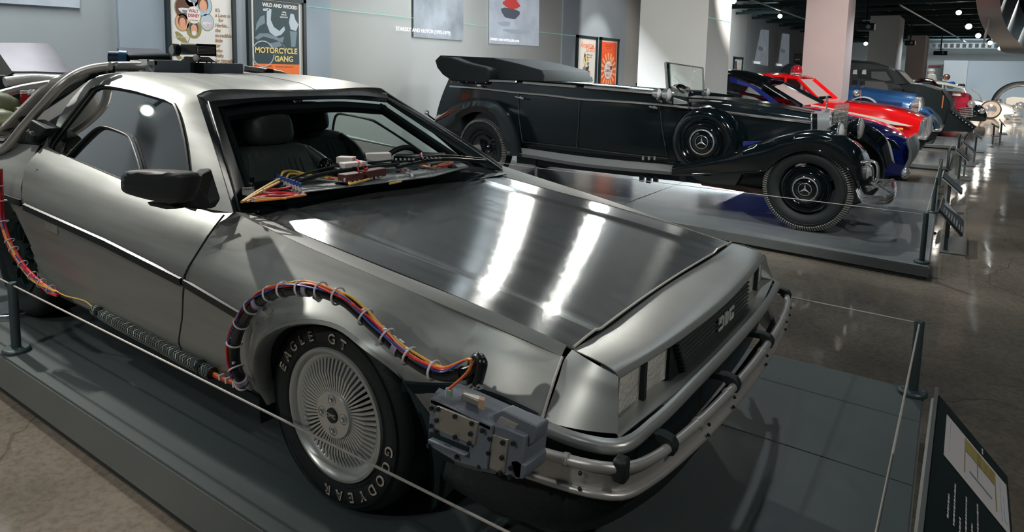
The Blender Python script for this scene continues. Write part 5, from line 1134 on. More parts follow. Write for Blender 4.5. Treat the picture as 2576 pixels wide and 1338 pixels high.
def dbox(name, x0, y0, x1, y1, z0, h, d, m, bev=.003, par=None):
    """x0..x1 across the near edge in pixels at height z0; d depth rearwards"""
    a, b = D(x0, y0, z0), D(x1, y1, z0); dr = Vector((-(b-a).y, (b-a).x, 0)).normalized()
    if dr.x > 0: dr = -dr
    return MB().hexa([a, b, b+dr*d, a+dr*d, a+Vector((0, 0, h)), b+Vector((0, 0, h)), b+dr*d+Vector((0, 0, h)), a+dr*d+Vector((0, 0, h))]).build(name, m, par or dmc, bev=bev)
dbox('black_box', 855, 446, 945, 436, .80, .035, .10, M_trim); dbox('white_relay', 845, 412, 885, 414, .842, .03, .05, M_pw); dbox('white_relay', 868, 426, 925, 420, .836, .024, .05, M_pw); dbox('white_block', 922, 412, 985, 410, .825, .045, .06, M_pw)
for x, y in ((890, 424), (912, 421)): dbox('black_clip', x, y, x+9, y-1, .838, .006, .02, M_trim)
for x0, x1, y in ((990, 1055, 408), (1058, 1118, 404)):
    o = dbox('black_heatsink', x0, y, x1, y+1, .812, .030, .09, M_trim)
    for k in range(5): dbox('fin', x0+4+k*11, y-2, x0+9+k*11, y-2, .844, .005, .07, M_bolt, 0, o)
dbox('black_box', 956, 414, 992, 416, .805, .02, .05, M_trim)
for x0, y0, x1, y1 in ((872, 462, 915, 455), (925, 452, 972, 442)):
    o = dbox('brown_terminal', x0, y0, x1, y1, .797, .035, .055, M_brown)
    for k in range(3): dbox('terminal_screw', x0+8+k*12, y0-1-k*1.5, x0+14+k*12, y0-2-k*1.5, .795, .012, .0, M_alu, 0, o) if False else MB().ball(D(x0+10+k*11, y0-3-k*2, .80), .006, 8, 6).build('terminal_screw', M_alu, o)
# compass ball
c = D(820, 432, .80); MB().lathe([(.038, 0), (.036, .025), (.030, .03)], c, 'Z', 8).build('compass_base', M_trim, dmc); cb = MB().ball(c+Vector((0, 0, .032)), .030, 18, 10).build('compass_ball', W_k, dmc)
for k in range(9): a = 2*PI*k/9; MB().box(c+Vector((.0295*math.cos(a), .0295*math.sin(a), .033)), (.004, .004, .007)).build('compass_mark', M_pw, cb)
# row of blue and white connectors
for k in range(9):
    p = D(693+k*7.8, 458+k*3.1, .80); o = MB().cyl(p, p+Vector((0, 0, .018)), .0062, 8).build('connector', M_pw, dmc); MB().cyl(p+Vector((0, 0, .018)), p+Vector((0, 0, .034)), .0050, 8).build('blue_sleeve', W_b, o)
MB().prism([D(690, 466, .798), D(760, 494, .798), D(768, 488, .798), D(700, 458, .798)], (0, 0, .004)).build('connector_strip', M_trim, dmc)
def wire(pts, m, r=.0042, n=26): return MB().tube([D(x, y, z) for x, y, z in pts], r, 6, seg=n).build('dash_wire', m, dmc)
wire([(608, 508, .80), (650, 480, .81), (700, 452, .82), (712, 448, .815)], W_y, .0055); wire([(612, 507, .80), (652, 484, .81), (702, 458, .82)], W_y, .0045)
wire([(706, 446, .82), (712, 434, .835), (735, 430, .835), (780, 441, .82), (840, 448, .81), (872, 452, .805), (880, 464, .80)], W_y, .0055); wire([(720, 448, .82), (730, 437, .83), (760, 440, .82), (830, 449, .81), (868, 456, .80)], W_y, .004)
wire([(878, 464, .80), (900, 458, .81), (930, 450, .81)], W_y, .0045); wire([(980, 462, .80), (1010, 456, .80)], W_y, .004)
wire([(630, 505, .80), (655, 490, .80), (700, 485, .805), (750, 488, .80)], W_r, .005); wire([(622, 506, .80), (660, 494, .80), (710, 492, .80), (760, 489, .80)], W_r, .004); wire([(665, 478, .80), (700, 476, .80), (745, 468, .81)], W_r, .005); wire([(640, 506, .80), (700, 500, .80), (770, 490, .80)], W_o, .004)
wire([(746, 450, .81), (770, 442, .815), (840, 450, .81)], W_r, .004); wire([(620, 507, .80), (650, 500, .80), (720, 499, .80)], W_y, .004); wire([(655, 496, .80), (700, 488, .80), (760, 492, .80)], mat('wire_pink', (.85, .5, .55), .4), .003)
wire([(726, 452, .81), (745, 443, .815), (800, 448, .81), (860, 454, .80)], W_g, .003); wire([(735, 455, .81), (750, 447, .815), (810, 452, .81), (870, 458, .80)], W_g, .003)
for a in ((908, 438, 905, 412, 890, 398), (912, 440, 915, 418, 898, 402), (905, 440, 902, 430, 900, 420)): wire([(a[0], a[1], .80), (a[2], a[3], .85), (a[4], a[5], .865)], W_r, .0028, 12)
for k in range(3): wire([(904+k*4, 440, .80), (916+k*3, 430, .83), (920+k*2, 424-k, .84)], W_r, .0028, 10)
wire([(955, 416, .81), (1000, 418, .81), (1030, 430, .80), (1038, 446, .795)], W_g, .006); wire([(1060, 385, .85), (1062, 395, .845), (1068, 410, .82), (1090, 418, .80)], W_r, .004)
for k in range(7): wire([(1040+k*3, 410+k, .80), (1075+k*2, 416+k*.8, .80), (1110, 418-k*1.2, .80), (1140-k*2, 408-k*.8, .80), (1110-k*5, 404-k*.6, .80)], [W_r, W_y, W_r, W_o, W_w, W_r, W_y][k], .003, 20)
for k in range(6): wire([(950+k*4, 418, .81), (970+k*5, 414+k, .80), (1000+k*3, 420+k*2, .80), (1020, 432, .80)], [W_r, W_w, W_y, W_r, W_k, W_r][k], .0026, 14)
for x, y in ((664, 480), (780, 442), (822, 446), (868, 452), (636, 502), (1080, 417)): MB().box(D(x, y, .812), (.008, .008, .014)).build('cable_tie', W_w, dmc)
MB().prism([D(610, 500, .79), D(640, 505, .79), D(640, 455, .79), D(605, 458, .79)], (0, 0, .015)).build('circuit_board', M_trim, dmc)
for k in range(10): MB().box(D(612+(k % 5)*5, 462+(k//5)*12, .808), (.006, .006, .008)).build('board_part', M_alu, dmc)

# acrylic disc stand and chock under the tail
t = thing('disc_stand', 'round clear acrylic disc on a thin rod behind the left barrier post', 'stand', tuple(PZ(42, 790, 0)))
c = PZ(40, 784, .0); MB().lathe([(0, .02), (.128, .02), (.13, .024), (.128, .028), (0, .028)], c, 'Z', 40).build('disc', glassmat('acrylic', (.72, .80, .80, 1), .06), t, world=True); MB().lathe([(.126, .022), (.132, .025), (.126, .028)], c, 'Z', 40).build('disc_edge', M_chromed, t, world=True)
MB().cyl(c, c+Vector((0, 0, .10)), .004, 8).build('rod', M_chromed, t, world=True)
a = PZ(130, 752, 0); o = MB().prism([a+Vector((-.12, -.05, 0)), a+Vector((.08, -.05, 0)), a+Vector((-.12, -.05, .09))], (0, .10, 0)).build('wheel_chock', mat('chock_grey', (.10, .12, .12), .6)); tag(o, 'grey wedge chock in front of the steel car rear tyre', 'chock')
# ================================================================== the black open limousine
M_lac = mat('black_lacquer', (.003, .006, .008), .10, spec=.7, coat=.6, rvar=.05, nscale=3); M_lac2 = mat('black_lacquer_worn', (.004, .008, .010), .16, spec=.6, bump=.05, bscale=4, rvar=.10, nscale=2.5)
M_canvas = mat('black_canvas', (.0035, .008, .009), .8, bump=.25, bscale=40); M_board = mat('running_board', (.16, .17, .17), .45, bump=.3, bscale=14); M_wood = mat('worn_wood', (.11, .065, .05), .7, noise=.4, nscale=6, stretch=(1, 8, 8))
M_chass = mat('chassis_dark', (.015, .028, .030), .55); M_rib = mat('tyre_rib', (.30, .31, .29), .6); M_lensc = mat('lamp_glass', (.80, .83, .82), .10, .3, bump=.7, bscale=30)
MH = -.048; MO = Vector((.292, 4.295, -.095))
lim = thing('black_limousine', 'long black open 1930s limousine with folded hood and flat glass windscreen', 'car', tuple(MO), MH)
_my = Vector((-math.sin(MH), math.cos(MH), 0)); _mx = Vector((math.cos(MH), math.sin(MH), 0))
def LM(x, y, yl): return onp(x, y, _my, _my.dot(MO)+yl)
LW = lambda *a: MO+_mx*a[0]+_my*a[1]+Vector((0, 0, a[2]))
def wb(mb, name, m, par=lim, **k): return mb.build(name, m, par, world=True, **k)
def bwheel(par, xc, yc_, r, w, cover=True, s=-1):
    f = lambda pr: [(a, b*(-s)) for a, b in pr]
    ty = MB().lathe(f([(r*.60, .05), (r*.62, .01), (r*.70, -.012), (r*.80, -.016), (r*.90, -.006), (r*.965, .02), (r, .05), (r, w-.05), (r*.95, w), (r*.6, w-.03)]), (xc, yc_, r), 'Y', 64).build('tyre', M_rub, par)
    tr = MB(); n = 110
    for k in range(n):
        a = 2*PI*k/n; b = a+2*PI/n*.55
        P_ = [(xc+q*math.cos(c), yc_-s*d, r+q*math.sin(c)) for q, d in ((r*.885, .00), (r*.985, .045)) for c in (a, b)]
        P2 = [(xc+q*math.cos(c), yc_-s*d, r+q*math.sin(c)) for q, d in ((r*.905, -.020), (r*1.010, .024)) for c in (a, b)]
        tr.hexa([P_[0], P_[1], P_[3], P_[2], P2[0], P2[1], P2[3], P2[2]])
    o = tr.build('shoulder_ribs', M_rib, ty, smooth=False); o['kind'] = 'stuff'
    MB().lathe(f([(r*.83, -.012), (r*.84, -.018), (r*.85, -.012)]), (xc, yc_, r), 'Y', 64).build('sidewall_ring', M_rub, ty)
    return ty
def wcover(par, c, R, s=-1, name='wheel_cover'):
    f = lambda pr: [(a*R, b*(-s)) for a, b in pr]
    o = MB().lathe(f([(1.0, .02), (.985, .0), (.95, -.004), (.90, .006), (.86, .006), (.83, -.004), (.80, .004), (.77, -.006), (.74, .0), (.70, -.008), (.66, -.002), (.62, -.014), (.56, -.012), (.50, -.02), (0, -.028)]), c, 'Y', 64).build(name, M_lac, par)
    MB().lathe(f([(.52, -.022), (.50, -.032), (.475, -.034), (.46, -.028)]), c, 'Y', 48).build('chrome_ring', M_chromed, o)
    c2 = Vector(c)+Vector((0, s*.034, 0)); rr = R*.26
    MB().tube([c2+Vector((rr*math.cos(a), 0, rr*math.sin(a))) for a in np.linspace(0, 2*PI, 33)[:-1]], R*.014, 6, closed=True).build('emblem_ring', M_chromed, o)
    st = MB()
    for k in range(3):
        a = PI/2+k*2*PI/3; u = Vector((math.cos(a), 0, math.sin(a))); v = Vector((-math.sin(a), 0, math.cos(a))); p0 = c2+Vector((0, s*.003, 0))
        st.poly([p0, c2-u*0+v*rr*.16, c2+u*rr]); st.poly([p0, c2+u*rr, c2-v*rr*.16])
    st.build('emblem_star', M_chromed, o, smooth=False); return o
for x, y, s in ((0, 0, -1), (-3.911, .10, -1), (0, 1.70, 1), (-3.911, 1.60, 1)):
    ty = bwheel(lim, x, y, .386, .19, s=s)
    if s < 0 and x == 0: wcover(ty, (x, y-.002, .386), .215, s)
    else: MB().lathe([(a*1.0, b*(-s)) for a, b in ((.235, .04), (.20, .05), (.17, .03), (.12, .035), (.085, .0), (.07, -.05), (.05, -.06), (0, -.06))], (x, y, .386), 'Y', 48).build('wheel_disc', M_lac, ty)
    if s < 0 and x < 0: MB().cyl((x, y, .386), (x, y-.22, .386), .055, 20).build('axle_stub', M_board, ty)
# body side, near and far
yb = [.17, .135, .13, .15, .20]
topl = [(1130, 196), (1180, 201), (1231, 202), (1301, 207), (1380, 212), (1452, 218), (1550, 226), (1653, 235), (1731, 244)]
midl = [(1112, 240), (1180, 240), (1231, 243), (1301, 250), (1380, 258), (1452, 265), (1550, 276), (1656, 290), (1731, 298)]
low1 = [(1100, 280), (1180, 290), (1231, 296), (1301, 306), (1380, 316), (1452, 326), (1550, 336), (1668, 350), (1731, 356)]
low2 = [(1094, 318), (1180, 340), (1231, 348), (1308, 362), (1380, 371), (1450, 380), (1550, 391), (1680, 404), (1735, 410)]
bot = [(1090, 330), (1180, 356), (1231, 362), (1308, 376), (1380, 385), (1450, 394), (1550, 402), (1684, 416), (1738, 422)]
rows = [[LM(x, y, yy+(.10 if i == 0 else 0)) for i, (x, y) in enumerate(r)] for r, yy in zip((topl, midl, low1, low2, bot), yb)]
b_ = wb(MB().loft(rows, 60, 5), 'body_side', M_lac2, solid=.02)
far = [[p+_my*(1.70-2*yy) for p in r] for r, yy in zip(rows, yb)]
wb(MB().loft(far, 30, 3), 'body_side', M_lac2, solid=.02)
wb(MB().grid([[rows[0][0], far[0][0]], [rows[2][0], far[2][0]], [rows[4][0], far[4][0]]]), 'body_back', M_lac, solid=.02)
wb(MB().prism([rows[3][0], rows[3][-1], far[3][-1], far[3][0]], (0, 0, .02)), 'cabin_floor', M_inner)
for k, (x, nm) in enumerate(((1330, 'rear_seat'), (1480, 'jump_seat'), (1590, 'front_seat'))):
    p = LM(x, 222, .22); q = LM(x, 222, 1.48); wb(MB().hexa([p+_mx*.0+Vector((0, 0, -.5)), q+Vector((0, 0, -.5)), q+_mx*.22+Vector((0, 0, -.5)), p+_mx*.22+Vector((0, 0, -.5)), p-_mx*.06, q-_mx*.06, q+_mx*.06, p+_mx*.06]), nm, M_leather, bev=.03)
# shut lines, chrome
def ltube(pts, yl, r, m, nm, seg=None, par=lim): return wb(MB().tube([LM(x, y, yl) for x, y in pts], r, 6, seg=seg), nm, m, par)
ltube([(1132, 217), (1200, 222), (1301, 233), (1380, 240), (1455, 249), (1550, 255), (1656, 263), (1731, 271)], .112, .012, M_chrome, 'waist_moulding', 40)
ltube([(1231, 203), (1265, 204), (1298, 206)], .15, .015, M_chrome, 'top_rail'); ltube([(1316, 208), (1380, 213), (1448, 218)], .15, .016, M_chrome, 'top_rail'); ltube([(1470, 219), (1550, 226), (1645, 234)], .15, .016, M_chrome, 'top_rail')
wb(MB().tube([LM(1366, 204, 1.5), LM(1440, 208, 1.5), LM(1560, 218, 1.5), LM(1655, 228, 1.5)], .012, 6), 'top_rail', M_chromed)
for pts in ([(1301, 234), (1306, 300), (1314, 357)], [(1457, 250), (1454, 320), (1450, 371)], [(1659, 266), (1668, 340), (1679, 398)], [(1314, 357), (1380, 364), (1450, 372), (1560, 386), (1679, 399)]): ltube(pts, .116, .004, M_chass, 'door_gap', 20)
for x, y in ((1309, 246), (1646, 270)):
    h = wb(MB().tube([LM(x-12, y-2, .10), LM(x-4, y, .07), LM(x+8, y+2, .07)], .010, 8), 'door_handle', M_chrome); wb(MB().ball(LM(x, y, .09), .018, 10, 8), 'escutcheon', M_chrome, h)
for x in (1618, 1633, 1647): wb(MB().box(LM(x, 398, .11), (.02, .02, .04)), 'step_clip', M_chromed)
# folded hood
ft_ = [(1094, 152), (1107, 139), (1148, 141), (1239, 145), (1305, 160), (1362, 176), (1368, 190), (1367, 206), (1290, 203), (1200, 196), (1130, 192), (1100, 172)]
wb(MB().prism([LM(x, y, .30) for x, y in ft_], _my*1.1), 'folded_hood', M_canvas, bev=.012, bseg=3)
fl_ = [(1108, 142), (1130, 143), (1172, 158), (1222, 169), (1230, 176), (1229, 196), (1220, 211), (1180, 208), (1136, 204), (1112, 188), (1098, 170), (1096, 153)]
o = wb(MB().prism([LM(x, y, .10) for x, y in fl_], _my*.24), 'hood_bag', M_canvas, bev=.025, bseg=3)
for x in (1136, 1154, 1174, 1197, 1222): wb(MB().ball(LM(x, 206+(.0 if x < 1190 else 2), .09), .007, 8, 6), 'stud', M_chromed, o)
wb(MB().box(LM(1206, 215, .10), (.06, .03, .02)), 'hood_catch', M_chrome, o)
for k in range(5): wb(MB().tube([LM(1232+k*9, 180, .30+.02*k), LM(1234+k*9, 178, .6), LM(1236+k*9, 180, 1.2)], .015, 6), 'hood_fold', M_canvas, o)
# rear wing
ro = [(1094, 302), (1135, 275), (1176, 257), (1213, 253), (1251, 264), (1283, 293), (1301, 328), (1310, 364), (1314, 392)]; ri = [(1100, 345), (1137, 326), (1163, 294), (1201, 281), (1238, 296), (1258, 326), (1268, 356), (1274, 376), (1278, 392)]
A_ = catmull([LM(x, y, -.03) for x, y in ro], 30); B_ = catmull([LM(x, y, -.02) for x, y in ri], 30); Cc = catmull([LM(x, y, .20) for x, y in [(a, b-3) for a, b in ro]], 30)
wb(MB().grid([B_, [a.lerp(b, .55)-_my*.03 for a, b in zip(B_, A_)], A_, [a.lerp(c, .5)+Vector((0, 0, .03)) for a, c in zip(A_, Cc)], Cc]), 'rear_wing', M_lac, solid=.012)
wb(MB().grid([[p+_my*1.66 for p in A_], [p+_my*1.50 for p in Cc]]), 'rear_wing', M_lac, solid=.012)
wb(MB().tube([LM(1094, 302, .0), LM(1080, 292, -.05), LM(1073, 285, -.08)], .012, 8), 'tail_lamp_stalk', M_lac); wb(MB().ball(LM(1073, 283, -.09), .035, 14, 10), 'tail_lamp', M_chrome)
# running board
rt_ = [(1278, 368), (1330, 374), (1450, 391), (1560, 403), (1640, 410), (1694, 415)]; rb2 = [(1276, 389), (1330, 397), (1450, 417), (1560, 429), (1640, 436), (1690, 440)]
A_ = catmull([LM(x, y, .14) for x, y in rt_], 30); B_ = catmull([LM(x, y-6, -.03) for x, y in rt_], 30) ; Bm = catmull([LM(x, y-8, -.04) for x, y in rb2], 30); D_ = catmull([LM(x, y, -.02) for x, y in rb2], 30)
rn = random.Random(4)
wb(MB().grid([A_, [a.lerp(b, .5)+Vector((0, 0, rn.uniform(-.006, .006))) for a, b in zip(A_, Bm)], Bm, D_]), 'running_board', M_board, solid=.02)
wb(MB().grid([[p+_my*1.74 for p in Bm], [p+_my*1.56 for p in A_]]), 'running_board', M_board, solid=.02)
# bonnet: near side, top, far side
def bs(x, yt, ym, yl_, w): return [LM(x, yl_, .85-w), LM(x, ym, .85-w-.005), LM(x, (ym+yt)/2, .85-w+.01), LM(x, yt+3, .85-w*.72), LM(x, yt, .85-w*.35)]
st = [bs(1731, 244, 272, 330, .62), bs(1800, 248, 280, 345, .56), bs(1870, 256, 289, 355, .50), bs(1950, 268, 299, 352, .44), bs(2042, 284, 309, 348, .37)]
half = [list(s_) for s_ in st]; full = []
for s_ in st:
    m_ = []
    for p in s_[::-1]:
        yl = (p-MO).dot(_my); q = p+_my*(2*(.85-yl)); m_.append(q)
    full.append(s_+[(s_[-1]+m_[0])/2+Vector((0, 0, .012))]+m_)
wb(MB().loft([[f_[i] for f_ in full] for i in range(len(full[0]))], 40, 3), 'bonnet', M_lac2, solid=.006)
ltube([(1735, 272), (1800, 280), (1870, 290), (1950, 300), (2042, 311)], .85-.47, .001, M_chromed, 'bonnet_trim', 20)
wb(MB().tube([st[i][1]-_my*.008+Vector((0, 0, .004)) for i in range(5)], .014, 6, seg=30), 'bonnet_moulding', M_chrome); wb(MB().tube([s_[3]+Vector((0, 0, .004)) for s_ in st], .005, 6, seg=30), 'bonnet_hinge', M_lac)
wb(MB().tube([p-_my*.006 for p in st[4]], .007, 6, seg=14), 'radiator_strap', M_chromed)
# cowl, radiator shell
r0 = full[-1]; dx = _mx*.17; r1_ = [p+dx for p in r0]
sh = wb(MB().grid([r0, [p+_mx*.05 for p in r0]]), 'radiator_collar', M_lac, solid=.006)
M_radp = mat('radiator_side', (.19, .21, .225), .35, .4)
sh = wb(MB().grid([[p+_mx*.05 for p in r0], [p+_mx*.06-Vector((0, 0, 0)) for p in r0], r1_]), 'radiator_shell', M_radp, solid=.006)
wb(MB().tube([p for p in r1_], .013, 8, seg=40), 'radiator_frame', M_chrome, sh); core = wb(MB().poly([p-_mx*.02 for p in r1_]), 'radiator_core', M_chass, sh)
ms = MB()
a0, a1 = r1_[0], r1_[-1]
for k in range(1, 12): u = k/12; p = a0.lerp(a1, u); ms.box(p+Vector((0, 0, .16)), (.008, .006, .34))
for k in range(1, 8): ms.box((a0+a1)/2+Vector((0, 0, .04*k)), (.006, (a1-a0).length*.92, .005), rz=MH)
wb(ms, 'radiator_grille', M_chromed, sh)
p = LM(2077, 287, .85-.0); p = full[-1][5]+dx*.6
wb(MB().lathe([(.03, 0), (.028, .02), (.012, .03), (.006, .06), (.006, .07)], p, 'Z', 14), 'mascot_base', M_chrome); c = p+Vector((0, 0, .115))
wb(MB().tube([c+(_my*math.cos(a)+Vector((0, 0, 1))*math.sin(a))*.045 for a in np.linspace(0, 2*PI, 25)[:-1]], .004, 6, closed=True), 'mascot_ring', M_chrome)
wb(sum([MB().cyl(c, c+(_my*math.cos(PI/2+k*2*PI/3)+Vector((0, 0, 1))*math.sin(PI/2+k*2*PI/3))*.045, .004, 6) for k in range(1)], MB()) if False else MB().cyl(c, c+Vector((0, 0, .045)), .004, 6).cyl(c, c+_my*.039-Vector((0, 0, .022)), .004, 6).cyl(c, c-_my*.039-Vector((0, 0, .022)), .004, 6), 'mascot_star', M_chrome)
# headlamps
for yl, x, y, r in ((.22, 2096, 336, .115), (1.30, 2096, 336, .115)):
    c = LM(2112, 338, yl) if yl < 1 else LM(2112, 338, .22)+_my*.95
    h = wb(MB().lathe([(.0, -.12), (r*.5, -.10), (r*.85, -.05), (r, .0)], c, 'X', 28), 'headlamp', M_lac); wb(MB().lathe([(r*.97, 0), (r*.8, .022), (r*.4, .036), (0, .04)], c, 'X', 28), 'lens', M_lensc, h); wb(MB().lathe([(r*1.0, -.008), (r*1.05, .0), (r, .01)], c, 'X', 28), 'bezel', M_chrome, h)
    wb(MB().cyl(c-Vector((.06, 0, r)), c-Vector((.06, 0, r+.14)), .015, 8), 'lamp_bracket', M_chrome, h)
c = LM(2050, 337, .10); h = wb(MB().ball(c, .035, 14, 8, d=(1.6, 1, .9)), 'wing_lamp', M_chrome)
# front wing with long sweep to the running board
fo = [(1691, 421), (1776, 402), (1867, 380), (1930, 361), (1983, 347), (2049, 341), (2096, 351), (2134, 374), (2156, 401), (2166, 439), (2172, 462)]
fi = [(1691, 440), (1776, 438), (1867, 434), (1922, 428), (1958, 400), (2008, 379), (2060, 380), (2105, 402), (2136, 430), (2150, 458), (2154, 474)]
A_ = catmull([LM(x, y, -.05) for x, y in fo], 50); B_ = catmull([LM(x, y, -.045) for x, y in fi], 50)
Cc = [LW(0, 0, 0) for _ in A_]; Cc = [p+_my*(.16)+Vector((0, 0, .045)) for p in A_]; Dd = [p+_my*(.52 if i > 14 else mlerp(.22, .52, i/14))+Vector((0, 0, .0 if i > 8 else .0)) for i, p in enumerate(A_)]
fw_ = wb(MB().loft([B_, [a.lerp(b, .75)-_my*.012 for a, b in zip(B_, A_)], A_, [p+_my*.03+Vector((0, 0, .022)) for p in A_], Cc, Dd], 60, 3), 'front_wing', M_lac, solid=.012)
wb(MB().tube([p-_my*.004 for p in B_], .010, 6), 'wing_bead', M_lac, fw_)
far_ = [[p+_my*1.80 for p in A_], [p+_my*(1.60)+Vector((0, 0, .05)) for p in A_], [p+_my*1.25 for p in A_]]
wb(MB().loft(far_, 40, 3), 'front_wing', M_lac, solid=.012)
# spare wheel with drum cover
c = LM(1769, 357, -.02); loc = XF[lim.name].inverted() @ c; Rs = .335
sp = MB().lathe([(Rs*.70, -.028), (Rs*.80, -.035), (Rs*.90, -.022), (Rs*.965, .0), (Rs, .04), (Rs, .17), (Rs*.9, .2)], loc, 'Y', 64).build('spare_cover', M_lac, lim)
wcover(sp, tuple(loc+Vector((0, -.012, 0))), .245); MB().lathe([(Rs*1.0, .02), (Rs*1.012, .03), (Rs, .04)], loc, 'Y', 64).build('cover_bead', M_lac, sp)
# windscreen with cracked glass
W4 = [LM(1679, 224, .34), LM(1674, 157, .34), LM(1768, 171, 1.05), LM(1770, 229, 1.05)]
fr_ = wb(MB().tube([W4[0]+Vector((0, 0, 0)), W4[1]], .016, 6).tube([W4[1], W4[2]], .009, 6).tube([W4[2], W4[3]], .012, 6).tube([W4[3], W4[0]], .010, 6), 'windscreen_frame', M_chromed)
wb(MB().poly(W4), 'windscreen_glass', glassmat('old_glass', (.86, .93, .91, 1), .03), fr_, smooth=False)
wb(MB().prism([W4[0], W4[1], W4[1]+(W4[2]-W4[1])*.10, W4[0]+(W4[3]-W4[0])*.09], (.01, 0, 0)), 'glass_side_strip', glassmat('old_glass2', (.70, .80, .78, 1), .12), fr_)
ck = MB(); rn = random.Random(9)
for (u, v) in ((.35, .3), (.62, .38), (.25, .75), (.75, .8)):
    for k in range(8):
        a = rn.uniform(0, 2*PI); u2, v2 = u, v; pts = []
        for j in range(5):
            pts.append(W4[0].lerp(W4[3], u2).lerp(W4[1].lerp(W4[2], u2), v2)+Vector((.003, 0, 0))); u2 += .05*math.cos(a)+rn.uniform(-.02, .02); v2 += .08*math.sin(a)+rn.uniform(-.03, .03)
            u2 = min(.98, max(.1, u2)); v2 = min(.98, max(.02, v2))
        ck.tube(pts, .0011, 4, cap=False)
    ck.ball(W4[0].lerp(W4[3], u).lerp(W4[1].lerp(W4[2], u), v), .010, 6, 5)
o = wb(ck, 'glass_cracks', M_white, fr_); o['kind'] = 'stuff'
wb(MB().loft([[LM(1650, 236, .2), LM(1690, 216, .5), LM(1730, 218, .85), LM(1740, 228, 1.2)], [LM(1731, 244, .25), LM(1732, 236, .5), LM(1735, 232, .85), LM(1745, 234, 1.2)]], 12, 3), 'scuttle', M_lac, solid=.01)
wb(MB().tube([LM(1690+18+16*math.cos(a), 222-8*math.sin(a), .6) for a in np.linspace(0, PI, 13)], .012, 6), 'steering_wheel', M_lac)
for x, y, yl, r in ((1658, 235, .02, .055), (1683, 237, -.02, .062), (1781, 232, 1.3, .055)):
    c = LM(x, y, yl); h = wb(MB().lathe([(0, -.08), (r*.7, -.06), (r, 0)], c, 'X', 20), 'side_spotlamp', M_chrome); wb(MB().lathe([(r*.95, 0), (r*.5, .02), (0, .024)], c, 'X', 20), 'lens', M_lensc, h)
    wb(MB().tube([c-Vector((.02, 0, r)), LM(x+6, y+22, yl+.06)], .010, 6), 'lamp_stem', M_chrome, h)
wb(MB().prism([LM(x, y, .10) for x, y in ((1694, 245), (1728, 256), (1728, 262), (1694, 262))], _my*.02), 'cowl_plate', M_chromed, bev=.003)
# chrome bumper, overriders and lamp
for dz in (0, -.028, -.056):
    wb(MB().tube([LM(2158, 462, .0)+Vector((0, 0, dz)), LM(2172, 492, -.05)+Vector((0, 0, dz)), LM(2200, 495, -.03)+Vector((0, 0, dz)), LM(2228, 496, .05)+Vector((0, 0, dz)), LM(2246, 484, .35)+Vector((0, 0, dz)), LM(2252, 468, .85)+Vector((0, 0, dz)), LM(2246, 452, 1.5)+Vector((0, 0, dz))], .014, 8, seg=30), 'bumper_bar', M_chrome)
wb(MB().tube([LM(2160, 408, .15), LM(2196, 406, .15), LM(2206, 414, .15), LM(2207, 450, .15), LM(2200, 462, .15)], .013, 8, seg=16), 'bumper_hoop', M_chrome); wb(MB().tube([LM(2168, 420, .3), LM(2192, 418, .3), LM(2196, 455, .3)], .010, 8, seg=12), 'bumper_hoop', M_chrome)
c = LM(2182, 434, .10); h = wb(MB().lathe([(0, -.08), (.05, -.05), (.062, 0)], c, 'X', 20), 'fog_lamp', M_chrome); wb(MB().lathe([(.058, 0), (.03, .02), (0, .022)], c, 'X', 20), 'lens', M_lensc, h)
for a, b in (((2176, 470), (2236, 468)), ((2190, 458), (2240, 486)), ((2200, 452), (2250, 455)), ((2180, 480), (2215, 462)), ((2216, 470), (2244, 452))): wb(MB().cyl(LM(*a, .15), LM(*b, .30), .012, 8), 'bumper_bracket', M_chrome)
# chassis below
wb(MB().prism([LM(x, y, .25) for x, y in ((1300, 392), (1690, 441), (1870, 440), (1922, 430), (1925, 470), (1860, 466), (1760, 462), (1300, 410))], _my*1.1), 'chassis_frame', M_chass)
wb(MB().prism([LM(x, y, .22) for x, y in ((1755, 446), (1780, 452), (1925, 478), (1925, 492), (1890, 486), (1765, 466))], _my*.10), 'wood_beam', M_wood)
wb(MB().prism([LM(x, y, .2) for x, y in ((1736, 440), (1868, 434), (1850, 466), (1790, 462), (1752, 452))], _my*.02), 'under_plate', M_steelp)
wb(MB().prism([LM(x, y, .2) for x, y in ((1872, 434), (1924, 430), (1925, 464), (1862, 462))], _my*.03), 'spring_plate', M_chass)
for x in (1888, 1900, 1908, 1916): wb(MB().lathe([(.012, -.003), (.006, -.004), (0, -.002)], LM(x, 442, .195), 'Y', 10), 'bolt_hole', M_inner)
for x, y in ((1345, 408), (1615, 448), (1632, 452), (1650, 450)): wb(MB().box(LM(x, y, .15), (.05, .03, .07)), 'step_bracket', M_chass)
wb(MB().cyl(LM(1230, 356, .2), LM(2020, 486, .4), .03, 8), 'prop_shaft', M_chass); wb(MB().cyl(LW(0, 0.1, .386), LW(0, 1.6, .386), .04, 10), 'front_axle', M_chass); wb(MB().cyl(LW(-3.911, .15, .386), LW(-3.911, 1.55, .386), .05, 10), 'rear_axle', M_chass)

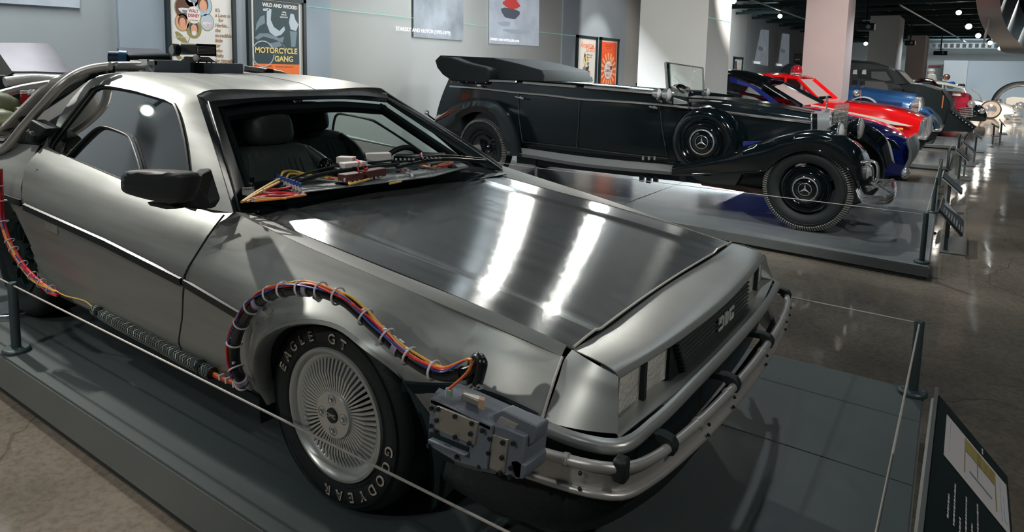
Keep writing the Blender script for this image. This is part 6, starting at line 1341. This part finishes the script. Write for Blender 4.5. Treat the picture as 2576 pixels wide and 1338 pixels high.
# ================================================================== the cars beyond
def simplewheel(par, x, y, z, r, w, s=-1, m=None, white=False):
    ty = MB().lathe([(a, b*(-s)) for a, b in ((r*.62, .03), (r*.66, .0), (r*.9, -.01), (r, .03), (r, w), (r*.6, w))], (x, y, z+r), 'Y', 36).build('wheel', M_rub, par)
    MB().lathe([(a, b*(-s)) for a, b in ((r*.64, .01), (r*.60, .02), (r*.45, .03), (r*.2, .005), (0, .0))], (x, y, z+r), 'Y', 28).build('hubcap', m or M_chromed, ty)
    if white: MB().lathe([(a, b*(-s)) for a, b in ((r*.66, -.003), (r*.86, -.014))], (x, y, z+r), 'Y', 36).build('white_wall', M_pw, ty)
def rect(mb, name, m, par, **k): return mb.build(name, m, par, world=True, **k)
class Car:
    """a car parked across the hall: near side on the plane y=Y, width w, nose towards the aisle"""
    def __init__(s, name, label, Y, w, z, cat='car'):
        s.Y, s.w, s.z = Y, w, z; s.t = thing(name, label, cat, (-1, Y+w/2, z))
    def P(s, x, y, d=0): return PY(x, y, s.Y+d)
    def hull(s, name, top, bot, m, inset=.12, crown=.03, drop=.10, nose=.25):
        """top and bottom outlines (pixels along the near side, tail to nose) -> a rounded full-width hull"""
        A = catmull([s.P(*p) for p in top], 40); B = catmull([s.P(*p) for p in bot], 40); n = 40; rows = []
        c = Vector((0, s.w/2, 0))
        for k in range(n+1):
            u = k/n; pin = max(0, (u-.86)/.14); pin0 = max(0, (.10-u)/.10); e = s.w*.5*(nose*pin*pin+.15*pin0**2)
            a, b = A[k], B[k]; h = (a.z-b.z)
            P_ = [b+Vector((0, e+.05, 0)), b.lerp(a, .35)+Vector((0, e, 0)), b.lerp(a, .75)+Vector((0, e+.02, 0)), a+Vector((0, e+inset*.35, -min(drop, h*.2)*.35)), a+Vector((0, e+inset, 0)), a+Vector((0, mlerp(e+inset, s.w/2, .5), crown*.8)), a+Vector((0, s.w/2, crown))]
            rows.append(P_+[Vector((p.x, 2*(s.Y+s.w/2)-p.y, p.z)) for p in P_[:-1][::-1]])
        mb = MB().grid(rows); mb.af([mb.av(p) for p in rows[0]]); mb.af([mb.av(p) for p in rows[-1]][::-1])
        return mb.build(name, m, s.t, world=True, sharp=30)
    def panel(s, name, pts, m, d=-.012, th=.02, par=None, **k): return MB().prism([s.P(x, y, d) for x, y in pts], (0, th, 0)).build(name, m, par or s.t, world=True, **k)
    def wheels(s, xs, r, w=.2, y0=None, **k):
        for x in xs:
            for sd in (-1, 1):
                o = Vector((x, s.Y+.03 if sd < 0 else s.Y+s.w-.03, s.z)); l = XF[s.t.name].inverted() @ o; simplewheel(s.t, l.x, l.y, l.z, r, w, sd, **k)
G_coupe = glassmat('coupe_glass', (.12, .15, .16, 1), .03); G_dark = glassmat('dark_car_glass', (.30, .36, .36, 1), .10); G_clear = glassmat('clear_car_glass', (.75, .82, .82, 1), .06)
def greenhouse(car, base, topl, m_roof, m_glass, inset=.22, roof_th=.04, pil=(), frame_m=None, wins=()):
    """base / topl : pixel pairs tail..nose on the near side; the cabin leans in by inset"""
    B = [car.P(x, y, .06) for x, y in base]; T = [car.P(x, y, inset) for x, y in topl]; c2 = 2*(car.Y+car.w/2)
    mir_ = lambda p: Vector((p.x, c2-p.y, p.z)); n = 24; Tc = catmull(T, n)
    rf = MB().grid([Tc, [p+Vector((0, .10, roof_th)) for p in Tc], [Vector((p.x, c2/2, p.z+roof_th*1.6)) for p in Tc], [mir_(p)+Vector((0, -.10, roof_th)) for p in Tc], [mir_(p) for p in Tc]]).build('roof', m_roof, car.t, world=True, solid=.03)
    MB().poly([B[-1], T[-1], mir_(T[-1]), mir_(B[-1])]).build('windscreen', m_glass, car.t, world=True, smooth=False); MB().poly([B[0], T[0], mir_(T[0]), mir_(B[0])]).build('rear_window', m_glass, car.t, world=True, smooth=False)
    for f in (lambda p: p, mir_):
        MB().poly([f(p) for p in B]+[f(p) for p in T[::-1]]).build('side_window', m_glass, car.t, world=True, smooth=False)
        for i, j in ((0, 0), (-1, -1)): MB().tube([f(B[i]), f(T[j])], .035, 6).build('pillar', frame_m or m_roof, car.t, world=True)
        for (bx, tx) in pil: MB().tube([f(car.P(*bx, .05)), f(car.P(*tx, inset-.01))], .022, 6).build('pillar', frame_m or m_roof, car.t, world=True)
    return rf
# blue coupe directly behind the limousine
P_bl = mat('deep_blue_paint', (.008, .022, .20), .10, .35, coat=.8); 
cp = Car('blue_coupe', 'deep blue low coupe with black roof parked behind the black limousine', 8.5, 1.9, FLOOR)
cp.hull('body', [(1560, 222), (1600, 214), (1680, 222), (1850, 254), (1960, 273), (2030, 284), (2110, 302), (2190, 323), (2245, 347), (2286, 374)], [(1560, 300), (1650, 330), (1760, 355), (1870, 380), (1960, 400), (2040, 418), (2110, 432), (2180, 442), (2230, 448), (2268, 452)], P_bl, inset=.2, crown=.015, nose=.5)
greenhouse(cp, [(1600, 214), (1720, 228), (1850, 246), (2016, 266)], [(1700, 196), (1780, 186), (1840, 188), (1925, 210)], M_lac, G_coupe, .30, .05, frame_m=M_lac)
cp.panel('window_arch', [(1836, 192), (1850, 198), (1900, 216), (1940, 244), (1962, 262), (1942, 262), (1925, 246), (1888, 220), (1836, 206)], P_bl, d=.03, th=.03)
cp.panel('grille', [(2286, 352), (2296, 380), (2294, 405), (2284, 424), (2272, 424), (2284, 400), (2286, 380), (2278, 356)], M_steelp, d=.10, th=1.5, bev=.01)
cp.panel('vent', [(2178, 320), (2208, 345), (2206, 420), (2196, 445), (2160, 436), (2150, 400), (2150, 340)], M_lac, d=-.004)
cp.panel('headlight', [(2190, 328), (2250, 356), (2268, 378), (2238, 372), (2200, 350)], M_lac, d=.0, th=.04); cp.panel('black_intake', [(2212, 372), (2224, 378), (2216, 438), (2206, 440)], M_lac, d=-.006)
o = MB().ball(cp.P(2277, 436, .05), .08, 14, 10, d=(.7, 1, 1)).build('fog_lamp', M_chrome, cp.t, world=True)
cp.wheels([cp.P(2105, 400).x, cp.P(2105, 400).x-2.87], .34)
# red and white saloon
P_rd = mat('red_paint', (.62, .006, .008), .12, coat=.8); P_cr = mat('cream_paint', (.72, .68, .60), .2, coat=.6)
rc = Car('red_patrol_saloon', 'bright red and white 1970s saloon with a red beacon on the roof', 11.1, 1.95, -.12)
rc.hull('body', [(1700, 236), (1800, 240), (1900, 244), (1990, 250), (2062, 255), (2130, 262), (2210, 272), (2275, 286), (2318, 303)], [(1700, 320), (1800, 326), (1900, 334), (2000, 340), (2080, 346), (2160, 350), (2220, 352), (2270, 352), (2306, 350)], P_rd, inset=.10, crown=.03, nose=.06)
greenhouse(rc, [(1860, 240), (1930, 246), (2062, 254)], [(1905, 192), (1960, 194), (2008, 199)], P_rd, G_clear, .24, .05, pil=(((1976, 250), (1976, 196)),))
rc.panel('rear_quarter', [(1846, 200), (1862, 184), (1905, 184), (1896, 200), (1870, 225)], P_cr, d=.2, th=1.5, bev=.04)
rc.panel('white_flash', [(2040, 262), (2110, 276), (2200, 294), (2297, 317), (2285, 318), (2190, 306), (2100, 290), (2040, 276)], P_cr, d=-.008)
rc.panel('marker_lamp', [(2249, 321), (2272, 322), (2272, 328), (2249, 327)], mat('marker_orange', (.85, .25, .02), .3), d=-.02, bev=.01)
g_ = rc.panel('grille_shell', [(2306, 342), (2317, 303), (2322, 302), (2326, 304), (2318, 344)], M_chrome, d=.06, th=1.82, bev=.01)
x0 = rc.P(2324, 322).x+.01
for k in range(9): MB().box((x0+.03, rc.Y+.25+k*.18, rc.P(2320, 322).z), (.03, .05, .34)).build('grille_bar', M_chrome, g_, world=True)
rc.panel('bumper', [(2282, 343), (2330, 345), (2332, 352), (2284, 350)], M_chrome, d=-.03, th=2.0, bev=.02); rc.panel('under_valance', [(2222, 352), (2318, 352), (2316, 378), (2226, 372)], M_inner, d=.1, th=1.7)
b0 = rc.P(2003, 187, .75); bc = MB().lathe([(.11, 0), (.11, .03)], b0, 'Z', 20, cap=True).build('beacon_base', M_chromed, rc.t, world=True); MB().lathe([(.10, .02), (.105, .08), (.09, .14), (.05, .175), (0, .185)], b0, 'Z', 20).build('beacon_dome', mat('beacon_red', (.40, .01, .02), .08, trans=.3, coat=.5), bc, world=True)
for s_ in (0, .3): o = MB().ball(rc.P(2012+s_*8, 238, -.12), .07, 12, 8, d=(.6, 1, .8)).build('door_mirror', M_chrome, rc.t, world=True)
MB().tube([rc.P(1968, 240, .4)+Vector((0, .25*math.cos(a), .25*math.sin(a))) for a in np.linspace(0, 2*PI, 17)[:-1]], .015, 6, closed=True).build('steering_wheel', M_trim, rc.t, world=True)
for d in (.4, 1.2): rc.panel('seat', [(1900, 262), (1900, 228), (1914, 220), (1924, 226), (1926, 262)], M_leather, d=d, th=.5, bev=.05)
rc.wheels([rc.P(2250, 350).x-.35, rc.P(2250, 350).x-3.3], .35, w=.2)
# old blue tourer
P_ob = mat('mid_blue_paint', (.020, .075, .20), .18, .3, coat=.6)
ob = Car('old_blue_roadster', 'old mid-blue car with a louvred bonnet behind the red saloon', 15.2, 1.6, -.12)
ob.hull('bonnet', [(2080, 222), (2120, 222), (2167, 226), (2217, 233), (2262, 239), (2300, 245)], [(2080, 300), (2120, 300), (2167, 300), (2217, 301), (2262, 302), (2302, 303)], P_ob, inset=.25, crown=.06, nose=.02)
lou = ob.panel('louvre_panel', [(2180, 250), (2270, 258), (2270, 278), (2180, 276)], P_ob, d=-.01)
for k in range(22): ob.panel('louvre', [(2182+k*4, 251+k*.36), (2184+k*4, 251+k*.36), (2184+k*4, 274+k*.1), (2182+k*4, 274+k*.1)], P_ob, d=-.035, th=.03, par=lou)
ob.panel('bonnet_strap', [(2164, 226), (2167, 226), (2166, 250), (2163, 250)], M_chrome, d=-.02)
ob.panel('radiator_shell', [(2299, 244), (2317, 246), (2321, 262), (2320, 304), (2302, 304)], M_chrome, d=.35, th=.9, bev=.03)
for d in (-.02, .9): 
    c = ob.P(2312, 268, d); h = MB().lathe([(0, -.2), (.10, -.14), (.15, 0)], c, 'X', 20).build('headlamp', M_chrome, ob.t, world=True); MB().lathe([(.145, 0), (.07, .03), (0, .035)], c, 'X', 20).build('lens', M_lensc, h, world=True)
o = MB().ball(ob.P(2154, 234, -.05), .08, 12, 8).build('side_lamp', M_chrome, ob.t, world=True)
A_ = catmull([ob.P(x, y, -.1) for x, y in ((2190, 330), (2230, 315), (2275, 292), (2310, 280), (2332, 284), (2349, 305), (2353, 332))], 24)
MB().grid([[p-Vector((0, 0, .04)) for p in A_], A_, [p+Vector((0, .12, .06)) for p in A_], [p+Vector((0, .36, .02)) for p in A_]]).build('front_wing', P_ob, ob.t, world=True, solid=.02)
MB().grid([[p+Vector((0, 1.4, .02)) for p in A_], [p+Vector((0, 1.66, .06)) for p in A_], [p+Vector((0, 1.8, 0)) for p in A_]]).build('front_wing', P_ob, ob.t, world=True, solid=.02)
c = ob.P(2168, 282, -.12); MB().lathe([(.33, 0), (.36, .04), (.36, .16), (.30, .18), (.2, .16)], c, 'Y', 32).build('spare_tyre', M_rib, ob.t, world=True); MB().lathe([(.22, -.01), (.1, .0)], c, 'Y', 24).build('spare_hub', P_cr, ob.t, world=True)
ob.panel('bumper', [(2338, 326), (2368, 324), (2370, 330), (2340, 332)], M_chrome, d=-.1, th=1.8, bev=.02); 
ob.wheels([ob.P(2318, 330).x], .34, w=.16)
# armoured grey truck with a black wedge plough
P_ar = mat('armour_grey', (.030, .036, .040), .42, .3); P_ard = mat('armour_dark', (.004, .010, .011), .35, .2)
ar = Car('armoured_truck', 'angular dark grey armoured truck with a black wedge plough nose', 17.6, 2.2, -.12, 'truck')
def aslab(name, pts, m, d0=.0, th=2.2, **k): return MB().prism([ar.P(x, y, d0) for x, y in pts], (0, th, 0)).build(name, m, ar.t, world=True, smooth=False, **k)
aslab('cabin', [(2040, 300), (2040, 206), (2190, 200), (2262, 214), (2300, 236), (2300, 300)], P_ar, 0, 2.2, bev=.02)
aslab('upper_cabin', [(2040, 206), (2044, 160), (2144, 156), (2190, 159), (2236, 172), (2262, 180), (2290, 210), (2262, 214)], P_ar, .16, 1.9, bev=.02)
aslab('roof_hump', [(2060, 160), (2144, 151), (2190, 154), (2236, 167), (2236, 173), (2190, 160), (2060, 164)], P_ard, .3, 1.6)
sw_ = aslab('side_window', [(2160, 176), (2232, 172), (2248, 200), (2250, 208), (2228, 208), (2222, 202), (2160, 196)], P_ard, .13, .05)
aslab('window_glass', [(2192, 180), (2228, 180), (2242, 202), (2226, 204), (2192, 196)], mat('window_grey', (.13, .14, .14), .2), .12, .02)
for x in (2147, 2170): aslab('gun_port', [(x, 176), (x+9, 175), (x+9, 187), (x-2, 186)], M_pw, .12, .02)
aslab('windscreen', [(2252, 174), (2262, 180), (2288, 208), (2276, 206)], P_ard, .14, 1.7)
for x, y in ((2150, 206), (2170, 209)): aslab('hatch', [(x-6, y-5), (x+6, y-4), (x+6, y+5), (x-6, y+4)], P_ard, -.03, .04)
aslab('step_panel', [(2178, 204), (2222, 206), (2232, 214), (2236, 230), (2166, 228), (2166, 216)], mat('armour_light', (.10, .105, .10), .45), -.02, .03)
aslab('grab_slot', [(2245, 222), (2268, 222), (2268, 231), (2245, 231)], P_ard, -.02, .03)
for k in range(4): aslab('side_louvre', [(2274, 226+k*2.6), (2306, 229+k*2.6), (2304, 230.5+k*2.6), (2274, 227.5+k*2.6)], P_ard, -.02, .03)
aslab('bonnet', [(2262, 214), (2290, 208), (2320, 211), (2368, 225), (2380, 239), (2395, 258), (2393, 288), (2384, 322), (2300, 326), (2270, 300)], P_ard, .0, 2.2, bev=.03)
aslab('edge_strip', [(2372, 240), (2375, 240), (2371, 272), (2368, 272)], mat('edge_orange', (.5, .15, .04), .5), -.015, .02)
aslab('nose_plate', [(2368, 225), (2380, 237), (2397, 258), (2395, 290), (2380, 318), (2376, 318), (2389, 288), (2391, 260)], P_ar, -.03, 2.26)
MB().hexa([ar.P(2388, 272, -.1), ar.P(2454, 320, -.1), ar.P(2442, 332, -.1), ar.P(2372, 330, -.1), ar.P(2388, 272, -.1)+Vector((.0, 2.3, .05)), ar.P(2454, 320, -.1)+Vector((-.2, 2.3, 0)), ar.P(2442, 332, -.1)+Vector((-.2, 2.3, 0)), ar.P(2372, 330, -.1)+Vector((0, 2.3, 0))]).build('wedge_plough', P_ard, ar.t, world=True, smooth=False)
MB().tube([ar.P(2392, 276, -.14), ar.P(2454, 320, -.14), ar.P(2442, 331, -.14)], .03, 6).build('plough_edge', P_ar, ar.t, world=True)
for k in range(7): MB().ball(ar.P(2398+k*8, 284+k*6, -.13), .025, 6, 5).build('rivet', M_chromed, ar.t, world=True)
aslab('rear_box', [(1985, 200), (1990, 168), (1998, 134), (2040, 134), (2040, 200)], P_ard, .2, 1.6, bev=.02); aslab('orange_lamp', [(2000, 148), (2012, 148), (2012, 151), (2000, 151)], mat('lamp_orange', (.8, .25, .03), .4), .17, .03)
MB().lathe([(.1, 0), (.34, .02), (.36, .1), (.36, .2), (.2, .22)], ar.P(1993, 190, -.2), 'Y', 28).build('rear_spare', M_rub, ar.t, world=True)
ar.wheels([ar.P(2335, 330).x, ar.P(2335, 330).x-3.2], .45, w=.28)
# maroon saloon, white ambulance, white convertible
P_mr = mat('maroon_paint', (.20, .010, .022), .15, coat=.7)
mc = Car('maroon_saloon', 'maroon 1940s saloon with a chrome grille beyond the armoured truck', 23.2, 1.8, FLOOR)
mc.hull('body', [(2250, 232), (2300, 220), (2330, 226), (2360, 236), (2400, 240), (2428, 243), (2443, 252), (2446, 268)], [(2250, 292), (2300, 294), (2330, 296), (2360, 298), (2400, 300), (2428, 300), (2440, 298), (2444, 290)], P_mr, inset=.35, crown=.12, nose=.3)
greenhouse(mc, [(2290, 226), (2330, 230), (2375, 240)], [(2300, 208), (2320, 203), (2345, 206)], P_mr, G_dark, .3, .06)
for k in range(6): mc.panel('grille_bar', [(2412, 272+k*4.5), (2448, 269+k*4.5), (2448, 271+k*4.5), (2412, 274+k*4.5)], M_chrome, d=-.05, th=1.5)
for d in (.0, 1.4): MB().ball(mc.P(2443, 262, d), .11, 14, 10).build('headlamp', M_chrome, mc.t, world=True)
mc.wheels([mc.P(2410, 296).x], .33)
ab = Car('white_ambulance', 'cream estate ambulance with blue light and gear on the roof', 27.0, 2.0, FLOOR)
ab.hull('body', [(2270, 222), (2330, 230), (2372, 240), (2430, 248), (2448, 256), (2456, 268)], [(2270, 292), (2330, 292), (2372, 293), (2430, 294), (2448, 293), (2455, 290)], P_cr, inset=.15, nose=.1)
greenhouse(ab, [(2280, 228), (2340, 238), (2400, 243), (2432, 247)], [(2290, 208), (2332, 209), (2380, 214), (2422, 224)], P_cr, G_clear, .2, .08, pil=(((2370, 240), (2372, 212)),))
rk = ab.panel('roof_rack', [(2330, 206), (2430, 218), (2430, 221), (2330, 209)], P_cr, d=.3, th=1.3)
ab.panel('roof_box', [(2332, 203), (2334, 186), (2352, 186), (2356, 204)], P_cr, d=.3, th=.6, bev=.03); MB().lathe([(.10, 0), (.14, .1), (.1, .2)], ab.P(2342, 186, .5), 'Z', 14).build('roof_canister', P_cr, ab.t, world=True)
MB().ball(ab.P(2381, 194, .5), .12, 14, 10).build('copper_ball', mat('copper', (.55, .28, .20), .3, .8), ab.t, world=True); MB().cyl(ab.P(2356, 196, .5), ab.P(2380, 196, .5), .03, 6).build('roof_pipe', M_steelp, ab.t, world=True)
ab.panel('blue_light', [(2387, 211), (2389, 205), (2401, 205), (2404, 212)], mat('blue_lamp', (.01, .09, .50), .2), d=.4, th=.3, bev=.03); MB().ball(ab.P(2393, 218, .5), .14, 12, 8, d=(1, 1, .6)).build('roof_dome', P_cr, ab.t, world=True)
for x in (2415, 2422): MB().ball(ab.P(x, 216, .4), .08, 10, 8).build('roof_horn', M_trim, ab.t, world=True)
ab.wheels([ab.P(2425, 290).x], .34, white=True)
wc = Car('white_convertible', 'white open finned car with chrome bumper at the far right', 30.5, 2.0, FLOOR)
wc.hull('body', [(2400, 258), (2440, 254), (2470, 256), (2500, 260), (2530, 266), (2550, 276), (2556, 284)], [(2400, 296), (2440, 297), (2470, 298), (2500, 299), (2530, 300), (2548, 300), (2554, 296)], P_cr, inset=.2, crown=.04, nose=.15)
MB().loft([[wc.P(2470, 258, .15), wc.P(2462, 240, .3), wc.P(2443, 226, .4)], [wc.P(2470, 258, 1.85), wc.P(2462, 240, 1.7), wc.P(2443, 226, 1.6)]], 8, 4).build('windscreen', G_clear, wc.t, world=True); MB().tube([wc.P(2472, 258, .1), wc.P(2463, 240, .2), wc.P(2443, 226, .3)], .025, 6, seg=10).build('windscreen_frame', M_chrome, wc.t, world=True)
c = wc.P(2490, 295, -.02); l = XF[wc.t.name].inverted() @ c
ty = MB().lathe([(.24, .02), (.3, -.01), (.36, .02), (.36, .2), (.22, .2)], (l.x, l.y, .36), 'Y', 30).build('wheel', M_rub, wc.t); MB().lathe([(.31, -.012), (.20, -.008)], (l.x, l.y, .36), 'Y', 30).build('white_wall', mat('brown_wall', (.35, .25, .18), .5), ty); MB().lathe([(.20, -.01), (.08, -.03), (0, -.03)], (l.x, l.y, .36), 'Y', 24).build('hubcap', M_chrome, ty)
wc.panel('bumper', [(2520, 288), (2570, 284), (2574, 300), (2540, 304)], M_chrome, d=-.05, th=2.1, bev=.08); wc.panel('black_sill', [(2440, 290), (2470, 288), (2476, 300), (2445, 302)], M_lac, d=-.03, bev=.03)
for x, y in ((2556, 272), (2566, 266)): MB().ball(wc.P(x, y, .1), .16, 14, 10).build('headlamp', M_chrome, wc.t, world=True)
bk = Car('black_saloon', 'black car with round chrome headlamps between the maroon and white cars', 25.6, 1.2, FLOOR)
bk.hull('body', [(2425, 282), (2445, 272), (2462, 268), (2476, 276), (2484, 288)], [(2425, 303), (2445, 304), (2462, 305), (2476, 305), (2482, 303)], M_lac, inset=.2, crown=.05, nose=.3)
for d in (.1, .9): MB().ball(bk.P(2470, 280, d-.05), .10, 12, 8).build('headlamp', M_chrome, bk.t, world=True)
# giant ring wheel at the far end
t = thing('giant_ring_wheel', 'huge upright chrome ring wheel with a white fairing at the far end', 'wheel', tuple(PY(2566, 262, 34)[:2])+(FLOOR,))
c = PY(2566, 266, 34); R = (PY(2566, 210, 34).z-c.z)
MB().tube([c+Vector((R*math.cos(a), 0, R*math.sin(a))) for a in np.linspace(0, 2*PI, 65)[:-1]], .10, 10, closed=True).build('ring_tyre', M_rub, t, world=True)
MB().tube([c+Vector((R*.93*math.cos(a), -.05, R*.93*math.sin(a))) for a in np.linspace(0, 2*PI, 65)[:-1]], .07, 8, closed=True).build('ring_rim', M_chrome, t, world=True)
MB().prism([PY(x, y, 33.7) for x, y in ((2528, 262), (2530, 247), (2548, 243), (2580, 246), (2610, 250), (2610, 274), (2560, 272))], (0, .5, 0)).build('fairing', P_cr, t, world=True, bev=.05)
MB().cyl(c+Vector((0, 0, -R)), Vector((c.x, c.y, FLOOR)), .12, 10).build('ring_support', M_steelp, t, world=True)
MB().ball(PY(2512, 256, 33.8), .14, 12, 8).build('ring_lamp', M_chrome, t, world=True)
